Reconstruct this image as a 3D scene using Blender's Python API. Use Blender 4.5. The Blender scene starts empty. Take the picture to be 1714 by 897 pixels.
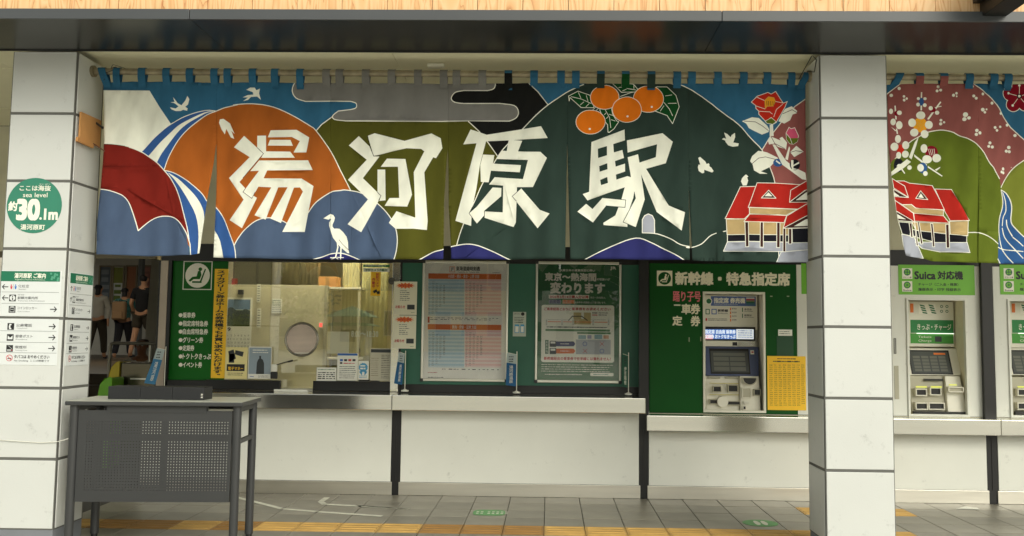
import bpy, math, random
import numpy as np
from mathutils import Vector, Matrix
from mathutils.geometry import delaunay_2d_cdt, tessellate_polygon
random.seed(7)
R_ = math.radians
SC = bpy.context.scene
COL = SC.collection

# ---------------------------------------------------------------- camera (solved from the photograph's lines)
PW, PH, FOC = 1714.0, 897.0, 1498.9
TH, YA, RO, DX, DY = .0783982, .0219935, .0111711, 29.769, -3.9
CAMP = np.array([0, 0, 1.41])
_c, _s = math.cos, math.sin
_B = np.array([[1, 0, 0], [0, 0, -1], [0, 1, 0]], float)
_Rz = np.array([[_c(YA), _s(YA), 0], [-_s(YA), _c(YA), 0], [0, 0, 1]])
_Rx = np.array([[1, 0, 0], [0, _c(TH), _s(TH)], [0, -_s(TH), _c(TH)]])
_Rr = np.array([[_c(RO), -_s(RO), 0], [_s(RO), _c(RO), 0], [0, 0, 1]])
RC = _Rr @ _B @ _Rx @ _Rz
cam = bpy.data.cameras.new('camera')
cam.sensor_width = 36; cam.lens = FOC * 36 / PW
cam.shift_x = -DX / PW; cam.shift_y = DY / PW
cam.clip_start = .05; cam.clip_end = 2000
co = bpy.data.objects.new('camera', cam); COL.objects.link(co)
_M = Matrix.Identity(4)
for i in range(3):
    _M[i][0] = RC[0, i]; _M[i][1] = -RC[1, i]; _M[i][2] = -RC[2, i]; _M[i][3] = CAMP[i]
co.matrix_world = _M
SC.camera = co

# ---------------------------------------------------------------- light
world = bpy.data.worlds.new('World'); SC.world = world; world.use_nodes = True
nt = world.node_tree
sky = nt.nodes.new('ShaderNodeTexSky'); sky.sky_type = 'NISHITA'; sky.sun_disc = False
SUN_EL, SUN_AZ = 37, 146      # azimuth clockwise from +Y: veiled sun behind the camera, to its right
sky.sun_elevation = R_(SUN_EL); sky.sun_rotation = R_(SUN_AZ)
sky.air_density = 1.0; sky.dust_density = 4.0; sky.ozone_density = .6
hs = nt.nodes.new('ShaderNodeHueSaturation'); hs.inputs['Saturation'].default_value = .25     # thin high overcast
wt = nt.nodes.new('ShaderNodeVectorMath'); wt.operation = 'MULTIPLY'; wt.inputs[1].default_value = (1.0, 1.0, .90)
nt.links.new(sky.outputs[0], hs.inputs['Color']); nt.links.new(hs.outputs[0], wt.inputs[0]); nt.links.new(wt.outputs[0], nt.nodes['Background'].inputs[0])
nt.nodes['Background'].inputs[1].default_value = 0.15
sl = bpy.data.lights.new('sun', 'SUN'); sl.energy = 0.6; sl.angle = R_(28); sl.color = (1, .97, .88)
so = bpy.data.objects.new('sun', sl); COL.objects.link(so)
_d = Vector((math.sin(R_(SUN_AZ)) * _c(R_(SUN_EL)), math.cos(R_(SUN_AZ)) * _c(R_(SUN_EL)), math.sin(R_(SUN_EL))))
so.rotation_euler = _d.to_track_quat('Z', 'Y').to_euler()
SC.view_settings.view_transform = 'Standard'; SC.view_settings.look = 'None'
SC.view_settings.exposure = 0.3; SC.view_settings.gamma = 1
SC.cycles.max_bounces = 10; SC.cycles.diffuse_bounces = 6; SC.cycles.transparent_max_bounces = 16
SC.cycles.use_denoising = True

# ---------------------------------------------------------------- pixel (photograph) <-> place
def ray(u, v): return RC.T @ np.array([(u - PW / 2 - DX) / FOC, (v - PH / 2 - DY) / FOC, 1])
def atY(u, v, Y): d = ray(u, v); return CAMP + d * (Y / d[1])
def atX(u, v, X): d = ray(u, v); return CAMP + d * (X / d[0])
def atZ(u, v, Z): d = ray(u, v); return CAMP + d * ((Z - CAMP[2]) / d[2])
def rect(u0, v0, u1, v1, Y):
    um, vm = (u0 + u1) / 2, (v0 + v1) / 2
    return (atY(u0, vm, Y)[0], atY(u1, vm, Y)[0], atY(um, v1, Y)[2], atY(um, v0, Y)[2])
def XX(u, v, Y): return atY(u, v, Y)[0]
def ZZ(u, v, Y): return atY(u, v, Y)[2]

# ---------------------------------------------------------------- materials
def lin(c):
    return tuple(((x / 255) / 12.92 if x / 255 <= .04045 else ((x / 255 + .055) / 1.055) ** 2.4) for x in c)
_mats = {}
def mat(name, rgb, rough=.6, metal=0., var=.06, scale=6., bump=0., bscale=60., coat=0., stretch=None, spec=.5, sheen=0., blotch=0., specks=0.):
    """rgb in sRGB 0-255; a procedural material with slow colour variation and fine relief"""
    if name in _mats: return _mats[name]
    m = bpy.data.materials.new(name); m.use_nodes = True
    n = m.node_tree.nodes; l = m.node_tree.links; p = n['Principled BSDF']
    c = lin(rgb)
    p.inputs['Roughness'].default_value = rough; p.inputs['Metallic'].default_value = metal
    p.inputs['Specular IOR Level'].default_value = spec
    p.inputs['Coat Weight'].default_value = coat; p.inputs['Coat Roughness'].default_value = .08
    if sheen: p.inputs['Sheen Weight'].default_value = sheen
    tc = n.new('ShaderNodeTexCoord'); mp = n.new('ShaderNodeMapping')
    l.new(tc.outputs['Object'], mp.inputs[0])
    if stretch: mp.inputs['Scale'].default_value = stretch
    nz = n.new('ShaderNodeTexNoise'); nz.inputs['Scale'].default_value = scale; nz.inputs['Detail'].default_value = 6
    l.new(mp.outputs[0], nz.inputs['Vector'])
    mr = n.new('ShaderNodeMapRange'); mr.inputs['From Min'].default_value = .3; mr.inputs['From Max'].default_value = .7
    mr.inputs['To Min'].default_value = 1 - var - blotch; mr.inputs['To Max'].default_value = 1 + var
    l.new(nz.outputs[0], mr.inputs[0])
    mx = n.new('ShaderNodeVectorMath'); mx.operation = 'SCALE'; mx.inputs[0].default_value = c
    l.new(mr.outputs[0], mx.inputs['Scale']); l.new(mx.outputs[0], p.inputs['Base Color'])
    if specks:      # small scuffs and stains, streaky and sparse
        ns = n.new('ShaderNodeTexNoise'); ns.inputs['Scale'].default_value = 9; ns.inputs['Detail'].default_value = 9; ns.inputs['Roughness'].default_value = .72
        l.new(tc.outputs['Object'], ns.inputs['Vector'])
        ms = n.new('ShaderNodeMapRange'); ms.inputs['From Min'].default_value = .60; ms.inputs['From Max'].default_value = .74
        ms.inputs['To Min'].default_value = 1; ms.inputs['To Max'].default_value = 1 - specks
        l.new(ns.outputs[0], ms.inputs[0])
        m2 = n.new('ShaderNodeVectorMath'); m2.operation = 'SCALE'; l.new(mx.outputs[0], m2.inputs[0]); l.new(ms.outputs[0], m2.inputs['Scale']); l.new(m2.outputs[0], p.inputs['Base Color'])
    if bump:
        nb = n.new('ShaderNodeTexNoise'); nb.inputs['Scale'].default_value = bscale; nb.inputs['Detail'].default_value = 3
        l.new(mp.outputs[0], nb.inputs['Vector'])
        b = n.new('ShaderNodeBump'); b.inputs['Strength'].default_value = bump; b.inputs['Distance'].default_value = .002
        l.new(nb.outputs[0], b.inputs['Height']); l.new(b.outputs[0], p.inputs['Normal'])
    _mats[name] = m
    return m
def flat(name, rgb, rough=.55): return mat(name, rgb, rough, var=.03, scale=12)
def cloth(name, rgb): return mat(name, rgb, .9, var=.13, scale=7, bump=.4, bscale=420, spec=.15, stretch=(1, 1, .5))
def glass_mat(name='window glass', tint=(.97, .985, .96), ior=2.2):
    m = bpy.data.materials.new(name); m.use_nodes = True
    n = m.node_tree.nodes; l = m.node_tree.links; n.clear()
    out = n.new('ShaderNodeOutputMaterial'); mix = n.new('ShaderNodeMixShader'); fr = n.new('ShaderNodeFresnel')
    fr.inputs[0].default_value = ior
    t = n.new('ShaderNodeBsdfTransparent'); t.inputs[0].default_value = (*tint, 1)
    g = n.new('ShaderNodeBsdfGlossy'); g.inputs['Roughness'].default_value = 0.0
    l.new(fr.outputs[0], mix.inputs[0]); l.new(t.outputs[0], mix.inputs[1]); l.new(g.outputs[0], mix.inputs[2])
    l.new(mix.outputs[0], out.inputs[0])
    return m
def emis(name, rgb, st):
    m = bpy.data.materials.new(name); m.use_nodes = True
    p = m.node_tree.nodes['Principled BSDF']; p.inputs['Base Color'].default_value = (*lin(rgb), 1)
    p.inputs['Emission Color'].default_value = (*lin(rgb), 1); p.inputs['Emission Strength'].default_value = st
    return m

# ---------------------------------------------------------------- mesh builder
_tc = bpy.data.curves.new('lettering_source', 'FONT'); _to = bpy.data.objects.new('lettering_source', _tc)
_tcache = {}
def glyphs(s, res=2):
    """outline of a line of text as (verts Nx2, faces) in the font's own units"""
    k = (s, res)
    if k not in _tcache:
        COL.objects.link(_to) if _to.name not in COL.objects else None
        _tc.body = s; _tc.resolution_u = res; _tc.space_line = 1.25
        _tc.update_tag(); bpy.context.view_layer.update()
        me = bpy.data.meshes.new_from_object(_to.evaluated_get(bpy.context.evaluated_depsgraph_get()))
        v = np.empty(len(me.vertices) * 3); me.vertices.foreach_get('co', v); v = v.reshape(-1, 3)[:, :2].copy()
        f = [tuple(p.vertices) for p in me.polygons if p.normal.z > -2]
        bpy.data.meshes.remove(me)
        _tcache[k] = (v, f)
    return _tcache[k]

class MB:
    def __init__(self): self.v = []; self.f = []; self.m = []; self.mats = []; self.smooth = []
    def mi(self, m):
        if m not in self.mats: self.mats.append(m)
        return self.mats.index(m)
    def add(self, vs, fs, m, smooth=False):
        b = len(self.v); k = self.mi(m)
        self.v.extend([tuple(map(float, p)) for p in vs])
        for f in fs: self.f.append(tuple(b + i for i in f)); self.m.append(k); self.smooth.append(smooth)
        return self
    def box(self, x0, x1, y0, y1, z0, z1, m):
        if x0 > x1: x0, x1 = x1, x0
        vs = [(x, y, z) for z in (z0, z1) for y in (y0, y1) for x in (x0, x1)]
        return self.add(vs, [(0, 2, 3, 1), (4, 5, 7, 6), (0, 1, 5, 4), (2, 6, 7, 3), (0, 4, 6, 2), (1, 3, 7, 5)], m)
    def plate(self, r, y, th, m): return self.box(r[0], r[1], y - th, y, r[2], r[3], m)
    def hexa(self, p8, m):   # bottom 4 then top 4, each counter-clockwise from above
        return self.add(p8, [(3, 2, 1, 0), (4, 5, 6, 7), (0, 1, 5, 4), (1, 2, 6, 5), (2, 3, 7, 6), (3, 0, 4, 7)], m)
    def cyl(self, a, b, r, m, n=14, r2=None, caps=True):
        a = Vector(a); b = Vector(b); d = (b - a).normalized(); q = d.orthogonal().normalized(); w = d.cross(q)
        r2 = r if r2 is None else r2
        vs = []
        for P, rr in ((a, r), (b, r2)):
            for i in range(n):
                t = 2 * math.pi * i / n; vs.append(P + (q * math.cos(t) + w * math.sin(t)) * rr)
        self.add(vs, [(i, (i + 1) % n, n + (i + 1) % n, n + i) for i in range(n)], m, True)
        if caps: self.add(vs, [tuple(range(n))[::-1], tuple(range(n, 2 * n))], m)
        return self
    def tube(self, pts, r, m, n=8):
        pts = [Vector(p) for p in pts]; vs = []; q = None
        for i, P in enumerate(pts):
            d = (pts[min(i + 1, len(pts) - 1)] - pts[max(i - 1, 0)]).normalized()
            q = d.orthogonal().normalized() if q is None else (q - d * q.dot(d)).normalized()
            w = d.cross(q)
            for k in range(n):
                t = 2 * math.pi * k / n; vs.append(P + (q * math.cos(t) + w * math.sin(t)) * r)
        fs = [(i * n + k, i * n + (k + 1) % n, (i + 1) * n + (k + 1) % n, (i + 1) * n + k) for i in range(len(pts) - 1) for k in range(n)]
        self.add(vs, fs, m, True); self.add(vs, [tuple(range(n))[::-1], tuple(range((len(pts) - 1) * n, len(pts) * n))], m)
        return self
    def prism(self, pts, y0, y1, m):      # pts (x, z); front face at y0
        n = len(pts); tri = tessellate_polygon([[Vector((p[0], p[1], 0)) for p in pts]])
        vs = [(p[0], y0, p[1]) for p in pts] + [(p[0], y1, p[1]) for p in pts]
        self.add(vs, [tuple(t) for t in tri] + [tuple(n + i for i in t) for t in tri] + [(i, (i + 1) % n, n + (i + 1) % n, n + i) for i in range(n)], m)
        return self
    def pprism(self, pts, Y, y0, y1, m, T=None):   # pixel points measured on the plane Y
        if T: pts = [T(*p) for p in pts]
        q = [atY(u, v, Y) for u, v in pts]
        return self.prism([(p[0], p[2]) for p in q], y0, y1, m)
    def sheet(self, pts, y, m):
        tri = tessellate_polygon([[Vector((p[0], p[1], 0)) for p in pts]])
        return self.add([(p[0], y, p[1]) for p in pts], [tuple(t) for t in tri], m)
    def disc(self, cx, cz, rx, y, m, rz=None, n=28, th=None):
        rz = rx if rz is None else rz
        pts = [(cx + rx * math.cos(2 * math.pi * i / n), cz + rz * math.sin(2 * math.pi * i / n)) for i in range(n)]
        return self.prism(pts, y, y + th, m) if th else self.sheet(pts, y, m)
    def text(self, s, r, y, m, bold=0., keep=False, res=2):
        v, f = glyphs(s, res)
        if not len(v): return self
        mn, mx = v.min(0), v.max(0); w, h = mx - mn
        sx, sz = (r[1] - r[0]) / max(w, 1e-6), (r[3] - r[2]) / max(h, 1e-6)
        if keep: sx = sz = min(sx, sz)
        offs = [(0, 0)] if not bold else [(-bold, -bold), (bold, bold), (-bold, bold), (bold, -bold), (0, 0)]
        for k, (ox, oz) in enumerate(offs):
            em = min(abs(sx), sz)
            self.add([(r[0] + (p[0] - mn[0]) * sx + ox * em, y - k * .00012, r[2] + (p[1] - mn[1]) * sz + oz * em) for p in v], f, m)
        return self
    def vtext(self, s, r, y, m, bold=0.):
        n = len(s); ch = (r[3] - r[2]) / n; w = r[1] - r[0]
        for i, c in enumerate(s):
            v, f = glyphs(c)
            if not len(v): continue
            z0 = r[3] - (i + 1) * ch
            P = [(p[0] - .5, p[1] - .38) for p in v]
            if c in 'ー〜': P = [(q[1], -q[0]) for q in P]
            if c in '。、': P = [(q[0] + .45, q[1] + .5) for q in P]
            offs = [(0, 0)] if not bold else [(-bold, -bold), (bold, bold), (-bold, bold), (bold, -bold), (0, 0)]
            for k, (ox, oz) in enumerate(offs):
                self.add([(r[0] + w / 2 + (q[0] + ox) * w, y - k * .00012, z0 + ch / 2 + (q[1] + oz) * ch) for q in P], f, m)
        return self
    def lines(self, r, n, y, m, fill=.35, jag=.15, seed=0, gaps=.0):
        """unreadably small printed lines of text"""
        rng = random.Random(seed); h = (r[3] - r[2]) / n
        for i in range(n):
            zt = r[3] - i * h; x1 = r[1] - (r[1] - r[0]) * rng.random() * jag; x = r[0]
            while x < x1:
                w = h * (.5 + rng.random() * 1.6); xe = min(x + w, x1)
                hh = h * fill * (.6 + .5 * rng.random())
                self.add([(x, y, zt - h * .5 - hh / 2), (xe, y, zt - h * .5 - hh / 2), (xe, y, zt - h * .5 + hh / 2), (x, y, zt - h * .5 + hh / 2)], [(0, 1, 2, 3)], m)
                x = xe + h * (.15 + gaps * rng.random())
        return self
    def frame(self, r, w, y0, y1, m):
        self.box(r[0], r[1], y0, y1, r[3] - w, r[3], m); self.box(r[0], r[1], y0, y1, r[2], r[2] + w, m)
        self.box(r[0], r[0] + w, y0, y1, r[2] + w, r[3] - w, m); self.box(r[1] - w, r[1], y0, y1, r[2] + w, r[3] - w, m)
        return self
    def build(self, name, parent=None, bevel=0., seg=2, world=False, **kw):
        me = bpy.data.meshes.new(name); vs = self.v
        if parent is not None and parent.type == 'EMPTY' and not kw.get('local'):
            L = parent.location; vs = [(a - L.x, b - L.y, c - L.z) for a, b, c in vs]
        me.from_pydata(vs, [], self.f)
        for m in self.mats: me.materials.append(m)
        me.polygons.foreach_set('material_index', self.m); me.polygons.foreach_set('use_smooth', self.smooth)
        me.update()
        o = bpy.data.objects.new(name, me); COL.objects.link(o)
        if parent is not None: o.parent = parent
        if bevel:
            b = o.modifiers.new('bevel', 'BEVEL'); b.width = bevel; b.segments = seg; b.limit_method = 'ANGLE'; b.angle_limit = R_(40)
        for k in ('label', 'category', 'group', 'kind'):
            if kw.get(k): o[k] = kw[k]
        return o
def thing(name, label, cat, loc=(0, 0, 0), group=None):
    o = bpy.data.objects.new(name, None); o.empty_display_size = .1; COL.objects.link(o); o.location = loc
    o['label'] = label; o['category'] = cat
    if group: o['group'] = group
    return o
def setting(mb, name, parent=None, **kw): return mb.build(name, parent, kind=None if parent else 'structure', **kw)
def sub(par, name, mb, **kw):     # a sub-part: its parent is a mesh part, whose own parent is the empty
    L = par.parent.location if par.parent is not None else Vector()
    o = mb.build(name, None, **kw)
    o.data.transform(Matrix.Translation(-L)) if L.length else None
    o.parent = par
    return o
def sm(pts, n=5, closed=False):
    """Catmull-Rom through the points"""
    P = [np.array(p, float) for p in pts]; N = len(P); out = []
    rng = range(N) if closed else range(N - 1)
    for i in rng:
        p0 = P[(i - 1) % N] if closed or i > 0 else P[i]; p1 = P[i]; p2 = P[(i + 1) % N]
        p3 = P[(i + 2) % N] if closed or i + 2 < N else p2
        for k in range(n):
            t = k / n
            out.append(tuple(.5 * (2 * p1 + (p2 - p0) * t + (2 * p0 - 5 * p1 + 4 * p2 - p3) * t * t + (3 * p1 - p0 - 3 * p2 + p3) * t ** 3)))
    if not closed: out.append(tuple(P[-1]))
    return out

# ---------------------------------------------------------------- palette
M_tilew = mat('white column panel', (205, 207, 204), .38, var=.03, scale=1.7, bump=.25, bscale=110, coat=.1, specks=.30)
M_joint = mat('grey joint sealant', (98, 98, 94), .8)
M_plinth = mat('grey column plinth', (118, 122, 128), .6, bump=.1)
M_steel = mat('brushed stainless steel', (232, 231, 224), .15, 1., var=.04, scale=3, bump=.03, bscale=60, stretch=(.4, 8, 8))
M_black = mat('black painted frame', (20, 20, 20), .45)
M_blacks = mat('black satin ledge', (14, 14, 14), .35)
M_panel = mat('white counter panel', (222, 223, 214), .5, var=.035, scale=2, bump=.08, specks=.34)
M_cream = mat('cream painted wall', (206, 202, 178), .7)
M_ceil = mat('beige soffit board', (238, 234, 204), .6, var=.05, scale=1.2)
M_beam = mat('dark grey coated metal', (44, 45, 46), .24, .0, var=.05, spec=.35)
M_lip = mat('grey coated metal edge', (72, 75, 78), .4, .0, var=.06, scale=2)
M_green = mat('dark green board', (42, 100, 80), .45, var=.03)
M_green2 = mat('bright green sign panel', (8, 78, 22), .5, var=.04, spec=.2)
M_lime = mat('lime green sign', (112, 186, 44), .45, var=.03)
M_yel = mat('yellow paper', (250, 200, 44), .6, var=.04)
M_white = flat('white print', (240, 238, 224)); M_paper = mat('white paper', (238, 238, 228), .65, var=.02)
M_ink = flat('dark ink', (34, 34, 36)); M_red = flat('red ink', (196, 52, 52)); M_orange = flat('orange ink', (228, 118, 44))
M_blue = flat('blue ink', (44, 98, 180)); M_pink = flat('pink lettering', (226, 120, 128)); M_gink = flat('green ink', (36, 110, 66))
M_desk = mat('grey powder coated steel', (57, 58, 59), .42, .1, var=.05, scale=4, bump=.06)
M_glass = glass_mat()
M_kick = mat('satin steel kick plate', (226, 222, 210), .36, 1., var=.08, scale=2, bump=.15, bscale=60, stretch=(.6, 8, 8))
M_alu = mat('anodised aluminium', (226, 224, 212), .3, .8, var=.02)
# ================================================================ GROUND AND FLOOR
def tile_mat():
    m = mat('grey stone floor tile', (126, 122, 110), .42, var=.12, blotch=.1, scale=3.3, bump=.25, bscale=70)
    n = m.node_tree.nodes; l = m.node_tree.links; p = n['Principled BSDF']
    oi = n.new('ShaderNodeObjectInfo'); mr = n.new('ShaderNodeMapRange')
    mr.inputs['To Min'].default_value = .86; mr.inputs['To Max'].default_value = 1.12
    l.new(oi.outputs['Random'], mr.inputs[0])
    s = n.new('ShaderNodeVectorMath'); s.operation = 'SCALE'
    src = p.inputs['Base Color'].links[0].from_socket
    l.new(src, s.inputs[0]); l.new(mr.outputs[0], s.inputs['Scale']); l.new(s.outputs[0], p.inputs['Base Color'])
    return m
M_tile = tile_mat()
M_tac = mat('worn yellow tactile block', (190, 152, 84), .6, var=.16, scale=5, bump=.3)
M_tac2 = mat('faded orange tactile block', (152, 114, 60), .6, var=.16, scale=5, bump=.3)
ground = setting(MB().box(-90, 90, -120, 6.0, -.3, -.012, mat('asphalt and concrete forecourt', (188, 186, 174), .85, var=.12, scale=.7, bump=.3)), 'ground')
floor = setting(MB().box(-14, 9, 6.0, 30, -.3, -.012, mat('dark floor joint mortar', (62, 60, 56), .9)), 'floor')
TS = .3; X0 = -.021; Y0 = 8.0 - 1.5
tb = MB().box(-.1475, .1475, -.1475, .1475, -.011, 0, M_tile)
base = tb.build('tile', floor, bevel=.0025, seg=1)
base.location = (X0 + .15, Y0 - .15, 0)
def tactile(mm):
    b = MB().box(-.1475, .1475, -.1475, .1475, -.011, .0015, mm)
    for k in range(4):
        y = -.1125 + .075 * k
        b.hexa([(-.135, y - .018, .0015), (.135, y - .018, .0015), (.135, y + .018, .0015), (-.135, y + .018, .0015),
                (-.130, y - .011, .0065), (.130, y - .011, .0065), (.130, y + .011, .0065), (-.130, y + .011, .0065)], mm)
    return b
tacA = tactile(M_tac).build('tactile_block', floor); tacB = tactile(M_tac2).build('tactile_block', floor)
usedA = usedB = False
for j in range(0, 7):
    yc = 8.0 - .15 - TS * j
    for i in range(-12, 16):
        xc = X0 + .15 + TS * i
        if xc > 4.45 or (xc < -3.7 and j > 2): continue
        strip = (j == 4 and xc < 2.75) or (j in (1,) and 2.05 < xc < 2.75) or (j == 1 and 2.7 < xc < 3.0)
        if strip:
            ob = tacB if (j == 4 and -.95 < xc < -.05) or (j == 4 and xc < -2.0 and i % 3) else tacA
            first = (ob is tacA and not usedA) or (ob is tacB and not usedB)
            if ob is tacA: usedA = True
            else: usedB = True
            o = ob if first else ob.copy()
            if not first: COL.objects.link(o)
        else:
            if (i, j) == (0, 5): continue
            o = base.copy(); COL.objects.link(o)
        o.location = (xc, yc, random.uniform(-.0008, .0008)); o.parent = floor
# white tape lines and stickers on the floor
M_tape = mat('scuffed white floor tape', (206, 206, 192), .7, var=.15, scale=20)
def tape(pts, w):
    b = MB(); P = [Vector(atZ(u, v, .0)) for u, v in pts]
    for a, c in zip(P, P[1:]):
        d = (c - a).normalized(); n = Vector((-d.y, d.x, 0)) * w / 2; a = a - d * w * .2; c = c + d * w * .2
        b.add([(*(a - n).xy, .0024), (*(c - n).xy, .0024), (*(c + n).xy, .0024), (*(a + n).xy, .0024)], [(0, 1, 2, 3)], M_tape)
        b.add([(*(a - n).xy, .0018), (*(c - n).xy, .0018), (*(c + n).xy, .0018), (*(a + n).xy, .0018)], [(3, 2, 1, 0)], M_tape)
    return b
C5 = lambda x, y: (370 + x / 3.234, 660 + y / 3.234)
tape([(380, 828), C5(103, 563), C5(330, 620), C5(520, 636), C5(866, 660)], .045).build('floor_tape', kind='structure')
tape([C5(572, 560), C5(540, 582), C5(560, 596), C5(755, 606), C5(1010, 622)], .05).build('floor_tape', kind='structure')
tape([C5(735, 603), C5(1010, 622)], .03).build('floor_tape', kind='structure')
for k, (u0, u1, v, lab, wr) in enumerate([(792, 846, 858, 'faded green oval floor sticker with worn white print, in front of the middle counter', '切符売場'),
                                      (1243, 1301, 875.5, 'green floor sticker showing two white footprints, before the reserved seat machine', '')]):
    a, b2 = atZ(u0, v, 0), atZ(u1, v, 0); cx, cy, rx = (a[0] + b2[0]) / 2, a[1], (b2[0] - a[0]) / 2
    b = MB(); N = 28; ry = .125 if k else .11
    ring = [(cx + rx * math.copysign(abs(math.cos(2 * math.pi * i / N)) ** (.45 if not k else 1), math.cos(2 * math.pi * i / N)), cy + ry * math.copysign(abs(math.sin(2 * math.pi * i / N)) ** (.6 if not k else 1), math.sin(2 * math.pi * i / N))) for i in range(N)]
    gm = mat('green floor sticker film', (92, 150, 92), .6, var=.2, scale=25)
    b.add([(x, y, .003) for x, y in ring] + [(x, y, .0016) for x, y in ring], [tuple(range(N))] + [(i, N + i, N + (i + 1) % N, (i + 1) % N) for i in range(N)], gm)
    if k:
        for s in (-1, 1):
            q = [(cx + s * .028 + (.022 + .004 * math.cos(t * math.pi / 8)) * math.cos(t * math.pi / 8), cy + .08 * math.sin(t * math.pi / 8), .0036) for t in range(16)]
            b.add(q, [tuple(range(16))], M_tape)
    else:
        for q in range(2):
            for w in range(7): b.add([(cx - rx * .8 + w * .035 + (.0 if w < 2 else .02), cy - .05 + q * .06, .0036), (cx - rx * .8 + w * .035 + .02 + (.0 if w < 2 else .02), cy - .05 + q * .06, .0036), (cx - rx * .8 + w * .035 + .02 + (.0 if w < 2 else .02), cy - .02 + q * .06, .0036), (cx - rx * .8 + w * .035 + (.0 if w < 2 else .02), cy - .02 + q * .06, .0036)], [(0, 1, 2, 3)], M_tape)
    b.build('floor_sticker', label=lab, category='sticker')
a = atZ(1618, 851, 0)
MB().add([(a[0] - .11, a[1] - .04, .003), (a[0] + .09, a[1] - .05, .003), (a[0] + .1, a[1] + .03, .003), (a[0] + .02, a[1] + .07, .004)], [(0, 1, 2, 3)], M_paper).build('paper_scrap', label='small white scrap of paper lying on the grey tiles right of the column', category='paper')

# ================================================================ CANOPY
BY0, BY1, BZ = 5.267, 5.9, 3.31
beam = thing('canopy_beam', 'dark grey metal canopy beam running above both white columns', 'beam', (0, 5.6, BZ))
for xa, xb in ((-8, -2.2), (-2.2, 1.02), (1.02, 8)):
    MB().box(xa + .002, xb - .002, BY0, BY1 - .0, BZ, BZ + .02, M_beam).build('soffit_panel', beam)
    MB().box(xa + .002, xb - .002, BY0 - .012, BY0 - .001, BZ - .006, BZ + .058, M_lip).build('edge_trim', beam, bevel=.002)
MB().box(-8, 8, BY1 - .028, BY1 - .018, BZ - .007, BZ - .0005, M_black).build('drip_strip', beam)
MB().box(-8, 8, BY0 + .004, BY1, BZ + .0215, BZ + .056, M_black).build('core', beam)
# timber boards above
wood = bpy.data.materials.new('cedar board'); wood.use_nodes = True
n = wood.node_tree.nodes; l = wood.node_tree.links; p = n['Principled BSDF']
tc = n.new('ShaderNodeTexCoord'); oi = n.new('ShaderNodeObjectInfo'); mp = n.new('ShaderNodeMapping')
ad = n.new('ShaderNodeVectorMath'); ad.operation = 'ADD'; cb = n.new('ShaderNodeCombineXYZ'); mu = n.new('ShaderNodeMath'); mu.operation = 'MULTIPLY'; mu.inputs[1].default_value = 37
l.new(oi.outputs['Random'], mu.inputs[0]); l.new(mu.outputs[0], cb.inputs[0]); l.new(mu.outputs[0], cb.inputs[2])
l.new(tc.outputs['Object'], ad.inputs[0]); l.new(cb.outputs[0], ad.inputs[1]); l.new(ad.outputs[0], mp.inputs[0])
mp.inputs['Scale'].default_value = (7, 7, .9)
wv = n.new('ShaderNodeTexNoise'); wv.inputs['Scale'].default_value = 1.2; wv.inputs['Detail'].default_value = 2; wv.inputs['Distortion'].default_value = .6
l.new(mp.outputs[0], wv.inputs[0])
m10 = n.new('ShaderNodeMath'); m10.operation = 'MULTIPLY'; m10.inputs[1].default_value = 11; l.new(wv.outputs[0], m10.inputs[0])
fr = n.new('ShaderNodeMath'); fr.operation = 'FRACT'; l.new(m10.outputs[0], fr.inputs[0])
cr = n.new('ShaderNodeValToRGB'); l.new(fr.outputs[0], cr.inputs[0])
e = cr.color_ramp.elements; e[0].position = 0; e[0].color = (*lin((196, 132, 84)), 1); e[1].position = 1; e[1].color = (*lin((228, 182, 128)), 1)
q = e.new(.12); q.color = (*lin((222, 172, 118)), 1); q = e.new(.5); q.color = (*lin((236, 198, 150)), 1)
l.new(cr.outputs[0], p.inputs['Base Color']); p.inputs['Roughness'].default_value = .6
tw = thing('timber_fascia', 'pale cedar boards with figured grain above the dark canopy beam', 'timber wall', (0, 5.32, BZ + .05))
for k in range(-30, 30):
    w = .276; x = k * w + .1
    y0 = BY0 + .03 + (k * 7 % 3) * .0015
    MB().box(x + .001, x + w - .002, y0, y0 + .03, BZ + .06, BZ + 1.5, wood).build('board', tw, bevel=.002, seg=1)
r = rect(1652, -10, 1693, 21, 5.2)
br = thing('roof_bracket', 'black steel bracket below the timber boards at the top right', 'bracket', (0, 5.2, 3.4))
MB().box(r[0], r[1], 4.95, 5.29, ZZ(1670, 21, 5.2), ZZ(1670, 21, 5.2) + .3, M_black).build('arm', br, bevel=.004)
MB().box(r[0] - .04, r[0], 4.9, 5.29, ZZ(1670, -3, 5.2), ZZ(1670, -3, 5.2) + .3, M_black).build('side_plate', br, bevel=.004)
# soffit ceiling boards, bulkhead, roof slab
cz = BZ + .035
ceil = setting(MB().box(-14, 9, BY1 + .001, 18, cz + .012, cz + .2, M_joint), 'ceiling')
for k, (ya, yb) in enumerate(((5.902, 6.42), (6.424, 7.0), (7.004, 7.6), (7.604, 8.25))):
    for xa, xb in ((-8, -4), (-4, -1.1), (-1.1, 1.9), (1.9, 4.9), (4.9, 8)):
        MB().box(xa + .002, xb - .002, ya, yb, cz - (.004 if k % 2 else 0), cz + .0115, M_ceil).build('soffit_board', ceil)
MB().box(-14, 8.5, BY0 + .07, 24.6, cz + .21, cz + .6, mat('roof slab', (90, 90, 88), .8)).build('roof', kind='structure')
a = atZ(730, 107, cz - .004)
sn = thing('ceiling_fitting', 'small white oblong fitting on the beige soffit above the grey cloud curtain', 'ceiling fitting', (a[0], a[1], cz - .005))
MB().box(a[0] - .06, a[0] + .06, a[1] - .025, a[1] + .025, cz - .03, cz - .0045, M_white).build('housing', sn, bevel=.006)
MB().box(a[0] - .045, a[0] + .045, a[1] - .015, a[1] + .015, cz - .034, cz - .031, M_alu).build('lens', sn)

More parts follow.
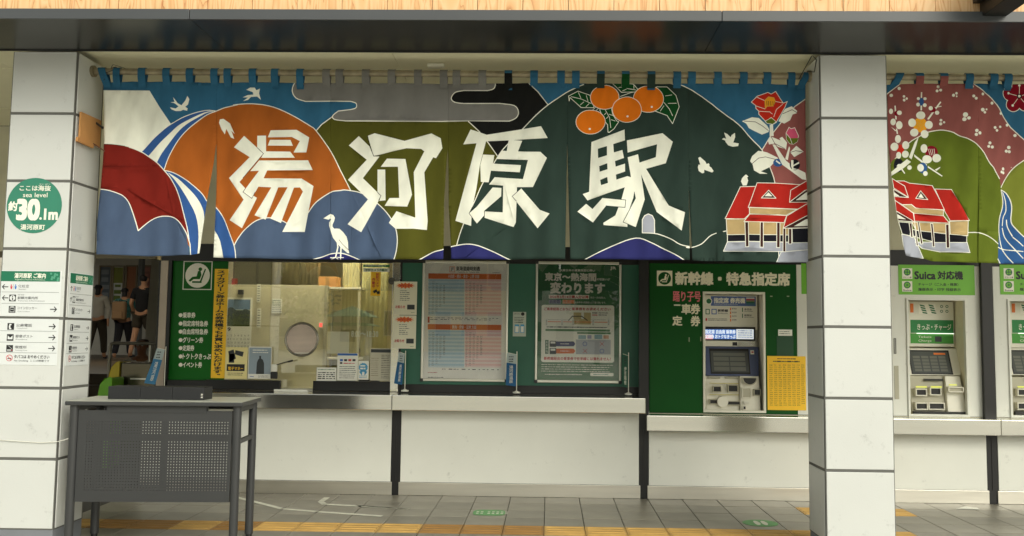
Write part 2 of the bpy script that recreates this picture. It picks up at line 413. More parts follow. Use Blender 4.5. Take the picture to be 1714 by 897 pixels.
# ================================================================ COLUMNS
def column(xa, xb, label, yb=6.28):
    ya = 5.9
    t = thing('white_column', label, 'column', ((xa + xb) / 2, (ya + yb) / 2, 0))
    MB().box(xa + .004, xb - .004, ya + .004, yb - .004, .111, 3.304, M_joint).build('core', t)
    MB().box(xa + .006, xb - .006, ya + .006, yb - .006, 0, .1105, M_plinth).build('plinth', t, bevel=.004)
    zs = [.11, .567, 1.03, 1.492, 1.955, 2.415, 2.878, 3.305]
    for k, (z0, z1) in enumerate(zip(zs, zs[1:])):
        a0, a1 = z0 + .0092, z1 - (.0092 if k < 6 else 0)
        MB().box(xa + .009, xb - .009, ya, ya + .013, a0, a1, M_tilew).build('panel', t, bevel=.003)
        for sx in ((xa, xa + .013), (xb - .013, xb)):
            MB().box(*sx, ya + .026, yb - .022, a0, a1, M_tilew).build('panel', t, bevel=.003)
        MB().box(xa + .006, xb - .006, yb - .013, yb, a0, a1, M_tilew).build('panel', t, bevel=.003)
    return t
column(-3.672, -3.225, 'white panelled column at left with the sea level disc and direction signs')
column(1.79, 2.24, 'plain white panelled column standing between the two curtains')
column(7.2, 7.65, 'white panelled column further along the front, beyond the frame') if False else None

# ================================================================ WALL: counters, posts, bulkhead
YW = 8.0
wall = setting(MB().box(-3.62, 8.3, 8.05, 8.12, 0, .74, M_cream), 'counter_wall')
def X8(u, v=760): return XX(u, v, YW)
posts = [(X8(654.5), X8(670.5)), (X8(1069.5), X8(1086)), (X8(1651.5), X8(1670.5)), (X8(1651.5) + 3.0, X8(1670.5) + 3.0)]
lab = ['leftmost black post of the counter front, between the two long white panels', 'middle black post of the counter front, where the counter steps down', 'black post right of the white column, between ticket machines', 'black post at the far right']
edges = [-3.62] + [e for p_ in posts for e in p_] + [8.3]
for k in range(0, len(edges), 2):
    xa, xb = edges[k], edges[k + 1]
    t = thing('low_wall', ['white counter panel over a steel kick plate, behind the grey desk', 'white counter panel under the two framed posters', 'white counter panel beneath the green reserved seat wall', 'white counter panel beneath the right-hand ticket machine', 'white counter panel far right'][k // 2], 'low wall', ((xa + xb) / 2, YW, 0))
    if xa > 4.6: t['label'] = 'white counter panel at the right edge, past the last black post'
    ztop = .75 if k < 4 else .60
    MB().box(xa + .001, xb - .001, YW, YW + .045, .113, ztop, M_panel).build('panel', t, bevel=.002)
    MB().box(xa - (.012 if k else 0), xb + .012, YW - .006, YW + .04, .001, .1125, M_kick).build('kick_plate', t, bevel=.002)
    MB().box(xa, xb, YW - .004, YW - .0001, .1127, .116, M_joint).build('seam_bead', t)
for k, (xa, xb) in enumerate(posts[:3]):
    t = thing('black_post', lab[k], 'post', ((xa + xb) / 2, YW, 0))
    MB().box(xa + .0005, xb - .0005, YW + .006, YW + .048, .0, 3.3 if k else .75, M_black).build('shaft', t)
    MB().box((xa + xb) / 2 - .004, (xa + xb) / 2 + .004, YW + .0015, YW + .0055, .12, .60, M_black).build('rib', t)

# steel shelves
xL0, xL1, xL2 = -3.40, XX(655.5, 672, 7.83), XX(1081, 680, 7.83)
t = thing('steel_counter', 'long brushed steel counter ledge under the ticket window and framed posters', 'counter', (-1.3, 7.83, .75))
for xa, xb in ((xL0, xL1), (xL1, xL2)):
    MB().box(xa + .0012, xb - .0012, 7.83, 8.46, .752, .885, M_steel).build('ledge', t, bevel=.006, seg=3)
xR0, xR1, xR2 = XX(1082.5, 710, 7.85), XX(1676, 710, 7.85), 8.3
t = thing('steel_counter', 'lower brushed steel counter ledge in front of the ticket machines', 'counter', (3.3, 7.85, .6))
for xa, xb in ((xR0, xR1), (xR1, xR2)):
    MB().box(xa + .0012, xb - .0012, 7.85, 8.30, .602, .737, M_steel).build('ledge', t, bevel=.006, seg=3)

# lintel and bulkhead over windows
YG = 8.3       # window plane
xj = XX(281, 540, YG)
setting(MB().box(-3.75, 8.3, YG - .06, YG + .06, 2.235, cz - .001, M_cream), 'bulkhead_wall')
setting(MB().box(XX(275, 430, YG), 8.3, YG - .05, YG + .04, 2.075, 2.2345, M_black), 'window_header')
setting(MB().box(-14, -3.7515, YG - .02, YG + .1, 2.15, cz - .001, M_cream), 'entrance_lintel')
MB().box(-3.7515, XX(262, 430, YG) + .0, YG - .02, YG + .1, 2.09, 2.234, mat('brown lintel trim', (96, 88, 66), .5)).build('entrance_trim', kind='structure')
MB().box(-14, -3.752, YG - .024, YG - .0205, 2.09, 2.149, mat('brown lintel trim', (96, 88, 66), .5)).build('entrance_trim', kind='structure')
MB().box(-14, -5.4, YG + .0, YG + .1, 0, 2.0895, M_cream).build('side_wall', kind='structure')
# ================================================================ NOREN CURTAINS
YN = 6.1
Tz = lambda ox, oy, s: (lambda x, y: (ox + x / s, oy + y / s))
A = Tz(150, 100, 4.484); Bq = Tz(150, 260, 4.984); C2 = Tz(330, 90, 2.491); C3 = Tz(740, 90, 2.491); C4 = Tz(1140, 60, 2.3)
K1 = Tz(370, 200, 4.485); K2 = Tz(570, 200, 4.485); K3 = Tz(750, 200, 4.485); K4 = Tz(955, 200, 4.485)
O = Tz(940, 110, 7.473); F = Tz(1200, 140, 5.606); H = Tz(1200, 280, 5.606); G = Tz(520, 340, 8.97); Dv = Tz(1160, 230, 9.97)
P1 = Tz(1480, 110, 5.278); P2 = Tz(1480, 270, 5.124)
def tr(T, pts): return [T(*p) for p in pts]
NC = dict(sky=(44, 108, 152), white=(226, 223, 204), red=(128, 34, 24), slate=(72, 92, 126), stripe=(44, 92, 164), orange=(178, 100, 36),
          olive=(84, 84, 24), gray=(126, 126, 124), black=(24, 25, 24), dark=(42, 58, 52), fruit=(232, 128, 22), leaf=(16, 68, 30), navy=(44, 48, 116),
          stone=(158, 162, 174), roof=(188, 42, 32), tan=(190, 164, 112), post=(64, 38, 34), rose=(152, 88, 84), rose2=(142, 82, 76), moss=(100, 116, 34),
          river=(44, 94, 158), flower=(206, 46, 26), pink=(204, 84, 116), crimson=(128, 16, 34), yolk=(232, 160, 36), line=(224, 220, 204), olive2=(118, 126, 48), blackb=(26, 26, 34), linec=(206, 170, 96))
NC.update(white=(230, 231, 217), line=(230, 229, 216), sky=(48, 98, 130), stripe=(50, 86, 144), orange=(162, 88, 32), red=(116, 30, 22), slate=(70, 86, 112), navy=(42, 44, 98), fruit=(220, 114, 22), roof=(172, 38, 30), flower=(190, 42, 26), river=(48, 88, 140), moss=(92, 106, 32), olive=(76, 76, 24), gray=(118, 117, 114), rose=(140, 82, 78), rose2=(140, 82, 78), tan=(180, 156, 110))
NM = {k: cloth('dyed cloth ' + k, v) for k, v in NC.items()}
def ell(cx, cy, rx, ry=None, n=22, rot=0):
    ry = rx if ry is None else ry; c, s = math.cos(rot), math.sin(rot)
    return [(cx + rx * math.cos(2 * math.pi * i / n) * c - ry * math.sin(2 * math.pi * i / n) * s, cy + rx * math.cos(2 * math.pi * i / n) * s + ry * math.sin(2 * math.pi * i / n) * c) for i in range(n)]
art = []          # (colour, polygon in photo pixels), painted in order
def fill(c, pts): art.append((c, pts))
def line(pts, w=1.5, c='line', closed=False):
    if closed: pts = pts + [pts[0]]
    for (x0, y0), (x1, y1) in zip(pts, pts[1:]):
        d = math.hypot(x1 - x0, y1 - y0)
        if d < .05: continue
        ux, uy = (x1 - x0) / d, (y1 - y0) / d; e = w * .35
        ax, ay, bx, by = x0 - ux * e, y0 - uy * e, x1 + ux * e, y1 + uy * e; nx, ny = -uy * w / 2, ux * w / 2
        art.append((c, [(ax + nx, ay + ny), (bx + nx, by + ny), (bx - nx, by - ny), (ax - nx, ay - ny)]))
def both(c, pts, w=1.3, lc='line'): fill(c, pts); line(pts, w, lc, True)

# ---- first curtain
orangeL = sm(tr(A, [(558, 828), (590, 740), (640, 650), (700, 570), (780, 490), (860, 425), (945, 385), (1020, 355), (1110, 338)]), 4)
orangeT = sm(tr(C2, [(150, 213), (230, 208), (320, 222), (400, 258), (470, 300), (500, 325), (560, 410), (600, 490), (637, 567)]), 4)
arcOut = sm(tr(Bq, [(622, 125), (700, 145), (800, 200), (880, 265), (940, 325), (985, 390), (1045, 430), (1110, 520), (1160, 630), (1212, 765), (1222, 880)]), 4)
darkL = tr(C3, [(590, 128)]) + sm(tr(C3, [(590, 128), (530, 155), (470, 195), (410, 240), (340, 310), (270, 380), (232, 430), (170, 540), (135, 620), (90, 710), (60, 800), (52, 880)]), 4)
darkR = sm(tr(C3, [(920, 112), (960, 125)]) + tr(C4, [(0, 190), (60, 222), (140, 280), (220, 340), (270, 395), (310, 440), (340, 500), (362, 568), (372, 700), (380, 880)]), 4)
# black hill, behind the cloud
fill('black', tr(C3, [(60, 60), (262, 60), (292, 95), (360, 122), (400, 160), (440, 212), (340, 310), (232, 430), (155, 325), (110, 283), (0, 285), (0, 150)]))
line(tr(C3, [(292, 95), (278, 80), (262, 76)]), 1.5); line(tr(C3, [(360, 122), (400, 160), (440, 212)]), 1.4)
fill('olive', tr(C2, [(497, 325), (520, 297), (567, 262), (575, 278), (1070, 278)]) + tr(C3, [(110, 281), (155, 325), (195, 375), (228, 425), (300, 700), (60, 880)]) + tr(C2, [(780, 880), (640, 567), (560, 410)]))
line(tr(C2, [(497, 325), (520, 297), (567, 262)])); line(tr(C3, [(110, 283), (155, 325), (195, 375), (230, 425)]))
cloud = tr(C2, [(448, 30), (446, 98)]) + sm(tr(C2, [(446, 98), (410, 115), (395, 150), (410, 182), (450, 197)]), 4) + sm(tr(C2, [(640, 199), (662, 206), (662, 224), (640, 233)]), 4) + \
    sm(tr(C2, [(590, 240), (567, 260), (575, 275), (620, 281)]), 4) + tr(C2, [(1070, 280)]) + sm(tr(C3, [(280, 280), (310, 265), (318, 240), (300, 215), (240, 207)]), 4) + \
    sm(tr(C3, [(90, 207), (50, 200), (38, 183), (55, 160), (90, 152)]), 4) + sm(tr(C3, [(190, 152), (215, 145), (222, 125), (215, 118)]), 3) + tr(C3, [(190, 118), (190, 30)])
fill('gray', cloud); line(cloud[1:-2], 1.5)
fill('orange', orangeL + orangeT + tr(C2, [(640, 900), (0, 900)]) + tr(Bq, [(900, 880), (700, 500)]))
line(orangeL); line(orangeT)
fill('dark', darkL + [(710, 560), (1330, 560)] + darkR[::-1] + tr(C3, [(930, 60), (620, 60), (600, 122)]))
line(darkL); line(darkR)
# slate hills
s1 = sm(tr(K1, [(100, 950), (130, 895), (180, 830), (260, 770), (340, 740), (400, 742), (470, 765), (520, 800)]), 4)
s2 = sm(tr(K1, [(640, 720), (655, 700), (720, 620), (820, 550), (895, 533)]) + tr(C2, [(620, 567), (670, 575), (720, 600), (780, 650), (820, 705), (835, 760), (832, 820), (815, 880)]), 4)
fill('slate', s1 + s2 + [(640, 470), (390, 470)]); line(s1); line(s2)
nb = sm(tr(C2, [(460, 866), (490, 856), (520, 848), (560, 835), (600, 831), (640, 843), (682, 862), (700, 872)]), 4)
fill('navy', nb); line(nb, 1.6)
n1 = sm(tr(C2, [(900, 872), (920, 860), (980, 828), (1020, 817)]) + tr(C3, [(40, 803), (90, 795), (140, 798), (190, 815), (255, 845), (300, 866)]), 4)
fill('navy', n1); line(n1, 1.6)
n2 = sm(tr(C3, [(570, 870), (590, 860), (650, 830), (720, 798), (810, 767), (870, 785), (930, 815), (1000, 855), (1020, 872)]), 4)
fill('navy', n2); line(n2, 1.6)
tun = tr(C3, [(836, 745), (836, 690), (845, 674), (860, 667), (877, 674), (886, 692), (887, 746)])
fill('stone', tun); line(tun, 1.5); line(sm(tr(C3, [(836, 745), (900, 750), (950, 770), (990, 795), (1035, 805)]) + tr(C4, [(20, 814), (40, 815), (80, 800), (120, 765), (173, 751)]), 4), 1.5)
# rose hill
fill('rose', tr(C4, [(312, 438), (345, 385), (400, 315), (440, 270), (490, 235), (520, 235), (520, 600), (362, 570), (340, 500)]))
line(tr(C4, [(312, 438), (345, 385), (400, 315), (440, 270), (490, 235)])); line(darkR)
# left part
fill('white', tr(A, [(90, 228), (445, 228), (530, 360), (614, 484), (560, 530), (480, 590), (385, 690), (440, 730), (520, 800), (90, 800)]))
st1 = sm(tr(A, [(945, 384), (870, 380), (780, 405), (700, 440), (612, 485), (540, 540), (470, 600), (385, 690)]), 3)
fill('stripe', st1 + tr(A, [(435, 722), (505, 772), (558, 828)]) + orangeL[:25]); line(st1, 1.3); line(orangeL[:25], 1.3)
sA = sm(tr(A, [(925, 385), (860, 395), (780, 435), (700, 480), (640, 520), (560, 595), (500, 655), (435, 722)]), 3)
sB = sm(tr(A, [(505, 772), (545, 700), (600, 625), (660, 555), (730, 490), (820, 430), (870, 402), (925, 388)]), 3)
fill('white', sA + sB)
redT = sm(tr(A, [(90, 632), (118, 636), (200, 640), (300, 657), (385, 690), (435, 722), (505, 772), (558, 828)]) + tr(Bq, [(670, 185), (720, 270), (760, 370), (790, 480), (820, 600), (836, 700)]), 3)
fill('slate', tr(Bq, [(20, 280), (300, 280), (800, 560), (850, 880), (0, 880)]))
fill('stripe', arcOut[:-1] + tr(Bq, [(1222, 880), (850, 880), (845, 800), (838, 720), (820, 600), (790, 480), (760, 370), (720, 270), (670, 185)]))
fill('white', sm(tr(Bq, [(650, 142), (740, 195), (820, 268), (890, 350), (940, 440), (955, 520), (945, 640), (918, 815)]), 3) + tr(Bq, [(912, 880), (896, 880)]) + sm(tr(Bq, [(903, 812), (908, 640), (885, 500), (830, 380), (770, 280), (700, 192)]), 3))
fill('white', tr(Bq, [(1020, 590), (1035, 620), (1060, 665), (1080, 710), (1098, 790), (1115, 880), (1015, 880)]))
redB = sm(tr(Bq, [(832, 700), (815, 650), (780, 590), (740, 545), (690, 515), (630, 505), (560, 515), (490, 545), (440, 585), (400, 627)]), 3) + sm(tr(Bq, [(400, 627), (385, 560), (360, 470), (330, 390), (290, 345), (250, 322), (180, 298), (100, 285), (60, 282)]), 3)
fill('red', redT + redB); line(redT[9:], 1.5); line(redB, 1.5); line(tr(Bq, [(815, 650), (830, 690), (845, 745), (850, 850)]), 1.5); line(arcOut, 1.4)
line(redT[:9], .8, 'black')
# kanji
fill('white', tr(K1, [(172, 122), (322, 258), (140, 470), (185, 518), (167, 545), (237, 595), (250, 575), (278, 592), (160, 817), (65, 755), (172, 603), (55, 437), (215, 282), (95, 207)]))
fill('white', tr(K1, [(273, 122), (340, 122), (340, 240), (518, 240), (553, 286), (305, 290), (322, 258), (273, 212)]))
fill('white', tr(K1, [(372, 80), (565, 75), (663, 135), (640, 247), (543, 247), (590, 160), (530, 130), (352, 134)]))
fill('white', tr(K1, [(367, 152), (520, 152), (538, 196), (352, 196)]))
fill('white', tr(K1, [(290, 310), (655, 307), (692, 382), (350, 384), (325, 444), (603, 442), (698, 502), (625, 843), (458, 843), (612, 540), (590, 508), (545, 510), (448, 776), (370, 742), (500, 508), (428, 508), (338, 753), (260, 722), (378, 510), (288, 508), (237, 595), (167, 545), (290, 388), (222, 388)]))
line(tr(K1, [(273, 212), (322, 258), (165, 440)]), .9, 'post'); line(tr(K1, [(185, 518), (167, 545), (237, 595), (262, 550)]), .9, 'post')
fill('white', tr(K2, [(135, 122), (220, 205), (245, 275), (290, 275), (165, 438), (303, 572), (278, 620), (153, 845), (48, 783), (203, 598), (53, 450), (195, 300), (63, 195)]))
fill('white', tr(K2, [(203, 122), (255, 102), (480, 160), (680, 100), (750, 137), (763, 213), (715, 287), (693, 280), (628, 395), (652, 760), (645, 827), (550, 820), (415, 822), (367, 778), (422, 690), (563, 738), (555, 500), (550, 395), (628, 237), (605, 220), (495, 215), (247, 272)]))
fill('white', tr(K2, [(348, 293), (487, 296), (538, 565), (502, 655), (333, 650), (370, 592), (442, 590), (432, 355), (300, 353)]))
fill('white', tr(K2, [(275, 373), (335, 375), (340, 608), (290, 610), (303, 572), (275, 545)]))
line(tr(K2, [(203, 122), (220, 205), (247, 272), (290, 265)]), 1., 'black'); line(tr(K2, [(275, 545), (303, 572), (285, 605)]), 1., 'black')
fill('white', tr(K3, [(170, 77), (290, 115), (698, 52), (748, 141), (455, 155), (285, 165), (240, 345), (215, 520), (185, 660), (160, 708), (178, 735), (175, 802), (55, 760), (215, 182), (115, 188)]))
fill('white', tr(K3, [(455, 150), (557, 160), (525, 238), (693, 243), (742, 290), (637, 507), (517, 505), (513, 620), (508, 770), (490, 803), (275, 738), (275, 690), (410, 695), (413, 495), (308, 488), (350, 433), (562, 447), (600, 305), (363, 297), (403, 233), (440, 235)]))
fill('white', tr(K3, [(263, 265), (348, 268), (337, 332), (547, 342), (538, 395), (322, 385), (305, 472), (247, 470), (243, 345)]))
fill('white', tr(K3, [(335, 510), (400, 513), (398, 575), (272, 685), (272, 718), (218, 783), (160, 708), (215, 660)]))
fill('white', tr(K3, [(548, 515), (688, 678), (762, 708), (672, 816), (480, 573)]))
line(tr(K3, [(185, 660), (160, 708), (190, 748)]), .9, 'black'); line(tr(K3, [(548, 515), (480, 573), (512, 610)]), .9, 'black'); line(tr(K3, [(272, 740), (272, 688), (400, 693)]), .8, 'black')
fill('white', tr(K4, [(158, 165), (405, 75), (408, 157), (320, 185), (325, 248), (388, 230), (400, 290), (333, 313), (338, 355), (408, 333), (408, 393), (340, 415), (343, 453), (425, 428), (453, 435), (428, 285), (507, 260), (518, 322), (640, 283), (650, 185), (428, 250), (422, 158), (690, 102), (767, 168), (715, 328), (568, 368), (738, 645), (858, 697), (832, 835), (648, 692), (530, 410), (558, 598), (490, 808), (425, 785), (425, 808), (247, 795), (245, 778), (335, 722), (380, 605), (405, 512), (128, 605), (92, 557), (140, 540)]))
for q in ([(205, 218), (273, 200), (273, 270), (207, 288)], [(215, 350), (275, 330), (277, 375), (218, 393)], [(222, 455), (275, 433), (280, 478), (228, 495)], [(478, 540), (488, 590), (440, 672), (452, 640), (470, 590)]): fill('dark', tr(K4, q))
fill('white', tr(K4, [(118, 630), (165, 672), (240, 590), (413, 607), (407, 663), (265, 650), (168, 773), (52, 690)]))
line(tr(K4, [(240, 590), (413, 607), (407, 663), (265, 650)]), 1., 'dark'); line(tr(K4, [(478, 545), (488, 590), (392, 773), (490, 808)]), 1., 'dark')
# oranges and leaves
for q, veins in (([(88, 378), (205, 318), (350, 365), (400, 440), (405, 520), (245, 520), (105, 395), (95, 438)], [[(120, 385), (250, 415), (370, 468)], [(210, 335), (240, 400)], [(310, 370), (330, 440)], [(235, 487), (278, 450)], [(305, 510), (345, 470)]]),
                 ([(480, 540), (620, 520), (640, 610), (690, 690), (715, 700), (655, 790), (595, 835), (580, 830), (575, 740), (545, 700), (480, 560)], [[(545, 550), (600, 650), (615, 775)], [(535, 612), (555, 592)], [(560, 660), (580, 640)], [(592, 607), (640, 622)], [(620, 675), (670, 690)]]),
                 ([(635, 220), (750, 178), (845, 165), (850, 225), (900, 230), (960, 295), (925, 325), (750, 330)], [[(750, 240), (825, 285), (930, 300)], [(797, 195), (810, 245)], [(715, 272), (760, 265)], [(765, 312), (810, 292)], [(905, 235), (905, 285)]]),
                 ([(1190, 260), (1320, 262), (1430, 370), (1440, 405), (1470, 515), (1388, 725), (1320, 620), (1165, 560)], [[(1280, 455), (1350, 540), (1388, 625)], [(1300, 375), (1380, 362)], [(1335, 468), (1435, 470)], [(1235, 565), (1280, 500)]])):
    both('leaf', tr(O, q), 1.0)
    for s in veins: line(tr(O, s), .9)
line(tr(O, [(735, 382), (860, 338), (925, 322)]), .8); line(tr(O, [(388, 550), (425, 515)]), .7); line(tr(O, [(435, 555), (475, 520)]), .7)
for cx, cy, rx, ry in ((540, 395, 180, 150), (363, 700, 184, 150), (1087, 412, 190, 166), (818, 548, 183, 160)): both('fruit', tr(O, ell(cx, cy, rx, ry, 30)), .9)
for q in ((353, 785), (825, 632), (1130, 510)): fill('line', tr(O, ell(*q, 14, 13, 10)))
# birds
for T, q in ((A, [(605, 358), (650, 368), (672, 352), (640, 328), (610, 320), (642, 318), (628, 280), (665, 328), (695, 345), (725, 310), (740, 275), (755, 300), (745, 340), (725, 358), (742, 368), (738, 387), (710, 380), (690, 388), (650, 387), (620, 375)]),
             (C2, [(192, 197), (212, 182), (190, 182), (210, 172), (235, 170), (232, 160), (205, 150), (222, 140), (240, 140), (247, 152), (262, 145), (258, 165), (266, 192), (250, 178), (225, 180), (212, 192)]),
             (A, [(975, 445), (1000, 440), (1050, 475), (1085, 555), (1060, 530), (1083, 592), (1055, 580), (1020, 515), (1008, 555), (985, 520), (968, 470)]),
             (F, [(50, 518), (68, 505), (90, 515), (70, 455), (100, 470), (130, 500), (140, 480), (170, 460), (172, 500), (155, 550), (205, 560), (200, 585), (150, 590), (110, 575), (85, 545), (80, 530)]),
             (Dv, [(85, 345), (115, 325), (160, 365), (200, 400), (225, 445), (260, 430), (278, 455), (270, 475), (310, 500), (350, 555), (325, 580), (185, 540), (185, 590), (150, 600), (95, 560), (80, 500), (90, 455), (120, 455)]),
             (Dv, [(855, 640), (885, 615), (905, 630), (925, 655), (905, 665), (920, 720), (895, 800), (835, 800), (805, 730), (820, 680)])):
    fill('white', tr(T, q))
# egret
fill('white', tr(G, [(193, 230), (270, 180), (300, 165), (345, 180), (368, 220), (358, 270), (335, 320), (333, 350), (355, 385), (400, 382), (430, 383), (480, 430), (530, 500), (550, 580), (555, 680), (572, 750), (545, 745), (480, 690), (440, 655), (390, 590), (340, 520), (310, 430), (280, 340), (282, 290), (312, 245), (300, 232), (270, 250), (235, 240)]))
line(tr(G, [(425, 548), (470, 610), (562, 700)]), .7, 'post')
line(tr(G, [(402, 595), (408, 660), (378, 810)]), 2.0, 'white'); line(tr(G, [(452, 640), (445, 815)]), 2.0, 'white')
for q in ([(305, 822), (378, 815), (410, 840)], [(320, 845), (378, 815)], [(405, 812), (445, 815), (485, 815)], [(445, 815), (445, 850)]): line(tr(G, q), 1.2, 'white')
# camellia
for q, v in (([(235, 352), (330, 315), (390, 325), (470, 395), (490, 430), (482, 455), (420, 480), (340, 440), (300, 415), (275, 375)], [(255, 352), (360, 360), (420, 395), (480, 440)]),
             ([(580, 350), (615, 275), (640, 235), (705, 208), (757, 250), (755, 272), (715, 285), (690, 340), (635, 372)], [(620, 280), (710, 240), (755, 268)]),
             ([(312, 725), (330, 680), (385, 632), (470, 645), (570, 690), (590, 720), (560, 715), (500, 780), (410, 825), (475, 845), (400, 848), (345, 815), (335, 760)], [(330, 750), (390, 700), (455, 688), (560, 710)]),
             ([(475, 530), (510, 495), (600, 530), (640, 610), (575, 590), (545, 560), (490, 570)], [(512, 500), (545, 560), (635, 605)]),
             ([(590, 510), (615, 495), (660, 550), (650, 620), (635, 600)], None),
             ([(690, 640), (750, 578), (818, 635), (730, 685)], [(690, 642), (745, 625), (810, 636)])):
    fill('white', tr(F, q))
    if v: line(tr(F, v), .9, 'post')
fill('white', tr(F, [(495, 385), (528, 385), (535, 490), (495, 490)]))
fill('river', tr(F, ell(575, 740, 45, 38)))
fill('white', tr(F, [(522, 568), (548, 570), (650, 720), (700, 760), (830, 835), (840, 905), (800, 895), (690, 812), (615, 760)]))
fill('white', tr(F, [(640, 705), (680, 585), (690, 600), (668, 715)])); fill('white', tr(F, [(560, 715), (600, 745), (590, 755), (555, 728)]))
fill('blackb', tr(F, ell(735, 757, 50, 52))); fill('white', tr(F, [(700, 715), (722, 715), (722, 760), (775, 728), (778, 745), (722, 772), (722, 790), (765, 800), (712, 806), (698, 770)]))
both('flower', tr(F, [(320, 175), (375, 120), (475, 85), (508, 98), (552, 72), (625, 180), (662, 165), (640, 220), (560, 360), (520, 385), (455, 355), (390, 290), (390, 260), (365, 235), (362, 205)]), 1.)
for q in ([(375, 130), (440, 160)], [(365, 210), (450, 240)], [(390, 262), (495, 265), (520, 285)], [(535, 310), (560, 240), (620, 190)], [(545, 165), (620, 178)]): line(tr(F, q), .9)
both('yolk', tr(F, [(445, 160), (480, 125), (535, 130), (550, 165), (530, 210), (470, 215), (450, 240)]), .7, 'linec')
for i in range(5): line(tr(F, [(465 + i * 18, 165), (468 + i * 16, 205)]), .8, 'post')
both('moss', tr(F, [(450, 355), (510, 318), (560, 355), (525, 380), (470, 375)]), .8)
both('pink', tr(F, [(652, 460), (680, 405), (700, 420), (735, 408), (772, 485), (760, 540), (720, 565), (685, 560), (655, 520)]), .9)
fill('moss', tr(F, [(655, 465), (690, 510), (770, 505), (760, 540), (720, 565), (685, 560), (655, 520)])); line(tr(F, [(655, 465), (690, 510), (710, 560)]), .8)
# red-roofed house
def house(T, q):
    for c, pts in q: both(c, tr(T, pts), 1.1)
fill('dark', tr(H, [(0, 600), (60, 600), (60, 900), (0, 900)]))
house(H, [('stone', [(98, 700), (900, 700), (900, 790), (60, 787)]), ('stone', [(610, 790), (900, 770), (900, 900), (562, 890)]),
          ('tan', [(88, 485), (680, 485), (680, 632), (95, 632)]), ('blackb', [(98, 632), (680, 632), (680, 698), (98, 698)]), ('blackb', [(712, 570), (900, 570), (900, 706), (715, 706)]),
          ('post', [(258, 515), (288, 515), (290, 748), (262, 748)]), ('post', [(402, 515), (432, 515), (435, 750), (402, 750)]), ('post', [(560, 517), (592, 517), (595, 752), (562, 752)]), ('post', [(680, 572), (708, 572), (708, 716), (682, 716)]),
          ('roof', [(222, 180), (370, 182), (298, 378), (300, 440), (255, 485), (78, 480), (160, 310)]),
          ('tan', [(300, 380), (755, 392), (655, 448), (300, 440)]),
          ('roof', [(372, 148), (550, 148), (780, 160), (830, 150), (870, 380), (755, 390), (290, 378)]),
          ('roof', [(300, 443), (658, 450), (632, 518), (250, 510)]),
          ('post', [(625, 570), (650, 570), (655, 790), (628, 788)]),
          ('roof', [(697, 212), (840, 128), (900, 100), (900, 200), (820, 220), (685, 325), (690, 270)]), ('post', [(685, 325), (820, 222), (900, 180), (900, 330)]),
          ('roof', [(660, 455), (830, 350), (900, 320), (900, 430), (625, 570)]), ('post', [(628, 568), (828, 462), (900, 430), (900, 565)]),
          ('post', [(413, 290), (485, 215), (553, 290)])])
fill('white', tr(H, [(445, 272), (483, 235), (520, 272)])); fill('white', tr(H, [(745, 305), (830, 240), (900, 210), (900, 308)])); fill('white', tr(H, [(728, 550), (830, 490), (900, 470), (900, 552)]))
art1 = art; art = []

# ---- second curtain
fill('rose2', sm(tr(P1, [(-60, 330), (30, 245), (135, 165)]), 3) + tr(P1, [(240, 60), (600, 60), (710, 112)]) + sm(tr(P1, [(710, 112), (780, 155), (900, 240), (1000, 345), (1090, 500), (1235, 655)]), 4) + tr(P2, [(1199, 0), (1000, 225), (985, 600), (-60, 600)]))
line(tr(P1, [(-60, 330), (30, 245), (135, 165)])); line(sm(tr(P1, [(710, 112), (780, 155), (900, 240), (1000, 345), (1090, 500), (1235, 655), (1330, 760)]), 4))
fill('rose2', tr(P1, [(1235, 655), (1600, 900), (1600, 1000), (1235, 830)]))
fill('olive2', sm(tr(P2, [(1000, 225), (1050, 140), (1110, 60), (1185, 0), (1300, -70), (1400, -110)]), 4) + tr(P2, [(1500, -110), (1500, 900), (1000, 900)]))
line(sm(tr(P2, [(1000, 225), (1050, 140), (1110, 60), (1185, 0), (1300, -70), (1400, -110)]), 4))
moss = sm(tr(P1, [(20, 960), (50, 880), (100, 815), (215, 685), (310, 625), (390, 585), (500, 565), (600, 580), (680, 620), (760, 655), (860, 740), (930, 860), (960, 900)]) + tr(P2, [(940, 70), (985, 150)]), 4)
fill('moss', moss + tr(P2, [(1000, 225), (1000, 900), (200, 900), (0, 500)])); line(moss)
fill('river', sm(tr(P2, [(1003, 245), (1050, 270), (1090, 330), (1103, 400), (1098, 510), (1130, 570), (1199, 640), (1300, 700), (1400, 740)]), 4) + tr(P2, [(1400, 900), (1010, 900), (988, 840), (990, 560), (995, 480), (1020, 400), (1020, 320)]))
for q in ([(1003, 245), (1050, 270), (1090, 330), (1103, 400), (1098, 510), (1130, 570), (1199, 640), (1300, 700)], [(1003, 245), (1022, 330), (1018, 400), (992, 490), (990, 600), (1020, 730), (1060, 800), (1115, 870)], [(1020, 265), (1045, 330), (1055, 420), (1030, 480), (1025, 550)], [(1025, 570), (1050, 650), (1130, 755), (1199, 830)], [(1062, 500), (1070, 560), (1110, 640)], [(1115, 650), (1199, 725)], [(988, 835), (1010, 870)], [(988, 735), (1050, 755), (1199, 772)]):
    line(sm(tr(P2, q), 4), 1.6)
line(sm(tr(P2, [(715, 612), (800, 612), (880, 640), (985, 705)]), 4), 1.5)
fill('black', tr(P1, [(1035, 110), (1060, 88), (1140, 180), (1090, 205)])); line(tr(P1, [(1050, 85), (1145, 190)]), 1.2)
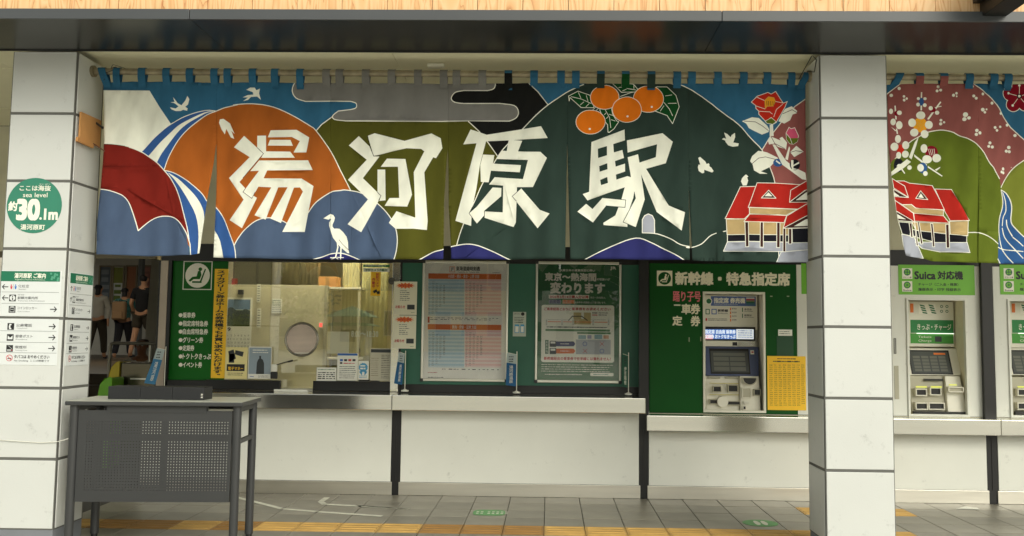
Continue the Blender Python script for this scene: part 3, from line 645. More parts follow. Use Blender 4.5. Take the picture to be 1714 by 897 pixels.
# crimson blossom
for q in range(5):
    t = math.radians(-90 + 72 * q); art.append(('line', tr(P1, ell(1200 + 88 * math.cos(t), 268 + 88 * math.sin(t), 66, 66))))
for q in range(5):
    t = math.radians(-90 + 72 * q); fill('crimson', tr(P1, ell(1200 + 88 * math.cos(t), 268 + 88 * math.sin(t), 60, 60)))
fill('crimson', tr(P1, ell(1200, 268, 60)))
for q in range(5):
    t = math.radians(-90 + 72 * q); line(tr(P1, [(1200 + 25 * math.cos(t), 268 + 25 * math.sin(t)), (1200 + 92 * math.cos(t), 268 + 92 * math.sin(t))]), .9); fill('line', tr(P1, ell(1200 + 98 * math.cos(t), 268 + 98 * math.sin(t), 11, 11, 10)))
fill('black', tr(P1, ell(1200, 265, 22, 22, 12))); fill('line', tr(P1, ell(1200, 265, 12, 12, 10)))
# small blossom dots
for x, y, r in [(127, 204, 15), (58, 265, 15), (168, 275, 12), (194, 293, 11), (170, 307, 13), (310, 107, 10), (480, 183, 14), (470, 220, 13), (500, 214, 13), (500, 107, 8), (640, 242, 12), (613, 260, 14), (643, 268, 8), (720, 142, 11), (777, 183, 13), (790, 267, 13), (810, 288, 13), (873, 248, 13), (956, 328, 14), (872, 387, 17), (905, 384, 9), (890, 410, 12), (720, 430, 22), (712, 470, 18), (748, 461, 15),
              (507, 478, 12), (533, 497, 10), (505, 510, 14), (1033, 420, 12), (1027, 538, 11), (980, 545, 13), (997, 570, 12), (1090, 523, 13), (815, 573, 15), (843, 594, 15), (810, 608, 15), (1160, 614, 14), (933, 682, 14), (922, 712, 13), (954, 718, 14), (1106, 720, 16), (1083, 753, 14), (1110, 757, 14), (1130, 905 - 10, 3)]:
    fill('white', tr(P1, ell(x, y, r, r, 10)))
for x, y, r in [(1020, 65, 12), (1005, 92, 10), (1022, 98, 11)]: fill('white', tr(P2, ell(x, y, r, r * 1.2, 10)))
# plum branch
fill('moss', tr(P1, ell(110, 890, 60, 70)))
fill('blackb', tr(P1, ell(125, 880, 45, 62)))
for q in ([(0, 985), (200, 825), (235, 850), (170, 905), (60, 975), (0, 1030)], [(217, 808), (265, 680), (302, 628), (280, 710), (240, 828)], [(262, 782), (388, 870), (380, 885), (265, 805)], [(395, 880), (520, 970), (515, 978), (395, 895)], [(322, 395), (332, 238), (330, 395)], [(385, 468), (498, 318), (502, 325), (400, 472)], [(85, 360), (97, 360), (103, 475), (92, 475)], [(55, 542), (100, 575), (92, 582)], [(97, 560), (108, 558), (117, 605), (105, 605)], [(455, 915), (500, 890), (500, 900), (470, 925)], [(160, 910), (185, 950), (178, 955), (150, 920)]):
    fill('white', tr(P1, q))
line(tr(P1, [(326, 240), (323, 392)]), 2.4, 'white'); line(tr(P1, [(390, 468), (500, 320)]), 2.4, 'white'); line(tr(P1, [(91, 360), (97, 475)]), 2.2, 'white'); line(tr(P1, [(440, 370), (508, 355)]), 1.2, 'white')
fill('white', tr(P1, [(120, 870), (150, 868), (140, 895), (105, 890)]))
for c, x, y, rx, ry in [('crimson', 105, 425, 22, 25), ('stripe', 325, 320, 22, 35), ('crimson', 430, 385, 30, 25), ('yolk', 318, 525, 66, 66), ('flower', 140, 740, 35, 40), ('crimson', 425, 760, 58, 58), ('river', 345, 905 - 5, 44, 48),
                        ('white', 56, 405, 17, 24), ('white', 127, 420, 22, 20), ('white', 73, 500, 22, 30), ('white', 127, 528, 30, 36), ('white', 116, 650, 26, 36), ('white', 86, 718, 34, 36), ('white', 187, 703, 32, 36), ('white', 124, 793, 24, 30), ('white', 185, 782, 30, 32),
                        ('white', 297, 293, 15, 13), ('white', 357, 293, 15, 13), ('white', 295, 345, 17, 17), ('white', 355, 350, 18, 17), ('white', 414, 373, 20, 19), ('white', 472, 412, 20, 18),
                        ('white', 320, 440, 42, 35), ('white', 243, 505, 35, 37), ('white', 398, 520, 37, 36), ('white', 262, 592, 36, 35), ('white', 358, 603, 37, 36), ('white', 354, 730, 34, 38), ('white', 386, 822, 46, 36), ('white', 472, 812, 37, 37), ('white', 324, 900, 34, 33), ('white', 372, 948, 22, 22), ('white', 222, 900, 20, 20)]:
    fill(c, tr(P1, ell(x, y, rx, ry, 18)))
for i in range(8): t = i * math.pi / 4; line(tr(P1, [(318 + 10 * math.cos(t), 525 + 10 * math.sin(t)), (318 + 45 * math.cos(t), 525 + 45 * math.sin(t))]), .6, 'linec')
for i in range(4): line(tr(P1, [(395 + i * 18, 730), (415 + i * 14, 785)]), .7, 'line')
house(P2, [('stone', [(140, 628), (260, 650), (300, 730), (340, 830), (165, 830)]), ('stone', [(270, 690), (705, 695), (735, 783), (480, 775), (330, 745)]),
           ('tan', [(560, 515), (710, 512), (710, 640), (565, 640)]), ('tan', [(230, 520), (560, 530), (565, 640), (300, 625)]), ('blackb', [(240, 585), (700, 642), (700, 698), (440, 695), (250, 640)]), ('blackb', [(118, 520), (225, 530), (215, 640), (145, 625)]),
           ('roof', [(440, 235), (580, 240), (722, 510), (565, 510), (515, 415)]),
           ('tan', [(150, 375), (230, 372), (260, 395), (512, 418), (510, 466), (250, 445)]),
           ('roof', [(100, 168), (170, 168), (215, 188), (420, 205), (520, 415), (430, 410), (270, 400), (230, 372), (150, 372), (90, 335), (80, 290)]),
           ('roof', [(250, 445), (512, 466), (560, 530), (260, 512)]),
           ('roof', [(65, 148), (175, 212), (203, 310), (80, 230)]), ('post', [(78, 240), (203, 312), (85, 302)]), ('roof', [(90, 335), (245, 445), (262, 525), (100, 425)]), ('post', [(100, 428), (258, 522), (115, 510)]),
           ('post', [(205, 530), (232, 530), (245, 652), (225, 652)]), ('post', [(290, 515), (305, 515), (338, 705), (320, 708)]), ('post', [(262, 530), (275, 580), (300, 722), (282, 722)]), ('post', [(400, 532), (418, 532), (437, 732), (418, 732)]), ('post', [(530, 540), (555, 540), (558, 742), (535, 742)]),
           ('post', [(270, 318), (318, 250), (382, 325)])])
fill('white', tr(P2, [(295, 308), (320, 272), (350, 312)])); fill('white', tr(P2, [(80, 262), (130, 298), (85, 296)])); fill('white', tr(P2, [(108, 452), (180, 500), (112, 492)]))
art2 = art

# ---- panels: constrained triangulation of the print on a gently folded cloth
def pin(px, py, poly):
    inside = np.zeros(len(px), bool); n = len(poly); j = n - 1
    for i in range(n):
        xi, yi = poly[i]; xj, yj = poly[j]
        if yi != yj:
            c = ((yi > py) != (yj > py)) & (px < (xj - xi) * (py - yi) / (yj - yi) + xi); inside ^= c
        j = i
    return inside
pA, pB = atY(0, 448.5, YN), atY(1714, 448.5, YN)
def clip(poly, box):
    for ax, lim, sg in ((0, box[0], 1), (0, box[1], -1), (1, box[2], 1), (1, box[3], -1)):
        out = []
        for i in range(len(poly)):
            a, b = poly[i], poly[(i + 1) % len(poly)]; da, db = (a[ax] - lim) * sg, (b[ax] - lim) * sg
            if da >= 0: out.append(a)
            if (da >= 0) != (db >= 0):
                t = da / (da - db); out.append((a[0] + (b[0] - a[0]) * t, a[1] + (b[1] - a[1]) * t))
        poly = out
        if not poly: return []
    return poly
def fold(u, v, u0, u1, vt, vb, ph):
    t = max(0, min(1, (v - vt) / (vb - vt)))
    ph = 1.3 if v < 240 else 1.3 + (ph - 1.3) * min(1, (v - 240) / 190) * .35
    return (.005 + .013 * t) * math.sin(u * .052 + ph) + (.002 + .0065 * t) * math.sin(u * .143 + ph * 2.3 + v * .006) + .006 * math.sin(u * .021 + v * .019 + ph) + .0022 * math.sin(u * .3 + v * .1) * (1 - t)
def panel(outline, art, bg, parent, ph, y=YN, name='cloth_panel'):
    us = [p[0] for p in outline]; vs = [p[1] for p in outline]
    u0, u1, v0, v1 = min(us), max(us), min(vs), max(vs)
    bx = (u0 - .31, u1 + .37, v0 - .33, v1 + .29)
    polys = [(c, clip(p, bx)) for c, p in art]; polys = [(c, p) for c, p in polys if len(p) > 2]
    V = []; E = []
    def ring(P):
        b = len(V); V.extend([Vector((p[0], p[1])) for p in P]); n = len(P)
        E.extend([(b + i, b + (i + 1) % n) for i in range(n)])
    OL = []
    for a, b in zip(outline, outline[1:] + outline[:1]):
        k = max(1, int(math.hypot(a[0] - b[0], a[1] - b[1]) / 7)); OL += [(a[0] + (b[0] - a[0]) * i / k, a[1] + (b[1] - a[1]) * i / k) for i in range(k)]
    ring(OL)
    for c, p in polys: ring(p)
    gx, gy = np.meshgrid(np.arange(u0 + 2.3, u1, 5.5), np.arange(v0 + 2.1, v1 - 1.5, 7.0)); gx = gx.ravel(); gy = gy.ravel()
    ok = pin(gx, gy, OL)
    V.extend([Vector((x, y2)) for x, y2 in zip(gx[ok], gy[ok])])
    vo, eo, fo, *_ = delaunay_2d_cdt(V, E, [], 0, 1e-3)
    vo = np.array([tuple(p) for p in vo]); fo = np.array([f for f in fo if len(f) == 3])
    cen = vo[fo].mean(1); keep = pin(cen[:, 0], cen[:, 1], OL); fo = fo[keep]; cen = cen[keep]
    names = sorted(set([bg] + [c for c, _ in polys])); idx = np.full(len(fo), names.index(bg))
    for c, p in polys: idx[pin(cen[:, 0], cen[:, 1], p)] = names.index(c)
    a2 = (fo, vo)
    d1 = vo[fo[:, 1]] - vo[fo[:, 0]]; d2 = vo[fo[:, 2]] - vo[fo[:, 0]]
    flip = (d1[:, 0] * d2[:, 1] - d1[:, 1] * d2[:, 0]) > 0        # pixel y runs down: keep normals towards the street
    fo[flip] = fo[flip][:, ::-1]
    used = np.unique(fo); rm = -np.ones(len(vo), int); rm[used] = np.arange(len(used)); fo = rm[fo]; vo = vo[used]
    co3 = []
    for u, v in vo:
        p = atY(u, v, y); co3.append((p[0] - parent.location.x, p[1] + fold(u, v, u0, u1, v0, v1, ph) - parent.location.y, p[2] - parent.location.z))
    me = bpy.data.meshes.new(name); me.from_pydata(co3, [], [tuple(map(int, f)) for f in fo])
    for nme in names: me.materials.append(NM[nme])
    me.polygons.foreach_set('material_index', idx.astype(np.int32)); me.polygons.foreach_set('use_smooth', np.ones(len(fo), bool)); me.update()
    o = bpy.data.objects.new(name, me); COL.objects.link(o); o.parent = parent
    so_ = o.modifiers.new('thickness', 'SOLIDIFY'); so_.thickness = .0015; so_.offset = -1
    return o
def tab(u, vt, vb, w, c, c2, parent, lean=0, split=None):
    """a hanging loop: a strip from the cloth up over the pole and down behind it"""
    r = .027; zp = rodz(u); b = MB(); x = XX(u, (vt + vb) / 2, YN); hw = w / 2 / FOC * 6.12
    zb = ZZ(u, vb, YN); path = [(YN - .004, zb - .02), (YN - .006, zb)]
    path += [(YN - r * .92, (zb + zp) / 2 + .01)]
    path += [(YN - r * math.cos(t), zp + r * math.sin(t)) for t in [math.pi * k / 8 for k in range(9)]]
    path += [(YN + .010, zb), (YN + .006, zb - .03)]
    zs = ZZ(u, split, YN) if split else None
    vs = []
    for k, (yy, zz) in enumerate(path):
        lx = lean * (zz - zb) / max(zp - zb, .01)
        vs += [(x + lx - hw, yy, zz), (x + lx + hw, yy, zz)]
    for k in range(len(path) - 1):
        m = NM[c2 if (split and k < 3) else c]
        b.add([vs[2 * k], vs[2 * k + 1], vs[2 * k + 3], vs[2 * k + 2]], [(0, 1, 2, 3)], m, False)
    o = b.build('hanging_tab', parent)
    so_ = o.modifiers.new('thickness', 'SOLIDIFY'); so_.thickness = .0015; so_.offset = 0
RZ0, RZ1 = ZZ(170, 119.5, YN), ZZ(1340, 127.5, YN)
def rodz(u): return RZ0 + (RZ1 - RZ0) * (u - 170) / 1170
M_rod = mat('weathered galvanised pipe', (150, 140, 116), .5, .5, var=.3, scale=14)
c1 = thing('noren_curtain', 'long blue, orange and dark green curtain dyed with 湯河原駅, a white egret and oranges', 'curtain', (-.7, YN, 3.1))
pl = [
    ([(173, 138), (220, 136), (300, 137), (361.8, 139), (361.2, 238), (356.7, 272), (346, 336), (339, 385), (334, 424), (320, 427), (250, 428.5), (200, 427), (160, 425.5), (163, 370), (170, 317), (174, 275), (175.5, 235), (174, 180)], .3),
    ([(361, 139), (430, 137.5), (500, 138), (553.8, 139), (553.8, 200), (553.8, 434), (470, 433), (394, 432), (356, 430.5), (359.7, 346), (361.2, 290), (361, 238)], 1.9),
    ([(553, 139), (640, 139.5), (750.2, 140), (749.8, 247), (747, 280), (743.5, 338), (742.8, 400), (741.6, 433.5), (640, 434.5), (553, 434)], 3.4),
    ([(749.5, 140), (850, 139), (950.2, 139.5), (949.6, 234), (948, 330), (946, 433), (850, 434), (755, 433), (754, 400), (751, 345), (750.6, 298), (749.5, 247)], .9),
    ([(949.4, 139.5), (1050, 140), (1151.6, 140), (1151.6, 250), (1153.4, 350), (1154.6, 435), (1050, 434), (954.5, 433.5), (951.6, 330), (949.4, 234)], 2.6),
    ([(1151, 140), (1240, 140), (1349, 142), (1350, 300), (1353, 439), (1260, 438), (1158.4, 436), (1154.2, 350), (1151, 250)], 4.4)]
for ol, ph in pl: panel(ol, art1, 'sky', c1, ph)
for u, w in [(180, 13), (197, 12), (239, 13), (280, 12.5), (319, 12.5), (360, 12.5), (382, 12.5), (424, 12.5), (461, 12.5), (503, 12)]: tab(u, 113, 142, w, 'sky', 'sky', c1, lean=-.03 if u == 180 else 0)
for u in (547, 569, 613, 656, 700, 743, 764.5, 807.5): tab(u, 115, 143, 13, 'gray', 'gray', c1)
tab(851, 117, 143, 13, 'sky', 'black', c1, split=124)
for u in (894, 939, 963.7): tab(u, 117, 143, 13, 'sky', 'sky', c1)
for u, c in ((1005.5, 'dark'), (1047, 'leaf'), (1090, 'dark')): tab(u, 119, 143, 13, 'sky', c, c1, split=131)
for u in (1133, 1157.5, 1201, 1244, 1283.5): tab(u, 119, 143, 13, 'sky', 'sky', c1)
tab(1324, 119, 144, 12, 'sky', 'sky', c1); tab(1341, 119, 144, 12, 'sky', 'sky', c1, lean=.03)
pole = thing('curtain_pole', 'weathered metal pipe carrying the long curtain between the two columns', 'pole', (-.7, YN, RZ0))
pa, pb = (-3.218, YN, rodz(152)), (1.784, YN, rodz(1354))
MB().cyl(pa, pb, .0225, M_rod, 18).build('pipe', pole)
MB().cyl((-3.2245, YN, pa[2]), (-3.205, YN, pa[2]), .04, M_rod, 18).build('flange', pole)
MB().cyl((1.7895, YN, pb[2]), (1.77, YN, pb[2]), .04, M_rod, 18).build('flange', pole)
tie = MB(); tie.tube([(-3.10 + .045 * math.sin(t * .8), YN + .03 * math.cos(t * .8), pa[2] + .01 + .03 * math.sin(t * .8 + 1)) for t in range(17)], .0022, M_ink, 5)
tie.tube([(-3.0, YN + .03, pa[2] + .03), (-3.08, YN + .0, pa[2] + .05), (-3.13, YN - .02, pa[2] - .07)], .002, M_ink, 5); tie.build('tie_cord', pole)
tie = MB(); tie.tube([(1.74, YN, pb[2] + .02), (1.70, YN - .03, pb[2] - .03), (1.785, YN - .06, pb[2] + .13), (1.786, YN - .15, pb[2] + .07), (1.786, YN - .1, pb[2] + .0), (1.76, YN - .02, pb[2] + .03)], .003, M_ink, 5); tie.build('tie_cord', pole)

c2 = thing('noren_curtain', 'shorter curtain right of the white column with rose hills, plum blossom and a blue river', 'curtain', (3.0, YN, 3.1))
ph2 = [([(1484, 142), (1560, 140), (1636.8, 140), (1637.8, 300), (1636.8, 440), (1600, 439), (1560, 437), (1548, 433), (1515, 428), (1509, 410), (1499.5, 352), (1492, 300), (1486, 240)], 5.1),
       ([(1636, 140), (1720, 140), (1810, 140), (1812, 442), (1720, 441), (1636, 440), (1637, 300)], 2.2)]
for ol, ph in ph2: panel(ol, art2, 'sky', c2, ph)
for u, c in ((1496, 'sky'), (1538, 'rose2'), (1578.5, 'rose2'), (1621, 'sky'), (1662, 'sky'), (1685.5, 'sky'), (1725, 'sky'), (1765, 'sky'), (1800, 'sky')):
    tab(u, 119, 144, 13, 'sky', c, c2, lean=.03 if u == 1496 else 0, split=126 if c != 'sky' else None)
pole = thing('curtain_pole', 'metal pipe carrying the plum blossom curtain at the right', 'pole', (3.5, YN, RZ1))
MB().cyl((2.245, YN, rodz(1480)), (7.0, YN, rodz(1480) - .02), .0225, M_rod, 18).build('pipe', pole)
MB().cyl((2.2405, YN, rodz(1480)), (2.258, YN, rodz(1480)), .04, M_rod, 18).build('flange', pole)
# ================================================================ TICKET WINDOW
def seat_icon(b, r, y, fg, bg, border=False):
    """seated passenger pictogram: disc with a reclining figure"""
    x0, x1, z0, z1 = r; S = min(x1 - x0, z1 - z0); cx, cz = (x0 + x1) / 2, (z0 + z1) / 2
    P = lambda pts: [(cx + p * S / 2, cz + q * S / 2) for p, q in pts]
    if border:
        b.frame(r, S * .03, y - .0012, y - .0002, fg); b.disc(cx, cz, S * .43, y - .0008, fg); fig = bg
    else:
        b.sheet([(x0, z0), (x1, z0), (x1, z1), (x0, z1)], y - .0004, fg); b.disc(cx, cz, S * .42, y - .0008, bg); fig = fg
    yy = y - .0014
    b.disc(cx + S * .09, cz + S * .22, S * .065, yy, fig, n=14)
    b.sheet(P([(.02, .30), (.20, .34), (.28, .02), (.16, -.26), (-.26, -.26), (-.50, -.44), (-.62, -.36), (-.36, -.10), (-.06, -.06)]), yy, fig)
    b.sheet(P([(.50, .48), (.58, .44), (.30, -.40), (.30, -.52), (-.36, -.52), (-.36, -.40), (.18, -.40)]), yy, fig)
# frame of the passage side: pale post, dark edge
r = rect(265, 430, 281, 656, YG - .05)
t = thing('window_jamb', 'pale steel jamb between the station entrance and the green ticket list', 'jamb', ((r[0] + r[1]) / 2, YG - .05, 0))
MB().box(r[0], r[1] - .02, YG - .05, YG + .05, .886, 2.0745, mat('pale painted steel', (176, 162, 146), .45, .2)).build('post', t, bevel=.003)
MB().box(r[1] - .0195, r[1] + .012, YG - .045, YG + .05, .886, 2.0745, M_black).build('gasket', t)
MB().box(r[0] - .02, r[0] - .0005, YG - .04, YG + .05, 0, 2.0745, M_black).build('edge_trim', t)
MB().box(r[0] - .02, r[0] + .1, YG - .035, YG + .05, 0, .7, M_black).build('lower_post', t)
# glass pane and mullion
xg0, xg1 = XX(279, 540, YG), XX(655, 540, YG)
t = thing('ticket_window', 'wide glass ticket window with a round metal speaking grille', 'window', ((xg0 + xg1) / 2, YG, .9))
gl = MB().box(xg0, xg1, YG - .004, YG + .004, .888, 2.12, M_glass).build('pane', t)
rb = rect(340, 637, 471, 655, YG - .1)
MB().box(rb[0], XX(470, 645, YG - .02), YG - .05, YG - .006, .8865, ZZ(420, 636, YG - .02), M_blacks).build('ledge_box', t, bevel=.003)
MB().box(XX(525, 645, YG - .02), XX(655, 645, YG - .02) - .002, YG - .05, YG - .006, .8865, ZZ(590, 638, YG - .02), M_blacks).build('ledge_box', t, bevel=.003)
MB().box(xg0, rb[0] - .002, YG - .045, YG - .0061, .8865, ZZ(320, 636, YG - .02), M_blacks).build('ledge_box', t, bevel=.003)
MB().box(XX(470, 645, YG - .02) + .002, XX(525, 645, YG - .02) - .002, YG - .03, YG - .006, .8865, .905, M_steel).build('track', t)
r = rect(655, 430, 668, 660, YG - .06)
MB().box(r[0], r[1], YG - .06, YG + .05, .8865, 2.0745, M_steel).build('mullion', t, bevel=.004)
MB().box(r[1] + .0005, r[1] + .02, YG - .05, YG + .05, .8865, 2.0745, M_black).build('gasket', t)
# round speaking grille in the pane
gc = atY(505, 568, YG - .012); gr = (XX(532, 568, YG) - XX(478, 568, YG)) / 2
g = MB()
N = 32
for k in range(N):
    t0, t1 = 2 * math.pi * k / N, 2 * math.pi * (k + 1) / N
    g.cyl((gc[0] + gr * math.cos(t0), YG - .012, gc[2] + gr * math.sin(t0)), (gc[0] + gr * math.cos(t1), YG - .012, gc[2] + gr * math.sin(t1)), .0105, mat('polished ring steel', (150, 146, 136), .2, .95), 8, caps=False)
gring = g.build('grille_ring', t)
mesh = MB(); st = .0125
for i in range(-13, 14):
    for j in range(-13, 14):
        x, z = i * st + (j % 2) * st / 2, j * st * .9
        if math.hypot(x, z) < gr - .012: mesh.disc(gc[0] + x, gc[2] + z, .0030, YG - .0088, M_black, n=6)
mesh.disc(gc[0], gc[2], gr - .004, YG - .008, mat('perforated pale metal', (232, 214, 200), .5, .0, var=.1))
mo = sub(gring, 'grille_mesh', mesh, kind='stuff')
bs = MB().box(gc[0] - .06, gc[0] + .08, YG - .02, YG - .006, gc[2] - gr * .87, gc[2] - gr * .80, M_alu).build('grille_bracket', t)

# ---- green list board
def sheet_thing(name, label, cat, r, y, th, m, fn, group=None, bevel=0, back='sheet'):
    t = thing(name, label, cat, ((r[0] + r[1]) / 2, y, r[2]), group)
    MB().plate(r, y, th, m).build(back, t, bevel=bevel)
    fn(t, y - th - .0006)
    return t
M_gsign = mat('list sign green', (10, 94, 20), .5, var=.04, spec=.25)
r = rect(279, 428, 379, 636, YG - .006)
def f(t, y):
    b = MB(); seat_icon(b, rect(306.5, 437, 355, 485, y), y, M_white, M_gsign, True); b.build('pictogram', t)
    b = MB()
    for s, v, u1 in (('乗車券', 527.5, 327), ('指定席特急券', 541.5, 348), ('自由席特急券', 555, 348), ('グリーン券', 569, 340), ('定期券', 582.5, 325), ('トクトクきっぷ', 596.5, 353), ('イベント券', 610.5, 338)):
        q = rect(299, v - 3.3, 305.6, v + 3.3, y); b.disc((q[0] + q[1]) / 2, (q[2] + q[3]) / 2, (q[1] - q[0]) / 2, y, M_white, n=16)
        b.text(s, rect(306, v - 4.6, u1, v + 4.6, y), y, M_white, bold=.028)
    b.build('lettering', t)
sheet_thing('ticket_list_sign', 'dark green sign listing ticket kinds under a white seated passenger pictogram', 'sign', r, YG - .0065, .004, M_gsign, f)
r = rect(356, 450, 379, 633, YG - .016)
def f(t, y): MB().vtext('スイカグリーン券はホームの券売機でもお買い求めいただけます。', rect(359.5, 452, 374.5, 631, y), y, M_ink, bold=.035).build('lettering', t)
sheet_thing('notice_strip', 'tall narrow yellow strip of vertical black lettering beside the green list', 'sign', r, YG - .0115, .001, M_yel, f)

# things stuck on the glass or standing on the ledge
YS = YG - .008
M_cyan = flat('cyan ink', (72, 160, 206)); M_sky = flat('pale sky print', (150, 166, 178)); M_dk = flat('dark photo print', (52, 58, 60))
def f(t, y):
    b = MB(); b.box(*rect(383, 592, 392, 607, y)[:2], y, y + .0003, *rect(383, 592, 392, 607, y)[2:], M_dk)
    b.pprism([(382, 588), (391, 585), (395, 600), (390, 603), (385, 606)], y, y, y + .0003, M_dk); b.pprism([(394, 586), (408, 589), (406, 597), (393, 593)], y, y, y + .0003, M_dk)
    b.sheet([(XX(379, 0, y), 0)] * 0 or [(a, c) for a, c in zip(*(lambda q: ((q[0], q[1], q[1], q[0]), (q[2], q[2], q[3], q[3])))(rect(379.5, 609.5, 409.5, 621, y)))], y - .0002, M_ink)
    b.text('電子マネー', rect(382, 614, 407, 619.5, y), y - .0006, M_yel, bold=.02); b.lines(rect(381, 623, 408, 629, y), 2, y, M_ink, seed=3)
    b.build('print', t)
sheet_thing('small_poster', 'pale yellow leaflet showing dark cards, propped behind the green sign edge', 'poster', rect(377, 581, 414, 634, YS - .02), YS - .02, .0012, mat('pale yellow paper', (236, 224, 160), .6, var=.03), f)
def f(t, y):
    b = MB(); b.sheet([(q[0], q[1]) for q in [(rect(416.5, 582, 453.5, 626, y)[i], rect(416.5, 582, 453.5, 626, y)[j]) for i, j in ((0, 2), (1, 2), (1, 3), (0, 3))]], y, M_sky)
    b.pprism([(428.5, 626), (430, 607), (432, 602), (434, 600), (434, 595.5), (437, 595.5), (437, 600), (440, 602), (442, 608), (442, 626)], y, y - .0005, y, M_dk)
    b.lines(rect(418, 628, 425, 632, y), 1, y, M_blue, seed=8); b.lines(rect(432, 628, 450, 632, y), 2, y, M_ink, seed=9)
    b.lines(rect(423, 584, 450, 592, y), 2, y - .0004, M_paper, seed=5)
    b.build('print', t)
sheet_thing('small_poster', 'grey-blue poster of a standing man in a dark coat, on the window ledge', 'poster', rect(415.5, 580, 454.5, 634, YS - .02), YS - .02, .0012, M_paper, f)
def f(t, y): 
    b = MB().lines(rect(532, 622, 561, 635, y), 4, y, M_ink, fill=.5, jag=.02, seed=2, gaps=.6); b.lines(rect(532, 617, 561, 620, y), 1, y, M_gink, seed=4); b.build('print', t)
sheet_thing('desk_calendar', 'small white calendar standing on the black ledge right of the grille', 'calendar', rect(530, 615, 563, 637.5, YS - .015), YS - .015, .004, M_paper, f)
def f(t, y):
    b = MB(); b.plate(rect(565, 591.5, 598.5, 595, y), y, .0003, M_blue)
    for k, c in enumerate((M_blue, M_ink, M_red, M_ink)): b.plate(rect(569 + k * 7, 601, 574 + k * 7, 604.5, y), y, .0003, c)
    b.plate(rect(569, 606, 573, 609, y), y, .0003, M_ink); b.lines(rect(575, 606, 594, 610, y), 1, y, M_red, seed=1)
    b.lines(rect(568, 612, 596, 634, y), 7, y, M_ink, fill=.28, seed=11); b.build('print', t)
sheet_thing('notice_card', 'white notice with a blue heading and card logos, propped on the right ledge', 'notice', rect(564.5, 591, 599, 637, YS - .012), YS - .012, .003, M_paper, f)
def f(t, y):
    b = MB(); q = rect(600, 606, 616, 624, y); cx, cz = (q[0] + q[1]) / 2, (q[2] + q[3]) / 2; R = (q[1] - q[0]) / 2
    b.prism([(cx + R * (1 if i % 2 else .86) * math.cos(i * math.pi / 16), cz + R * (1 if i % 2 else .86) * math.sin(i * math.pi / 16)) for i in range(32)], y - .0003, y, M_cyan)
    b.pprism([(601, 622), (606, 620), (606, 629)], y, y - .0003, y, M_cyan); b.pprism([(615, 622), (610, 620), (610, 629)], y, y - .0003, y, M_cyan)
    b.lines(rect(603, 610, 613, 619, y), 2, y - .0005, M_paper, fill=.6, seed=6); b.lines(rect(601, 628, 615, 633, y), 2, y, M_cyan, fill=.4, seed=7); b.build('print', t)
sheet_thing('notice_card', 'white card with a blue rosette badge, beside the logo notice', 'notice', rect(599.8, 604, 617.2, 635.5, YS - .02), YS - .02, .002, M_paper, f)
def f(t, y):
    b = MB(); b.plate(rect(621, 584.5, 654, 590, y), y, .0003, M_dk); b.lines(rect(638, 593, 653, 634, y), 14, y, M_ink, fill=.3, seed=13); b.lines(rect(621, 598, 634, 630, y), 10, y, mat('brown print', (140, 128, 104)), fill=.3, seed=14); b.build('print', t)
sheet_thing('notice_card', 'tall pale notice with a dark heading in the corner by the steel mullion', 'notice', rect(619.5, 583, 654.8, 637, YS - .012), YS - .012, .002, mat('pale grey paper', (196, 192, 172), .6), f)
def f(t, y):
    b = MB(); b.vtext('防犯カメラ', rect(629, 457, 634.8, 481, y), y, M_red, bold=.03); b.vtext('作動中', rect(622.8, 465, 628.2, 482, y), y, M_red, bold=.03)
    b.pprism([(624, 487), (630, 484), (632, 488), (626, 491)], y, y - .0003, y, M_ink); b.pprism([(630, 489), (635, 486), (636, 491), (632, 493)], y, y - .0003, y, M_ink); b.build('print', t)
t = sheet_thing('warning_sticker', 'yellow camera warning sticker with red vertical lettering on the glass', 'sticker', rect(620.5, 455, 637, 495, YS), YS, .0008, M_yel, f)
def f(t, y): MB().text('防犯カメラ作動中', rect(612, 450, 648, 454, y), y, M_gink, bold=.03).build('lettering', t)
sheet_thing('window_label', 'lower of two thin green and white labels at the top of the glass', 'label', rect(608, 448.8, 652, 455, YS), YS, .0006, M_paper, f)
def f(t, y): MB().lines(rect(611, 443.6, 650, 446, y), 1, y, M_paper, fill=.6, seed=5).build('lettering', t)
sheet_thing('window_label', 'upper of two thin green and white labels at the top of the glass', 'label', rect(608, 442.8, 652, 447, YS), YS, .0006, mat('label green', (60, 130, 80)), f)
q = atY(655, 470, YG - .09)
b = thing('round_sticker', 'round grey sticker on the steel mullion above the white handbills', 'sticker', (q[0], YG - .064, q[2]))
MB().disc(q[0], q[2], .033, YG - .064, mat('grey sticker', (84, 84, 78)), th=.001).build('disc', b); MB().lines((q[0] - .022, q[0] + .022, q[2] - .008, q[2] + .008), 1, YG - .0645, M_ink, seed=1).build('print', b)
# small microphone and tray
q = atY(460.5, 634, YG - .03)
t = thing('counter_intercom', 'small black and white intercom with a thin microphone on the window ledge', 'intercom', (q[0], YG - .04, q[2]))
MB().box(q[0] - .032, q[0] + .03, YG - .075, YG - .052, q[2] + .002, q[2] + .065, M_ink).build('speaker_box', t, bevel=.006)
MB().box(q[0] - .028, q[0] + .026, YG - .075, YG - .052, q[2] + .068, q[2] + .135, M_paper).build('upper_box', t, bevel=.006)
MB().tube([(q[0] + .02, YG - .07, q[2] + .13), (q[0] + .1, YG - .08, q[2] + .155), (q[0] + .17, YG - .085, q[2] + .17)], .004, M_ink).tube([(q[0] + .13, YG - .082, q[2] + .16), (q[0] + .175, YG - .085, q[2] + .172)], .008, M_ink).build('microphone', t)
r = rect(465, 647, 521, 653, YG - .1)
t = thing('payment_tray', 'pale shallow tray on the counter in the window opening', 'tray', ((r[0] + r[1]) / 2, YG - .12, .8865))
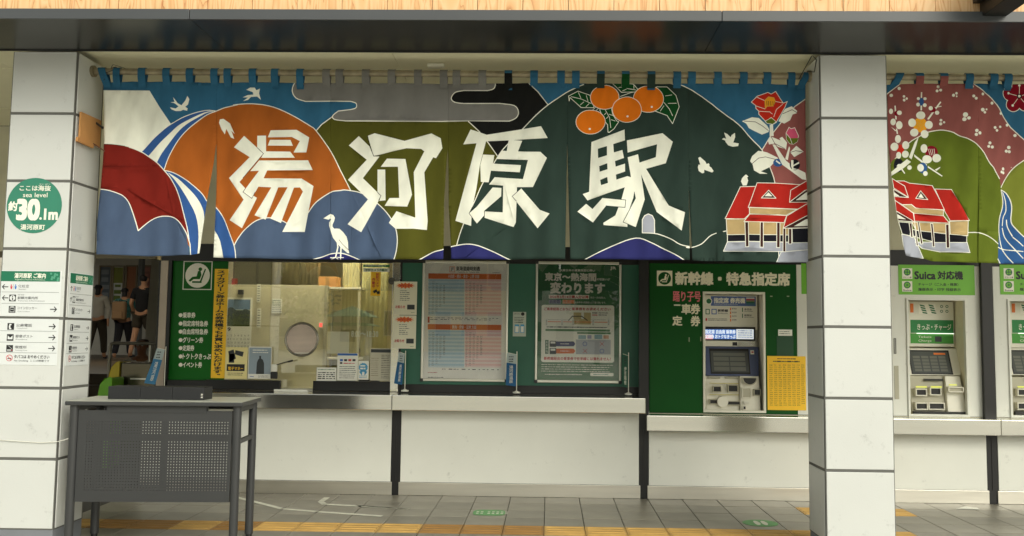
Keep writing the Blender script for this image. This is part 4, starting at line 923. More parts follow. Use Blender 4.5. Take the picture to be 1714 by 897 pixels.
MB().box(r[0], r[1], YG - .22, YG - .06, .8866, .897, M_paper).build('base', t, bevel=.003); MB().frame((r[0], r[1], 0, 0), 0, 0, 0, M_paper) if False else None
MB().box(r[0], r[1], YG - .22, YG - .21, .8972, .906, M_paper).build('lip', t, bevel=.002)

# ---- green display wall with two framed posters
r = rect(672, 428, 1071, 645, YG - .03)
t = thing('display_board', 'teal green display wall between the ticket window and the black post', 'display board', ((r[0] + r[1]) / 2, YG - .03, r[2]))
MB().plate((r[0], r[1], r[2], 2.074), YG - .03, .02, M_green).build('board', t, bevel=.002)
MB().box(XX(670, 650, YG) + .012, XX(1087, 650, YG), YG - .04, YG + .03, .8865, r[2] - .001, M_blacks).build('skirting', t)
MB().box(XX(1071, 500, YG) + .002, XX(1100, 500, YG), YG - .045, YG + .03, r[2], 2.074, M_black).build('side_trim', t)
YP = YG - .052
M_plex = glass_mat('poster cover sheet', (1, 1, 1), 1.7)
def poster(label, ur, body, fn):
    r = rect(*ur, YP); t = thing('framed_poster', label, 'poster', ((r[0] + r[1]) / 2, YP, r[2]), 'framed posters on the green wall')
    MB().box(r[0] + .004, r[1] - .004, YP - .003, YP, r[2] + .004, r[3] - .004, body).build('sheet', t)
    fn(t, YP - .0036)
    MB().box(r[0] + .02, r[1] - .02, YP - .0085, YP - .0065, r[2] + .02, r[3] - .02, M_plex).build('cover_pane', t)
    w = .026
    fr = MB(); fr.frame((r[0] + .03, r[1] - .03, r[2], r[3]), w, YP - .018, YP - .0001, M_alu) if False else None
    fr.box(r[0] + .022, r[1] - .022, YP - .018, YP - .0001, r[3] - w, r[3], M_alu); fr.box(r[0] + .022, r[1] - .022, YP - .018, YP - .0001, r[2], r[2] + w, M_alu)
    fr.box(r[0], r[0] + w * .8, YP - .018, YP - .0001, r[2] + .022, r[3] - .022, M_alu); fr.box(r[1] - w * .8, r[1], YP - .018, YP - .0001, r[2] + .022, r[3] - .022, M_alu)
    fo = fr.build('frame', t, bevel=.006, seg=3)
    for x in (r[0] + .011, r[1] - .011):
        for z in (r[2] + .011, r[3] - .011): sub(fo, 'corner_cap', MB().cyl((x, YP - .0165, z), (x, YP - .0002, z), .0165, mat('black corner cap', (40, 40, 40), .4), 14))
    return t
def f(t, y):
    b = MB(); S = lambda a, c, d, e, m, k=0: b.plate(rect(a, c, d, e, y), y - k * .0003, .0002, m)
    M_lb = flat('pale blue print', (184, 216, 228)); M_lp = flat('pale pink print', (248, 206, 200)); M_lb2 = flat('lighter blue print', (218, 234, 238)); M_lp2 = flat('lighter pink print', (252, 230, 224))
    S(717, 458, 839, 467, M_orange); S(716, 543, 839, 552, M_orange)
    for z0, z1, n in ((467.5, 528.5, 20), (552.8, 615, 20)):
        h = (z1 - z0) / n
        for i in range(n):
            S(717, z0 + i * h, 777, z0 + (i + 1) * h, M_lb if i % 2 == 0 else M_lb2); S(778, z0 + i * h, 839, z0 + (i + 1) * h, M_lp if i % 2 == 0 else M_lp2)
    b.build('table_ground', t)
    b = MB()
    b.frame(rect(752.5, 446, 761.5, 455.5, y), .004, y - .0008, y - .0003, M_orange); b.text('JT', rect(754.7, 448, 759.7, 453.5, y), y - .0006, M_ink, bold=.03)
    b.text('東海道線時刻表', rect(763.5, 446, 803.5, 453.2, y), y - .0006, M_ink, bold=.035); b.text('Timetable for Tokaido Line', rect(766, 454, 802, 456.4, y), y - .0006, M_ink)
    b.text('小田原・横浜・東京・上野 方面', rect(750, 459.5, 802, 465.5, y), y - .001, M_paper, bold=.02); b.text('熱海・伊東・沼津 方面', rect(757, 544.5, 797, 550.5, y), y - .001, M_paper, bold=.02)
    rng = random.Random(5)
    for z0, z1 in ((471, 526), (556, 613)):
        for u0 in (717, 779):
            b.text('\n'.join('%2d' % (5 + i) for i in range(19)), rect(u0 + .6, z0, u0 + 3.2, z1, y), y - .0008, M_ink, res=1)
            for c in range(5):
                k0, k1 = ((0, 19), (1, 18), (2, 15), (3, 12), (5, 9))[c]; h = (z1 - z0) / 19
                if c == 4: 
                    for i in (2, 5, 9, 12): b.text('%02d' % rng.randrange(40, 60), rect(u0 + 25, z0 + i * h, u0 + 28, z0 + (i + .75) * h, y), y - .0008, M_ink, res=1)
                else: b.text('\n'.join('%02d' % (rng.randrange(c * 14, c * 14 + 14)) for i in range(k1 - k0)), rect(u0 + 6 + c * 6.2, z0 + k0 * h, u0 + 9.4 + c * 6.2, z0 + k1 * h - 1, y), y - .0008, M_ink, res=1)
    b.lines(rect(720, 531, 838, 536.5, y), 2, y - .0008, M_ink, fill=.3, seed=3, gaps=2); b.plate(rect(716, 530, 719, 540, y), y - .0004, .0003, M_red)
    b.lines(rect(740, 616.5, 838, 620, y), 1, y - .0008, M_ink, fill=.35, seed=4, gaps=1.5); b.lines(rect(716, 622, 733, 625, y), 1, y - .0008, M_red, seed=9); b.lines(rect(716, 630, 745, 633, y), 1, y - .0008, M_ink, seed=19)
    b.lines(rect(824, 455.5, 839, 457.4, y), 1, y - .0008, M_ink, seed=2)
    b.build('print', t)
poster('aluminium framed timetable poster with orange headings and blue and pink columns', (706, 436.5, 850.5, 638.5), flat('timetable paper', (252, 250, 240)), f)
def f(t, y):
    b = MB(); Q = lambda a, c, d, e: rect(a, c, d, e, y)
    M_pale = flat('pale poster panel', (250, 250, 236)); M_pg = mat('poster green', (40, 108, 58), .4); M_mg = flat('mid green print', (96, 146, 96)); M_nv = flat('navy print', (52, 56, 110))
    def rr(q, rad, m, k):
        x0, x1, z0, z1 = q; pts = []
        for cx, cz, a0 in ((x1 - rad, z1 - rad, 0), (x0 + rad, z1 - rad, 90), (x0 + rad, z0 + rad, 180), (x1 - rad, z0 + rad, 270)):
            pts += [(cx + rad * math.cos(math.radians(a0 + a)), cz + rad * math.sin(math.radians(a0 + a))) for a in (0, 30, 60, 90)]
        b.sheet(pts, y - k * .0003, m)
    rr(Q(906, 510.5, 1028, 606.5), .02, M_pale, 0)
    b.plate(Q(918.5, 493.6, 986, 500), y, .0002, M_pale)
    b.plate(Q(918.5, 501.5, 938.5, 508.3), y, .0002, mat('grey blue print', (122, 128, 150))); b.plate(Q(941.5, 501.5, 962, 508.3), y, .0002, mat('pale orange print', (206, 168, 120)))
    rr(Q(913, 551, 1021, 554.5), .004, M_mg, 1); rr(Q(966, 556, 1022, 559), .003, M_mg, 1)
    b.plate(Q(960, 523, 989, 543), y - .0003, .0002, mat('pale tan print', (198, 180, 128))); b.plate(Q(913, 538.2, 1021, 539.4), y - .0008, .0002, M_orange); b.lines(Q(917, 534.5, 955, 536, ), 1, y - .0008, M_ink, seed=1); b.lines(Q(989, 534.5, 1018, 536), 1, y - .0008, M_ink, seed=2)
    b.pprism([(951, 536), (957, 529.5), (957, 528.5), (974, 528.5), (984, 536), (983, 537), (973, 530), (958, 530), (952, 537)], y, y - .0012, y - .001, M_ink)
    for u in (913, 939, 957.5, 991, 1017): rr(Q(u, 533, u + 3.6, 545), .006, M_paper, 4); b.lines(Q(u + 1, 535, u + 2.6, 544), 4, y - .0016, M_ink, seed=u)
    rr(Q(973, 523, 977.5, 534), .006, M_paper, 4)
    b.plate(Q(991, 523, 1000, 524.5), y - .0006, .0002, M_ink); b.plate(Q(991, 526.5, 1000, 528), y - .0006, .0002, M_red); b.lines(Q(1002, 522, 1018, 529), 2, y - .0006, M_ink, seed=3)
    b.lines(Q(915, 546, 1020, 549.3), 1, y - .0006, M_ink, fill=.5, seed=4)
    rr(Q(968, 561, 981, 567.5), .003, mat('pale blue tag', (150, 184, 190)), 1); rr(Q(983, 561, 990, 567), .003, mat('pale violet tag', (176, 176, 200)), 1); rr(Q(995, 560, 1008, 567.5), .003, mat('pale blue tag', (150, 184, 190)), 1); rr(Q(1010, 561, 1019, 567), .003, mat('pale salmon tag', (216, 172, 140)), 1)
    b.plate(Q(912.5, 569, 918, 592), y - .0003, .0002, M_gink); b.vtext('乗車券種', Q(913.2, 570, 917.2, 591), y - .0008, M_paper)
    b.pprism([(925, 571.5), (960, 571.5), (963, 575.5), (960, 579.5), (925, 579.5)], y, y - .0008, y - .0004, M_nv); b.pprism([(925, 583.5), (960, 583.5), (963, 587.5), (960, 591.5), (925, 591.5)], y, y - .0008, y - .0004, M_orange)
    for v in (575.5, 587.5): rr(Q(920, v - 5, 931, v + 5), .005, M_dk, 4); rr(Q(921.5, v - 4, 929.5, v - .5), .003, M_paper, 5); b.lines(Q(938, v - 2, 955, v + 2), 1, y - .0012, M_paper, seed=v)
    b.plate(Q(964, 568.5, 1022, 593), y - .0003, .0002, mat('pale grey table', (190, 194, 196)))
    for u, v, ring in ((979, 575.5, 1), (1007.5, 575.5, 0), (979.3, 587.5, 0), (1007.5, 587.5, 1)):
        q = Q(u - 4, v - 4, u + 4, v + 4); cx, cz = (q[0] + q[1]) / 2, (q[2] + q[3]) / 2
        if ring:
            n = 20; ro, ri = .0205, .0155
            for i in range(n):
                a0, a1 = 2 * math.pi * i / n, 2 * math.pi * (i + 1) / n
                b.sheet([(cx + ro * math.cos(a0), cz + ro * math.sin(a0)), (cx + ro * math.cos(a1), cz + ro * math.sin(a1)), (cx + ri * math.cos(a1), cz + ri * math.sin(a1)), (cx + ri * math.cos(a0), cz + ri * math.sin(a0))], y - .001, M_blue)
        else:
            for sx in (-1, 1): b.sheet([(cx - .019 * sx - .003, cz - .019), (cx - .019 * sx + .003, cz - .019), (cx + .019 * sx + .003, cz + .019), (cx + .019 * sx - .003, cz + .019)][::1], y - .001 - .0001 * (sx > 0), M_red)
    b.build('diagram', t)
    b = MB()
    b.text('JR東日本の運賃改定に伴い', Q(937, 450.5, 996, 455), y, M_white, bold=.03); b.text('東京〜熱海間', Q(912.5, 457, 997.5, 470), y, M_white, bold=.04); b.text('の取扱いが', Q(999, 465.5, 1021, 469.5), y, M_white, bold=.02)
    b.text('変わります', Q(921.5, 473, 1012, 491), y, M_white, bold=.045); b.text('2026年3月14日購入分以降', Q(920, 494.3, 985, 499.3), y - .0008, M_red, bold=.03); b.text('東京〜熱海間は、', Q(988, 496.5, 1014, 499.8), y, M_white)
    b.text('新幹線', Q(920, 502, 937.5, 507.8), y - .0008, M_nv, bold=.04); b.text('在来線', Q(943, 502, 960.5, 507.8), y - .0008, M_orange, bold=.04); b.text('の乗車券は別路線として取り扱います。', Q(963, 504.5, 1014, 508), y, M_white)
    b.text('ご乗車経路どおりに', Q(911, 514.8, 956, 519.6), y - .0008, M_red, bold=.025); b.text('乗車券をお求めください', Q(957, 514.8, 1022, 519.6), y - .0008, M_red, bold=.025)
    b.text('新幹線経由の乗車券で在来線には乗れません！', Q(910.5, 597.5, 1022, 603), y - .0008, M_red, bold=.025)
    b.lines(Q(906, 609, 1028, 623.5), 4, y, M_white, fill=.35, jag=.1, seed=21, gaps=.2); b.lines(Q(912, 625, 985, 628.5), 1, y, M_white, fill=.4, seed=22)
    rr(Q(988, 624, 1027, 629.5), .008, M_pale, 1); b.lines(Q(993, 625.3, 1022, 628.3), 1, y - .0008, M_gink, seed=23)
    b.text('JR', Q(1021.5, 446.3, 1031, 452), y, M_white, bold=.05)
    b.build('lettering', t)
poster('aluminium framed green poster announcing fare changes in large white lettering', (896, 438, 1040, 641), mat('poster green', (40, 108, 58), .4), f)

def f(t, y):
    b = MB()
    b.text('JRからの', rect(861, 523.5, 870, 527, y), y, M_ink); b.disc(*(lambda q: ((q[0] + q[1]) / 2, (q[2] + q[3]) / 2, (q[1] - q[0]) / 2))(rect(872, 522.5, 878, 528.5, y)), y, M_ink, n=12)
    b.lines(rect(861, 530, 877, 541, y), 4, y, M_ink, fill=.4, seed=31); b.plate(rect(861.5, 543, 869, 557, y), y, .0002, M_cyan); b.plate(rect(871, 543, 877.5, 557, y), y, .0002, M_cyan); b.plate(rect(862.5, 546, 868, 556, y), y - .0003, .0002, M_paper); b.plate(rect(872, 546, 876.5, 556, y), y - .0003, .0002, M_paper); b.build('print', t)
sheet_thing('small_notice', 'small white card with a blue diagram stuck between the two framed posters', 'notice', rect(858.5, 522, 880.5, 563, YG - .052), YG - .0515, .001, mat('pale green paper', (186, 196, 184), .6), f)
for v0, v1, lab in ((471, 527, 'upper of two white handbills with an orange burst, taped over the mullion edge'), (527.8, 583.5, 'lower of two white handbills with an orange burst, above the small banner flag')):
    sh = 0 if v0 < 500 else -1.5
    def f(t, y, v0=v0, sh=sh):
        b = MB(); cx = 678.5 + sh
        b.pprism([(cx + 17 * (1 if i % 2 else .7) * math.cos(i * math.pi / 14), v0 + 7 + 5.5 * (1 if i % 2 else .55) * math.sin(i * math.pi / 14)) for i in range(28)], y, y - .0003, y, M_orange)
        b.text('Wi-Fi', rect(cx - 10, v0 + 5, cx + 10, v0 + 9, y), y - .0006, M_red, bold=.03)
        b.lines(rect(cx - 9, v0 + 14, cx + 9, v0 + 33, y), 6, y, M_ink, fill=.3, jag=.4, seed=v0, gaps=.3); b.text('お知らせ', rect(662 + sh, v0 + 40, 678 + sh, v0 + 45, y), y - .0004, M_red, bold=.03)
        b.plate(rect(681.5 + sh, v0 + 39, 694 + sh, v0 + 47, y), y, .0003, M_dk); b.lines(rect(688 + sh, v0 + 51, 694 + sh, v0 + 53, y), 1, y, M_gink, seed=3); b.build('print', t)
    sheet_thing('handbill', lab, 'handbill', rect(658.5 + sh, v0, 697.5 + sh, v1, YG - .08), YG - .0645, .001, mat('cream paper', (236, 234, 212), .65), f)

# ---- little banner flags standing on the counter and on the desk
def banner(u, vb, vt, Y, lab, w, c_top, c_main, txt, side=-1, roty=0, short=False, lean=0.):
    p = atY(u, vb, Y); h = ZZ(u, vt, Y) - p[2]; z = p[2]
    t = thing('banner_flag', lab, 'banner', (p[0], Y, z), 'small banner flags along the counter')
    MB().cyl((p[0], Y, z), (p[0], Y, z + .012), .034, M_paper, 20).cyl((p[0], Y, z + .012), (p[0], Y, z + .02), .024, M_paper, 18, r2=.01).build('base', t)
    MB().cyl((p[0], Y, z + .02), (p[0], Y, z + h), .0036, M_white, 8).cyl((p[0], Y, z + h - .03), (p[0] + side * w * 1.02, Y, z + h - .012), .0022, M_white, 6).build('pole', t)
    f0, f1 = z + h * .16, z + h - .028
    n = 10; vs = []; rows = [(f0 + (f1 - f0) * k / n) for k in range(n + 1)]
    for k, zz in enumerate(rows):
        q = 1 - k / n; off = side * w * (.25 * math.sin(q * 1.4)) * (1 if not short else .2); yo = .012 * math.sin(q * 4)
        for s in (0, .5, 1): vs.append((p[0] + side * (.006 + lean * w * q + w * s * (1 - .35 * q * (0 if (short or lean) else 1))) + off * s * 1.2, Y - .004 + yo * s, zz + (.012 * s)))
    b = MB()
    for k in range(n):
        m = c_top if k >= n - 3 else c_main
        for s in (0, 1): b.add([vs[3 * k + s], vs[3 * k + s + 1], vs[3 * k + s + 4], vs[3 * k + s + 3]], [(0, 1, 2, 3) if side > 0 else (3, 2, 1, 0)], m)
    o = b.build('flag', t); so_ = o.modifiers.new('thickness', 'SOLIDIFY'); so_.thickness = .001
    xm = p[0] + side * (w * .55 + .003)
    bb = MB(); bb.vtext(txt, (xm - w * .22, xm + w * .22, f0 + (f1 - f0) * .1, f0 + (f1 - f0) * .66), Y - .018, M_white, bold=.0)
    bb.lines((xm - w * .25, xm + w * .25, f0 + (f1 - f0) * .74, f1 - .01), 3, Y - .018, M_ink, fill=.4, seed=4)
    bb.v = [(x + side * lean * w * (1 - (z_ - f0) / (f1 - f0)), y_, z_) for x, y_, z_ in bb.v]
    sub(o, 'lettering', bb)
    for k in range(3): pass
M_flagb = mat('blue banner cloth', (34, 92, 138), .8, var=.1); M_flagg = mat('green banner cloth', (40, 88, 70), .8); M_flagw = mat('pale banner cloth', (176, 190, 190), .8)
banner(677.5, 655, 587, 8.12, 'small blue banner flag under the handbills, at the left of the green wall', .055, M_flagw, M_flagb, '湯河原温泉', lean=.35)
banner(864.5, 658, 588, 8.06, 'small blue banner flag standing between the two framed posters', .085, M_flagw, M_flagb, '湯河原温泉', short=True)
banner(1052, 660.5, 590, 8.08, 'small furled green banner flag right of the green poster', .05, M_flagg, M_flagg, '伊豆箱根', short=False)
# ================================================================ TICKET MACHINES
YM = 8.06
MT = 2.0745
def wallbox(t, name, r, hole, y0, y1, m):
    """a wall panel with a rectangular opening, four butted boards"""
    b = MB(); b.box(r[0], hole[0], y0, y1, r[2], r[3], m); b.box(hole[1], r[1], y0, y1, r[2], r[3], m)
    b.box(hole[0], hole[1], y0, y1, hole[3], r[3], m); b.box(hole[0], hole[1], y0, y1, r[2], hole[2], m)
    return b.build(name, t)
zb = .7375
# green reserved-seat wall
x0, x1, x2 = XX(1087, 560, YM), XX(1334, 560, YM), XX(1372, 560, YM)
hole = rect(1177, 489, 1280.5, 690, YM)
t = thing('machine_wall', 'deep green wall headed with white reserved seat lettering around a ticket machine', 'machine wall', ((x0 + x1) / 2, YM, zb))
wallbox(t, 'panel', (x0, x1, zb + .006, MT), hole, YM, YM + .03, M_green2)
b = MB(); M_let = flat('cream lettering', (236, 230, 204))
seat_icon(b, rect(1099.5, 453, 1125.3, 478.5, YM), YM - .0005, M_let, M_green2)
b.text('新幹線・特急指定席', rect(1131, 456, 1321.5, 477, YM), YM - .001, M_let, bold=.045)
b.text('踊り子号', rect(1126.5, 488, 1172.5, 504.5, YM), YM - .001, M_pink, bold=.03)
b.text('車', rect(1141, 509, 1156, 525.5, YM), YM - .001, M_let, bold=.035); b.text('券', rect(1156.5, 509, 1171.5, 525.5, YM), YM - .001, M_let, bold=.035)
q = rect(1128, 509.5, 1139, 511.8, YM); b.box(q[0], q[1], YM - .001, YM - .0002, q[2], q[3], M_let)
b.text('定', rect(1126, 529, 1141.5, 544.5, YM), YM - .001, M_let, bold=.035); b.text('券', rect(1156.5, 529, 1171.5, 545.5, YM), YM - .001, M_let, bold=.035)
for u, v in ((1153.5, 568), (1173, 567)): q = rect(u - .8, v - 3.5, u + .8, v + 4, YM); b.box(q[0], q[1], YM - .0008, YM - .0002, q[2], q[3], mat('torn residue', (150, 160, 130)))
for u, v in ((1291, 496), (1319, 496)): q = rect(u - 2, v - 1, u + 2, v + .6, YM); b.box(q[0], q[1], YM - .0008, YM - .0002, q[2], q[3], mat('torn residue', (150, 160, 130)))
b.build('lettering', t)
MB().box(x0, x2, YM - .006, YM + .03, zb, zb + .0055, M_black).build('sill_seal', t)
q = rect(1300, 563, 1328, 598, YM); MB().box(q[0], q[1], YM - .003, YM - .0002, q[2], q[3], mat('access panel green', (16, 70, 38), .5)).build('access_panel', t, bevel=.002)
q = rect(1302.5, 551.5, 1326, 562, YM)
def f(t, y): MB().lines((q[0] + .01, q[1] - .01, q[2] + .01, q[3] - .01), 2, y, M_ink, fill=.25, seed=2).build('print', t)
sheet_thing('paper_label', 'small torn pale label on the green wall right of the reserved seat machine', 'label', q, YM - .0003, .0008, M_paper, f)
MB().box(x1 + .001, x2 + .2, YM - .004, YM + .03, zb + .006, MT, M_panel).build('white_infill', t)
q = rect(1341, 441, 1352, 492, YM); MB().box(q[0], q[1] + .05, YM - .006, YM - .0042, q[2], q[3], M_lime).build('lime_sign', t)
def f(t, y):
    b = MB(); b.lines(rect(1301, 599, 1333, 602, y), 1, y, M_ink, fill=.5, seed=3); b.lines(rect(1294, 603, 1340, 607, y), 1, y, M_ink, fill=.5, seed=4)
    rng = random.Random(9)
    for c in range(8):
        u = 1288 + c * 7.6
        if u > 1345: break
        b.text('\n'.join('%d' % rng.randrange(100, 9999) for i in range(20)), rect(u, 610, u + 5.6, 679 - (c == 7) * 3, y), y, M_ink, res=1)
    b.build('print', t)
sheet_thing('fare_table', 'yellow sheet of small black fare figures on the lower right of the green wall', 'poster', rect(1284.5, 596, 1349, 686.5, YM - .008), YM - .0072, .0015, M_yel, f)

def recess(t, hole, depth, m, fm):
    b = MB(); x0, x1, z0, z1 = hole
    b.box(x0, x1, YM + depth, YM + depth + .01, z0, z1, m); b.box(x0 - .01, x0 - .0001, YM + .031, YM + depth, z0, z1, m); b.box(x1 + .0001, x1 + .01, YM + .031, YM + depth, z0, z1, m)
    b.box(x0, x1, YM + .031, YM + depth, z1 + .0001, z1 + .01, m); b.box(x0, x1, YM + .031, YM + depth, z0 - .01, z0 - .0001, m)
    b.build('recess', t)
    MB().frame((x0 - .003, x1 + .003, z0 - .003, z1 + .003), .021, YM - .014, YM + .0305, fm).build('surround', t, bevel=.003)
M_grey = mat('pale grey machine plastic', (228, 225, 210), .45, var=.02); M_grey2 = mat('mid grey machine plastic', (176, 172, 152), .5); M_bezel = mat('slate blue machine bezel', (78, 88, 122), .4)
M_scr = mat('dark machine screen', (84, 88, 88), .12, spec=.7); M_scr2 = mat('dim screen key', (112, 114, 108), .15, spec=.6)
M_disp = emis('lit display blue', (80, 124, 200), .35); M_dispw = emis('lit display white', (214, 222, 228), .6); M_dispt = emis('lit display text', (225, 235, 245), .6); M_lamp = emis('lit yellow slot', (200, 205, 90), .5)
# reserved-seat machine
t = thing('ticket_machine', 'reserved seat ticket machine with a blue bezel, set in the green wall', 'ticket machine', ((hole[0] + hole[1]) / 2, YM, hole[2]))
recess(t, hole, .30, M_grey, M_grey)
x0, x1, z0, z1 = hole; x0 += .019; x1 -= .019; Yb = YM + .20
xr = XX(1262, 600, Yb)      # machine face ends before the recess side
def R(u0, v0, u1, v1, y): return rect(u0, v0, u1, v1, y)
MB().box(x0, x1 - .0, Yb, YM + .3, ZZ(1220, 552, Yb), z1 - .02, M_grey).build('header_panel', t)
b = MB(); y = Yb - .0015
b.plate(R(1190, 496, 1265, 512, y), y + .0012, .001, mat('header blue', (84, 108, 168)))
q = R(1181, 497, 1192, 511, y); b.disc((q[0] + q[1]) / 2, (q[2] + q[3]) / 2, (q[1] - q[0]) / 2, y - .0002, M_white, n=18); b.disc((q[0] + q[1]) / 2, (q[2] + q[3]) / 2, (q[1] - q[0]) / 2.6, y - .0004, M_gink, n=14)
b.text('指定席 券売機', R(1195, 498.5, 1247, 507.3, y), y - .0003, M_white, bold=.035); b.text('Reserved Seat Ticket Vending Machine', R(1195, 508.3, 1235, 510.3, y), y - .0003, M_white)
for k, c in enumerate((M_paper, M_red, mat('olive print', (130, 130, 60)), M_gink, mat('header teal', (60, 120, 130)))): q = R(1249, 498 + k * 2.5, 1263, 500 + k * 2.5, y); b.plate(q, y - .0002, .0002, c)
b.frame(R(1181, 517, 1188, 526, y), .007, y - .0005, y, M_gink); b.frame(R(1191, 517, 1199.5, 526, y), .007, y - .0005, y, M_blue)
b.text('新幹線', R(1201.5, 517.5, 1218.5, 522, y), y, M_ink, bold=.03); b.text('Shinkansen', R(1201.5, 523, 1218, 525.5, y), y, M_ink)
for k, s in enumerate(('乗車券', '特急券', '指定券', '定期券')): b.plate(R(1222, 515 + k * 6.2, 1223.8, 519.5 + k * 6.2, y), y, .0002, M_orange); b.text(s, R(1225, 515.3 + k * 6.2, 1233, 518 + k * 6.2, y), y, M_ink)
for k, s in enumerate(('本日分', '前売分')): b.plate(R(1242, 515 + k * 10, 1243.5, 522 + k * 10, y), y, .0002, M_gink); b.text(s, R(1246, 516 + k * 10, 1258, 519.5 + k * 10, y), y, M_ink, bold=.02); b.lines(R(1246, 520.3 + k * 10, 1262, 522 + k * 10, y), 1, y, M_ink, seed=k)
b.plate(R(1181, 532.5, 1183.5, 537, y), y, .0002, M_red); b.lines(R(1185, 532.5, 1218, 537, y), 2, y, M_ink, seed=8)
b.build('header_print', t)
b = MB(); b.box(x0, xr + .012, Yb - .012, Yb + .1, ZZ(1220, 570, Yb), ZZ(1220, 547, Yb), M_black); d = b.build('display', t)
y = Yb - .0135
b = MB(); b.plate(R(1179, 551, 1232, 567.5, y), y, .001, M_disp); b.plate(R(1232.4, 551, 1261.5, 567.5, y), y, .001, M_dispw)
b.text('指定席 自由席 乗車券', R(1180.5, 552, 1231, 558.5, y), y - .0012, M_dispt, bold=.03); b.text('定期券 おトクなきっぷ', R(1180.5, 560, 1231, 566.5, y), y - .0012, M_dispt, bold=.03); b.lines(R(1235, 552, 1260, 566, y), 4, y - .0012, M_blue, fill=.35, seed=4)
b.plate(R(1179, 560, 1193, 567.5, y), y - .0003, .0008, emis('lit display pink', (220, 150, 160), .55))
sub(d, 'screen_text', b)
b = MB(); b.box(x0, xr + .01, Yb - .01, Yb + .1, ZZ(1220, 579.5, Yb), ZZ(1220, 570.5, Yb), M_grey); y = Yb - .0102
b.plate(R(1226, 572.5, 1234, 578.5, y), y, .001, M_black); b.plate(R(1235, 571.5, 1262, 579, y), y, .001, M_steel); b.build('sensor_strip', t)
# sloping bezel with screen: top at Yb, bottom nearer the street
def slope(ua, va, ub, vb_, ya, yb, th, m, name, t, extra=None):
    """a board whose top edge (v=va) lies at depth ya and bottom edge (v=vb_) at depth yb"""
    xa0, xa1 = XX(ua, va, ya), XX(ub, va, ya); za, zc = ZZ((ua + ub) / 2, va, ya), ZZ((ua + ub) / 2, vb_, yb); xb0, xb1 = XX(ua, vb_, yb), XX(ub, vb_, yb)
    b = MB(); b.hexa([(xb0, yb, zc), (xb1, yb, zc), (xb1, yb + th, zc), (xb0, yb + th, zc), (xa0, ya, za), (xa1, ya, za), (xa1, ya + th, za), (xa0, ya + th, za)], m)
    o = b.build(name, t, bevel=.003)
    M = lambda p, q, k=0: Vector((xb0 + (xb1 - xb0) * p, yb + (ya - yb) * q - k, zc + (za - zc) * q))
    return o, M
def onslope(b, M, p0, q0, p1, q1, k, m): b.add([M(p0, q0, k), M(p1, q0, k), M(p1, q1, k), M(p0, q1, k)], [(0, 1, 2, 3)], m)
Yl = Yb - .09
o, M = slope(1181, 580, 1270, 629, Yb, Yl, .06, M_bezel, 'bezel', t)
b = MB(); onslope(b, M, .10, .06, .85, .93, .0012, M_black); onslope(b, M, .12, .12, .83, .84, .002, M_scr)
for a in range(3):
    for c in range(2): onslope(b, M, .17 + c * .31, .17 + a * .17, .46 + c * .31, .30 + a * .17, .0026, M_scr2)
onslope(b, M, .17, .68, .77, .78, .0026, M_scr2); onslope(b, M, .88, .74, .95, .88, .0015, M_grey); onslope(b, M, .90, .79, .94, .84, .002, M_red)
sub(o, 'touch_screen', b)
# lower body with slots
Yf = Yl - .03
zt = ZZ(1220, 630, Yl); zc = ZZ(1220, 688, Yf)
xa, xb = XX(1182, 660, Yf), XX(1272, 660, Yf); xm = XX(1238, 660, Yf)
MB().hexa([(xa, Yf, zc), (xm - .001, Yf, zc), (xm - .001, YM + .29, zc), (xa, YM + .29, zc), (xa, Yl + .005, zt), (xm - .001, Yl + .005, zt), (xm - .001, YM + .29, zt), (xa, YM + .29, zt)], M_grey).build('lower_body', t, bevel=.004)
MB().hexa([(xm + .001, Yf - .03, zc), (xb, Yf - .03, zc), (xb, YM + .29, zc), (xm + .001, YM + .29, zc), (xm + .001, Yl - .04, zt + .005), (xb - .01, Yl - .04, zt + .005), (xb - .01, YM + .29, zt + .005), (xm + .001, YM + .29, zt + .005)], M_grey).build('coin_body', t, bevel=.006)
y = Yf - .004
def slot(u0, v0, u1, v1, name='slot', inner=M_black, lip=M_grey2, yy=y, d=.02):
    q = R(u0, v0, u1, v1, yy); b = MB(); b.frame((q[0] - .006, q[1] + .006, q[2] - .006, q[3] + .006), .007, yy - d, yy + .03, lip); b.box(q[0], q[1], yy - d * .4, yy + .02, q[2], q[3], inner); return b.build(name, t, bevel=.002)
slot(1194, 647, 1206, 655); slot(1219, 645, 1234, 655); slot(1188, 669, 1200, 675); slot(1217, 672, 1238, 677)
b = MB(); q = R(1200, 662, 1218, 682, y); b.cyl(((q[0] + q[1]) / 2, y - .028, (q[2] + q[3]) / 2), ((q[0] + q[1]) / 2, y + .01, (q[2] + q[3]) / 2), (q[1] - q[0]) / 2, M_grey, 24, r2=(q[1] - q[0]) / 1.9); b.build('ticket_chute', t)
for u0, u1, v in ((1184, 1205, 632), (1213, 1236, 632)): q = R(u0, v - 1.2, u1, v + 1.4, Yl - .0); MB().box(q[0], q[1], Yl - .02, Yl, q[2], q[3], M_grey2).build('card_slot', t, bevel=.002)
b = MB()
for q in ((1187, 641, 1236), (1187, 660, 1237)): r_ = R(q[0], q[1], q[2], q[1] + 1.0, y); b.box(r_[0], r_[1], y - .009, y + .0, r_[2], r_[3], mat('guide strip yellow', (196, 184, 96)))
b.build('guide_strips', t)
y = Yf - .034
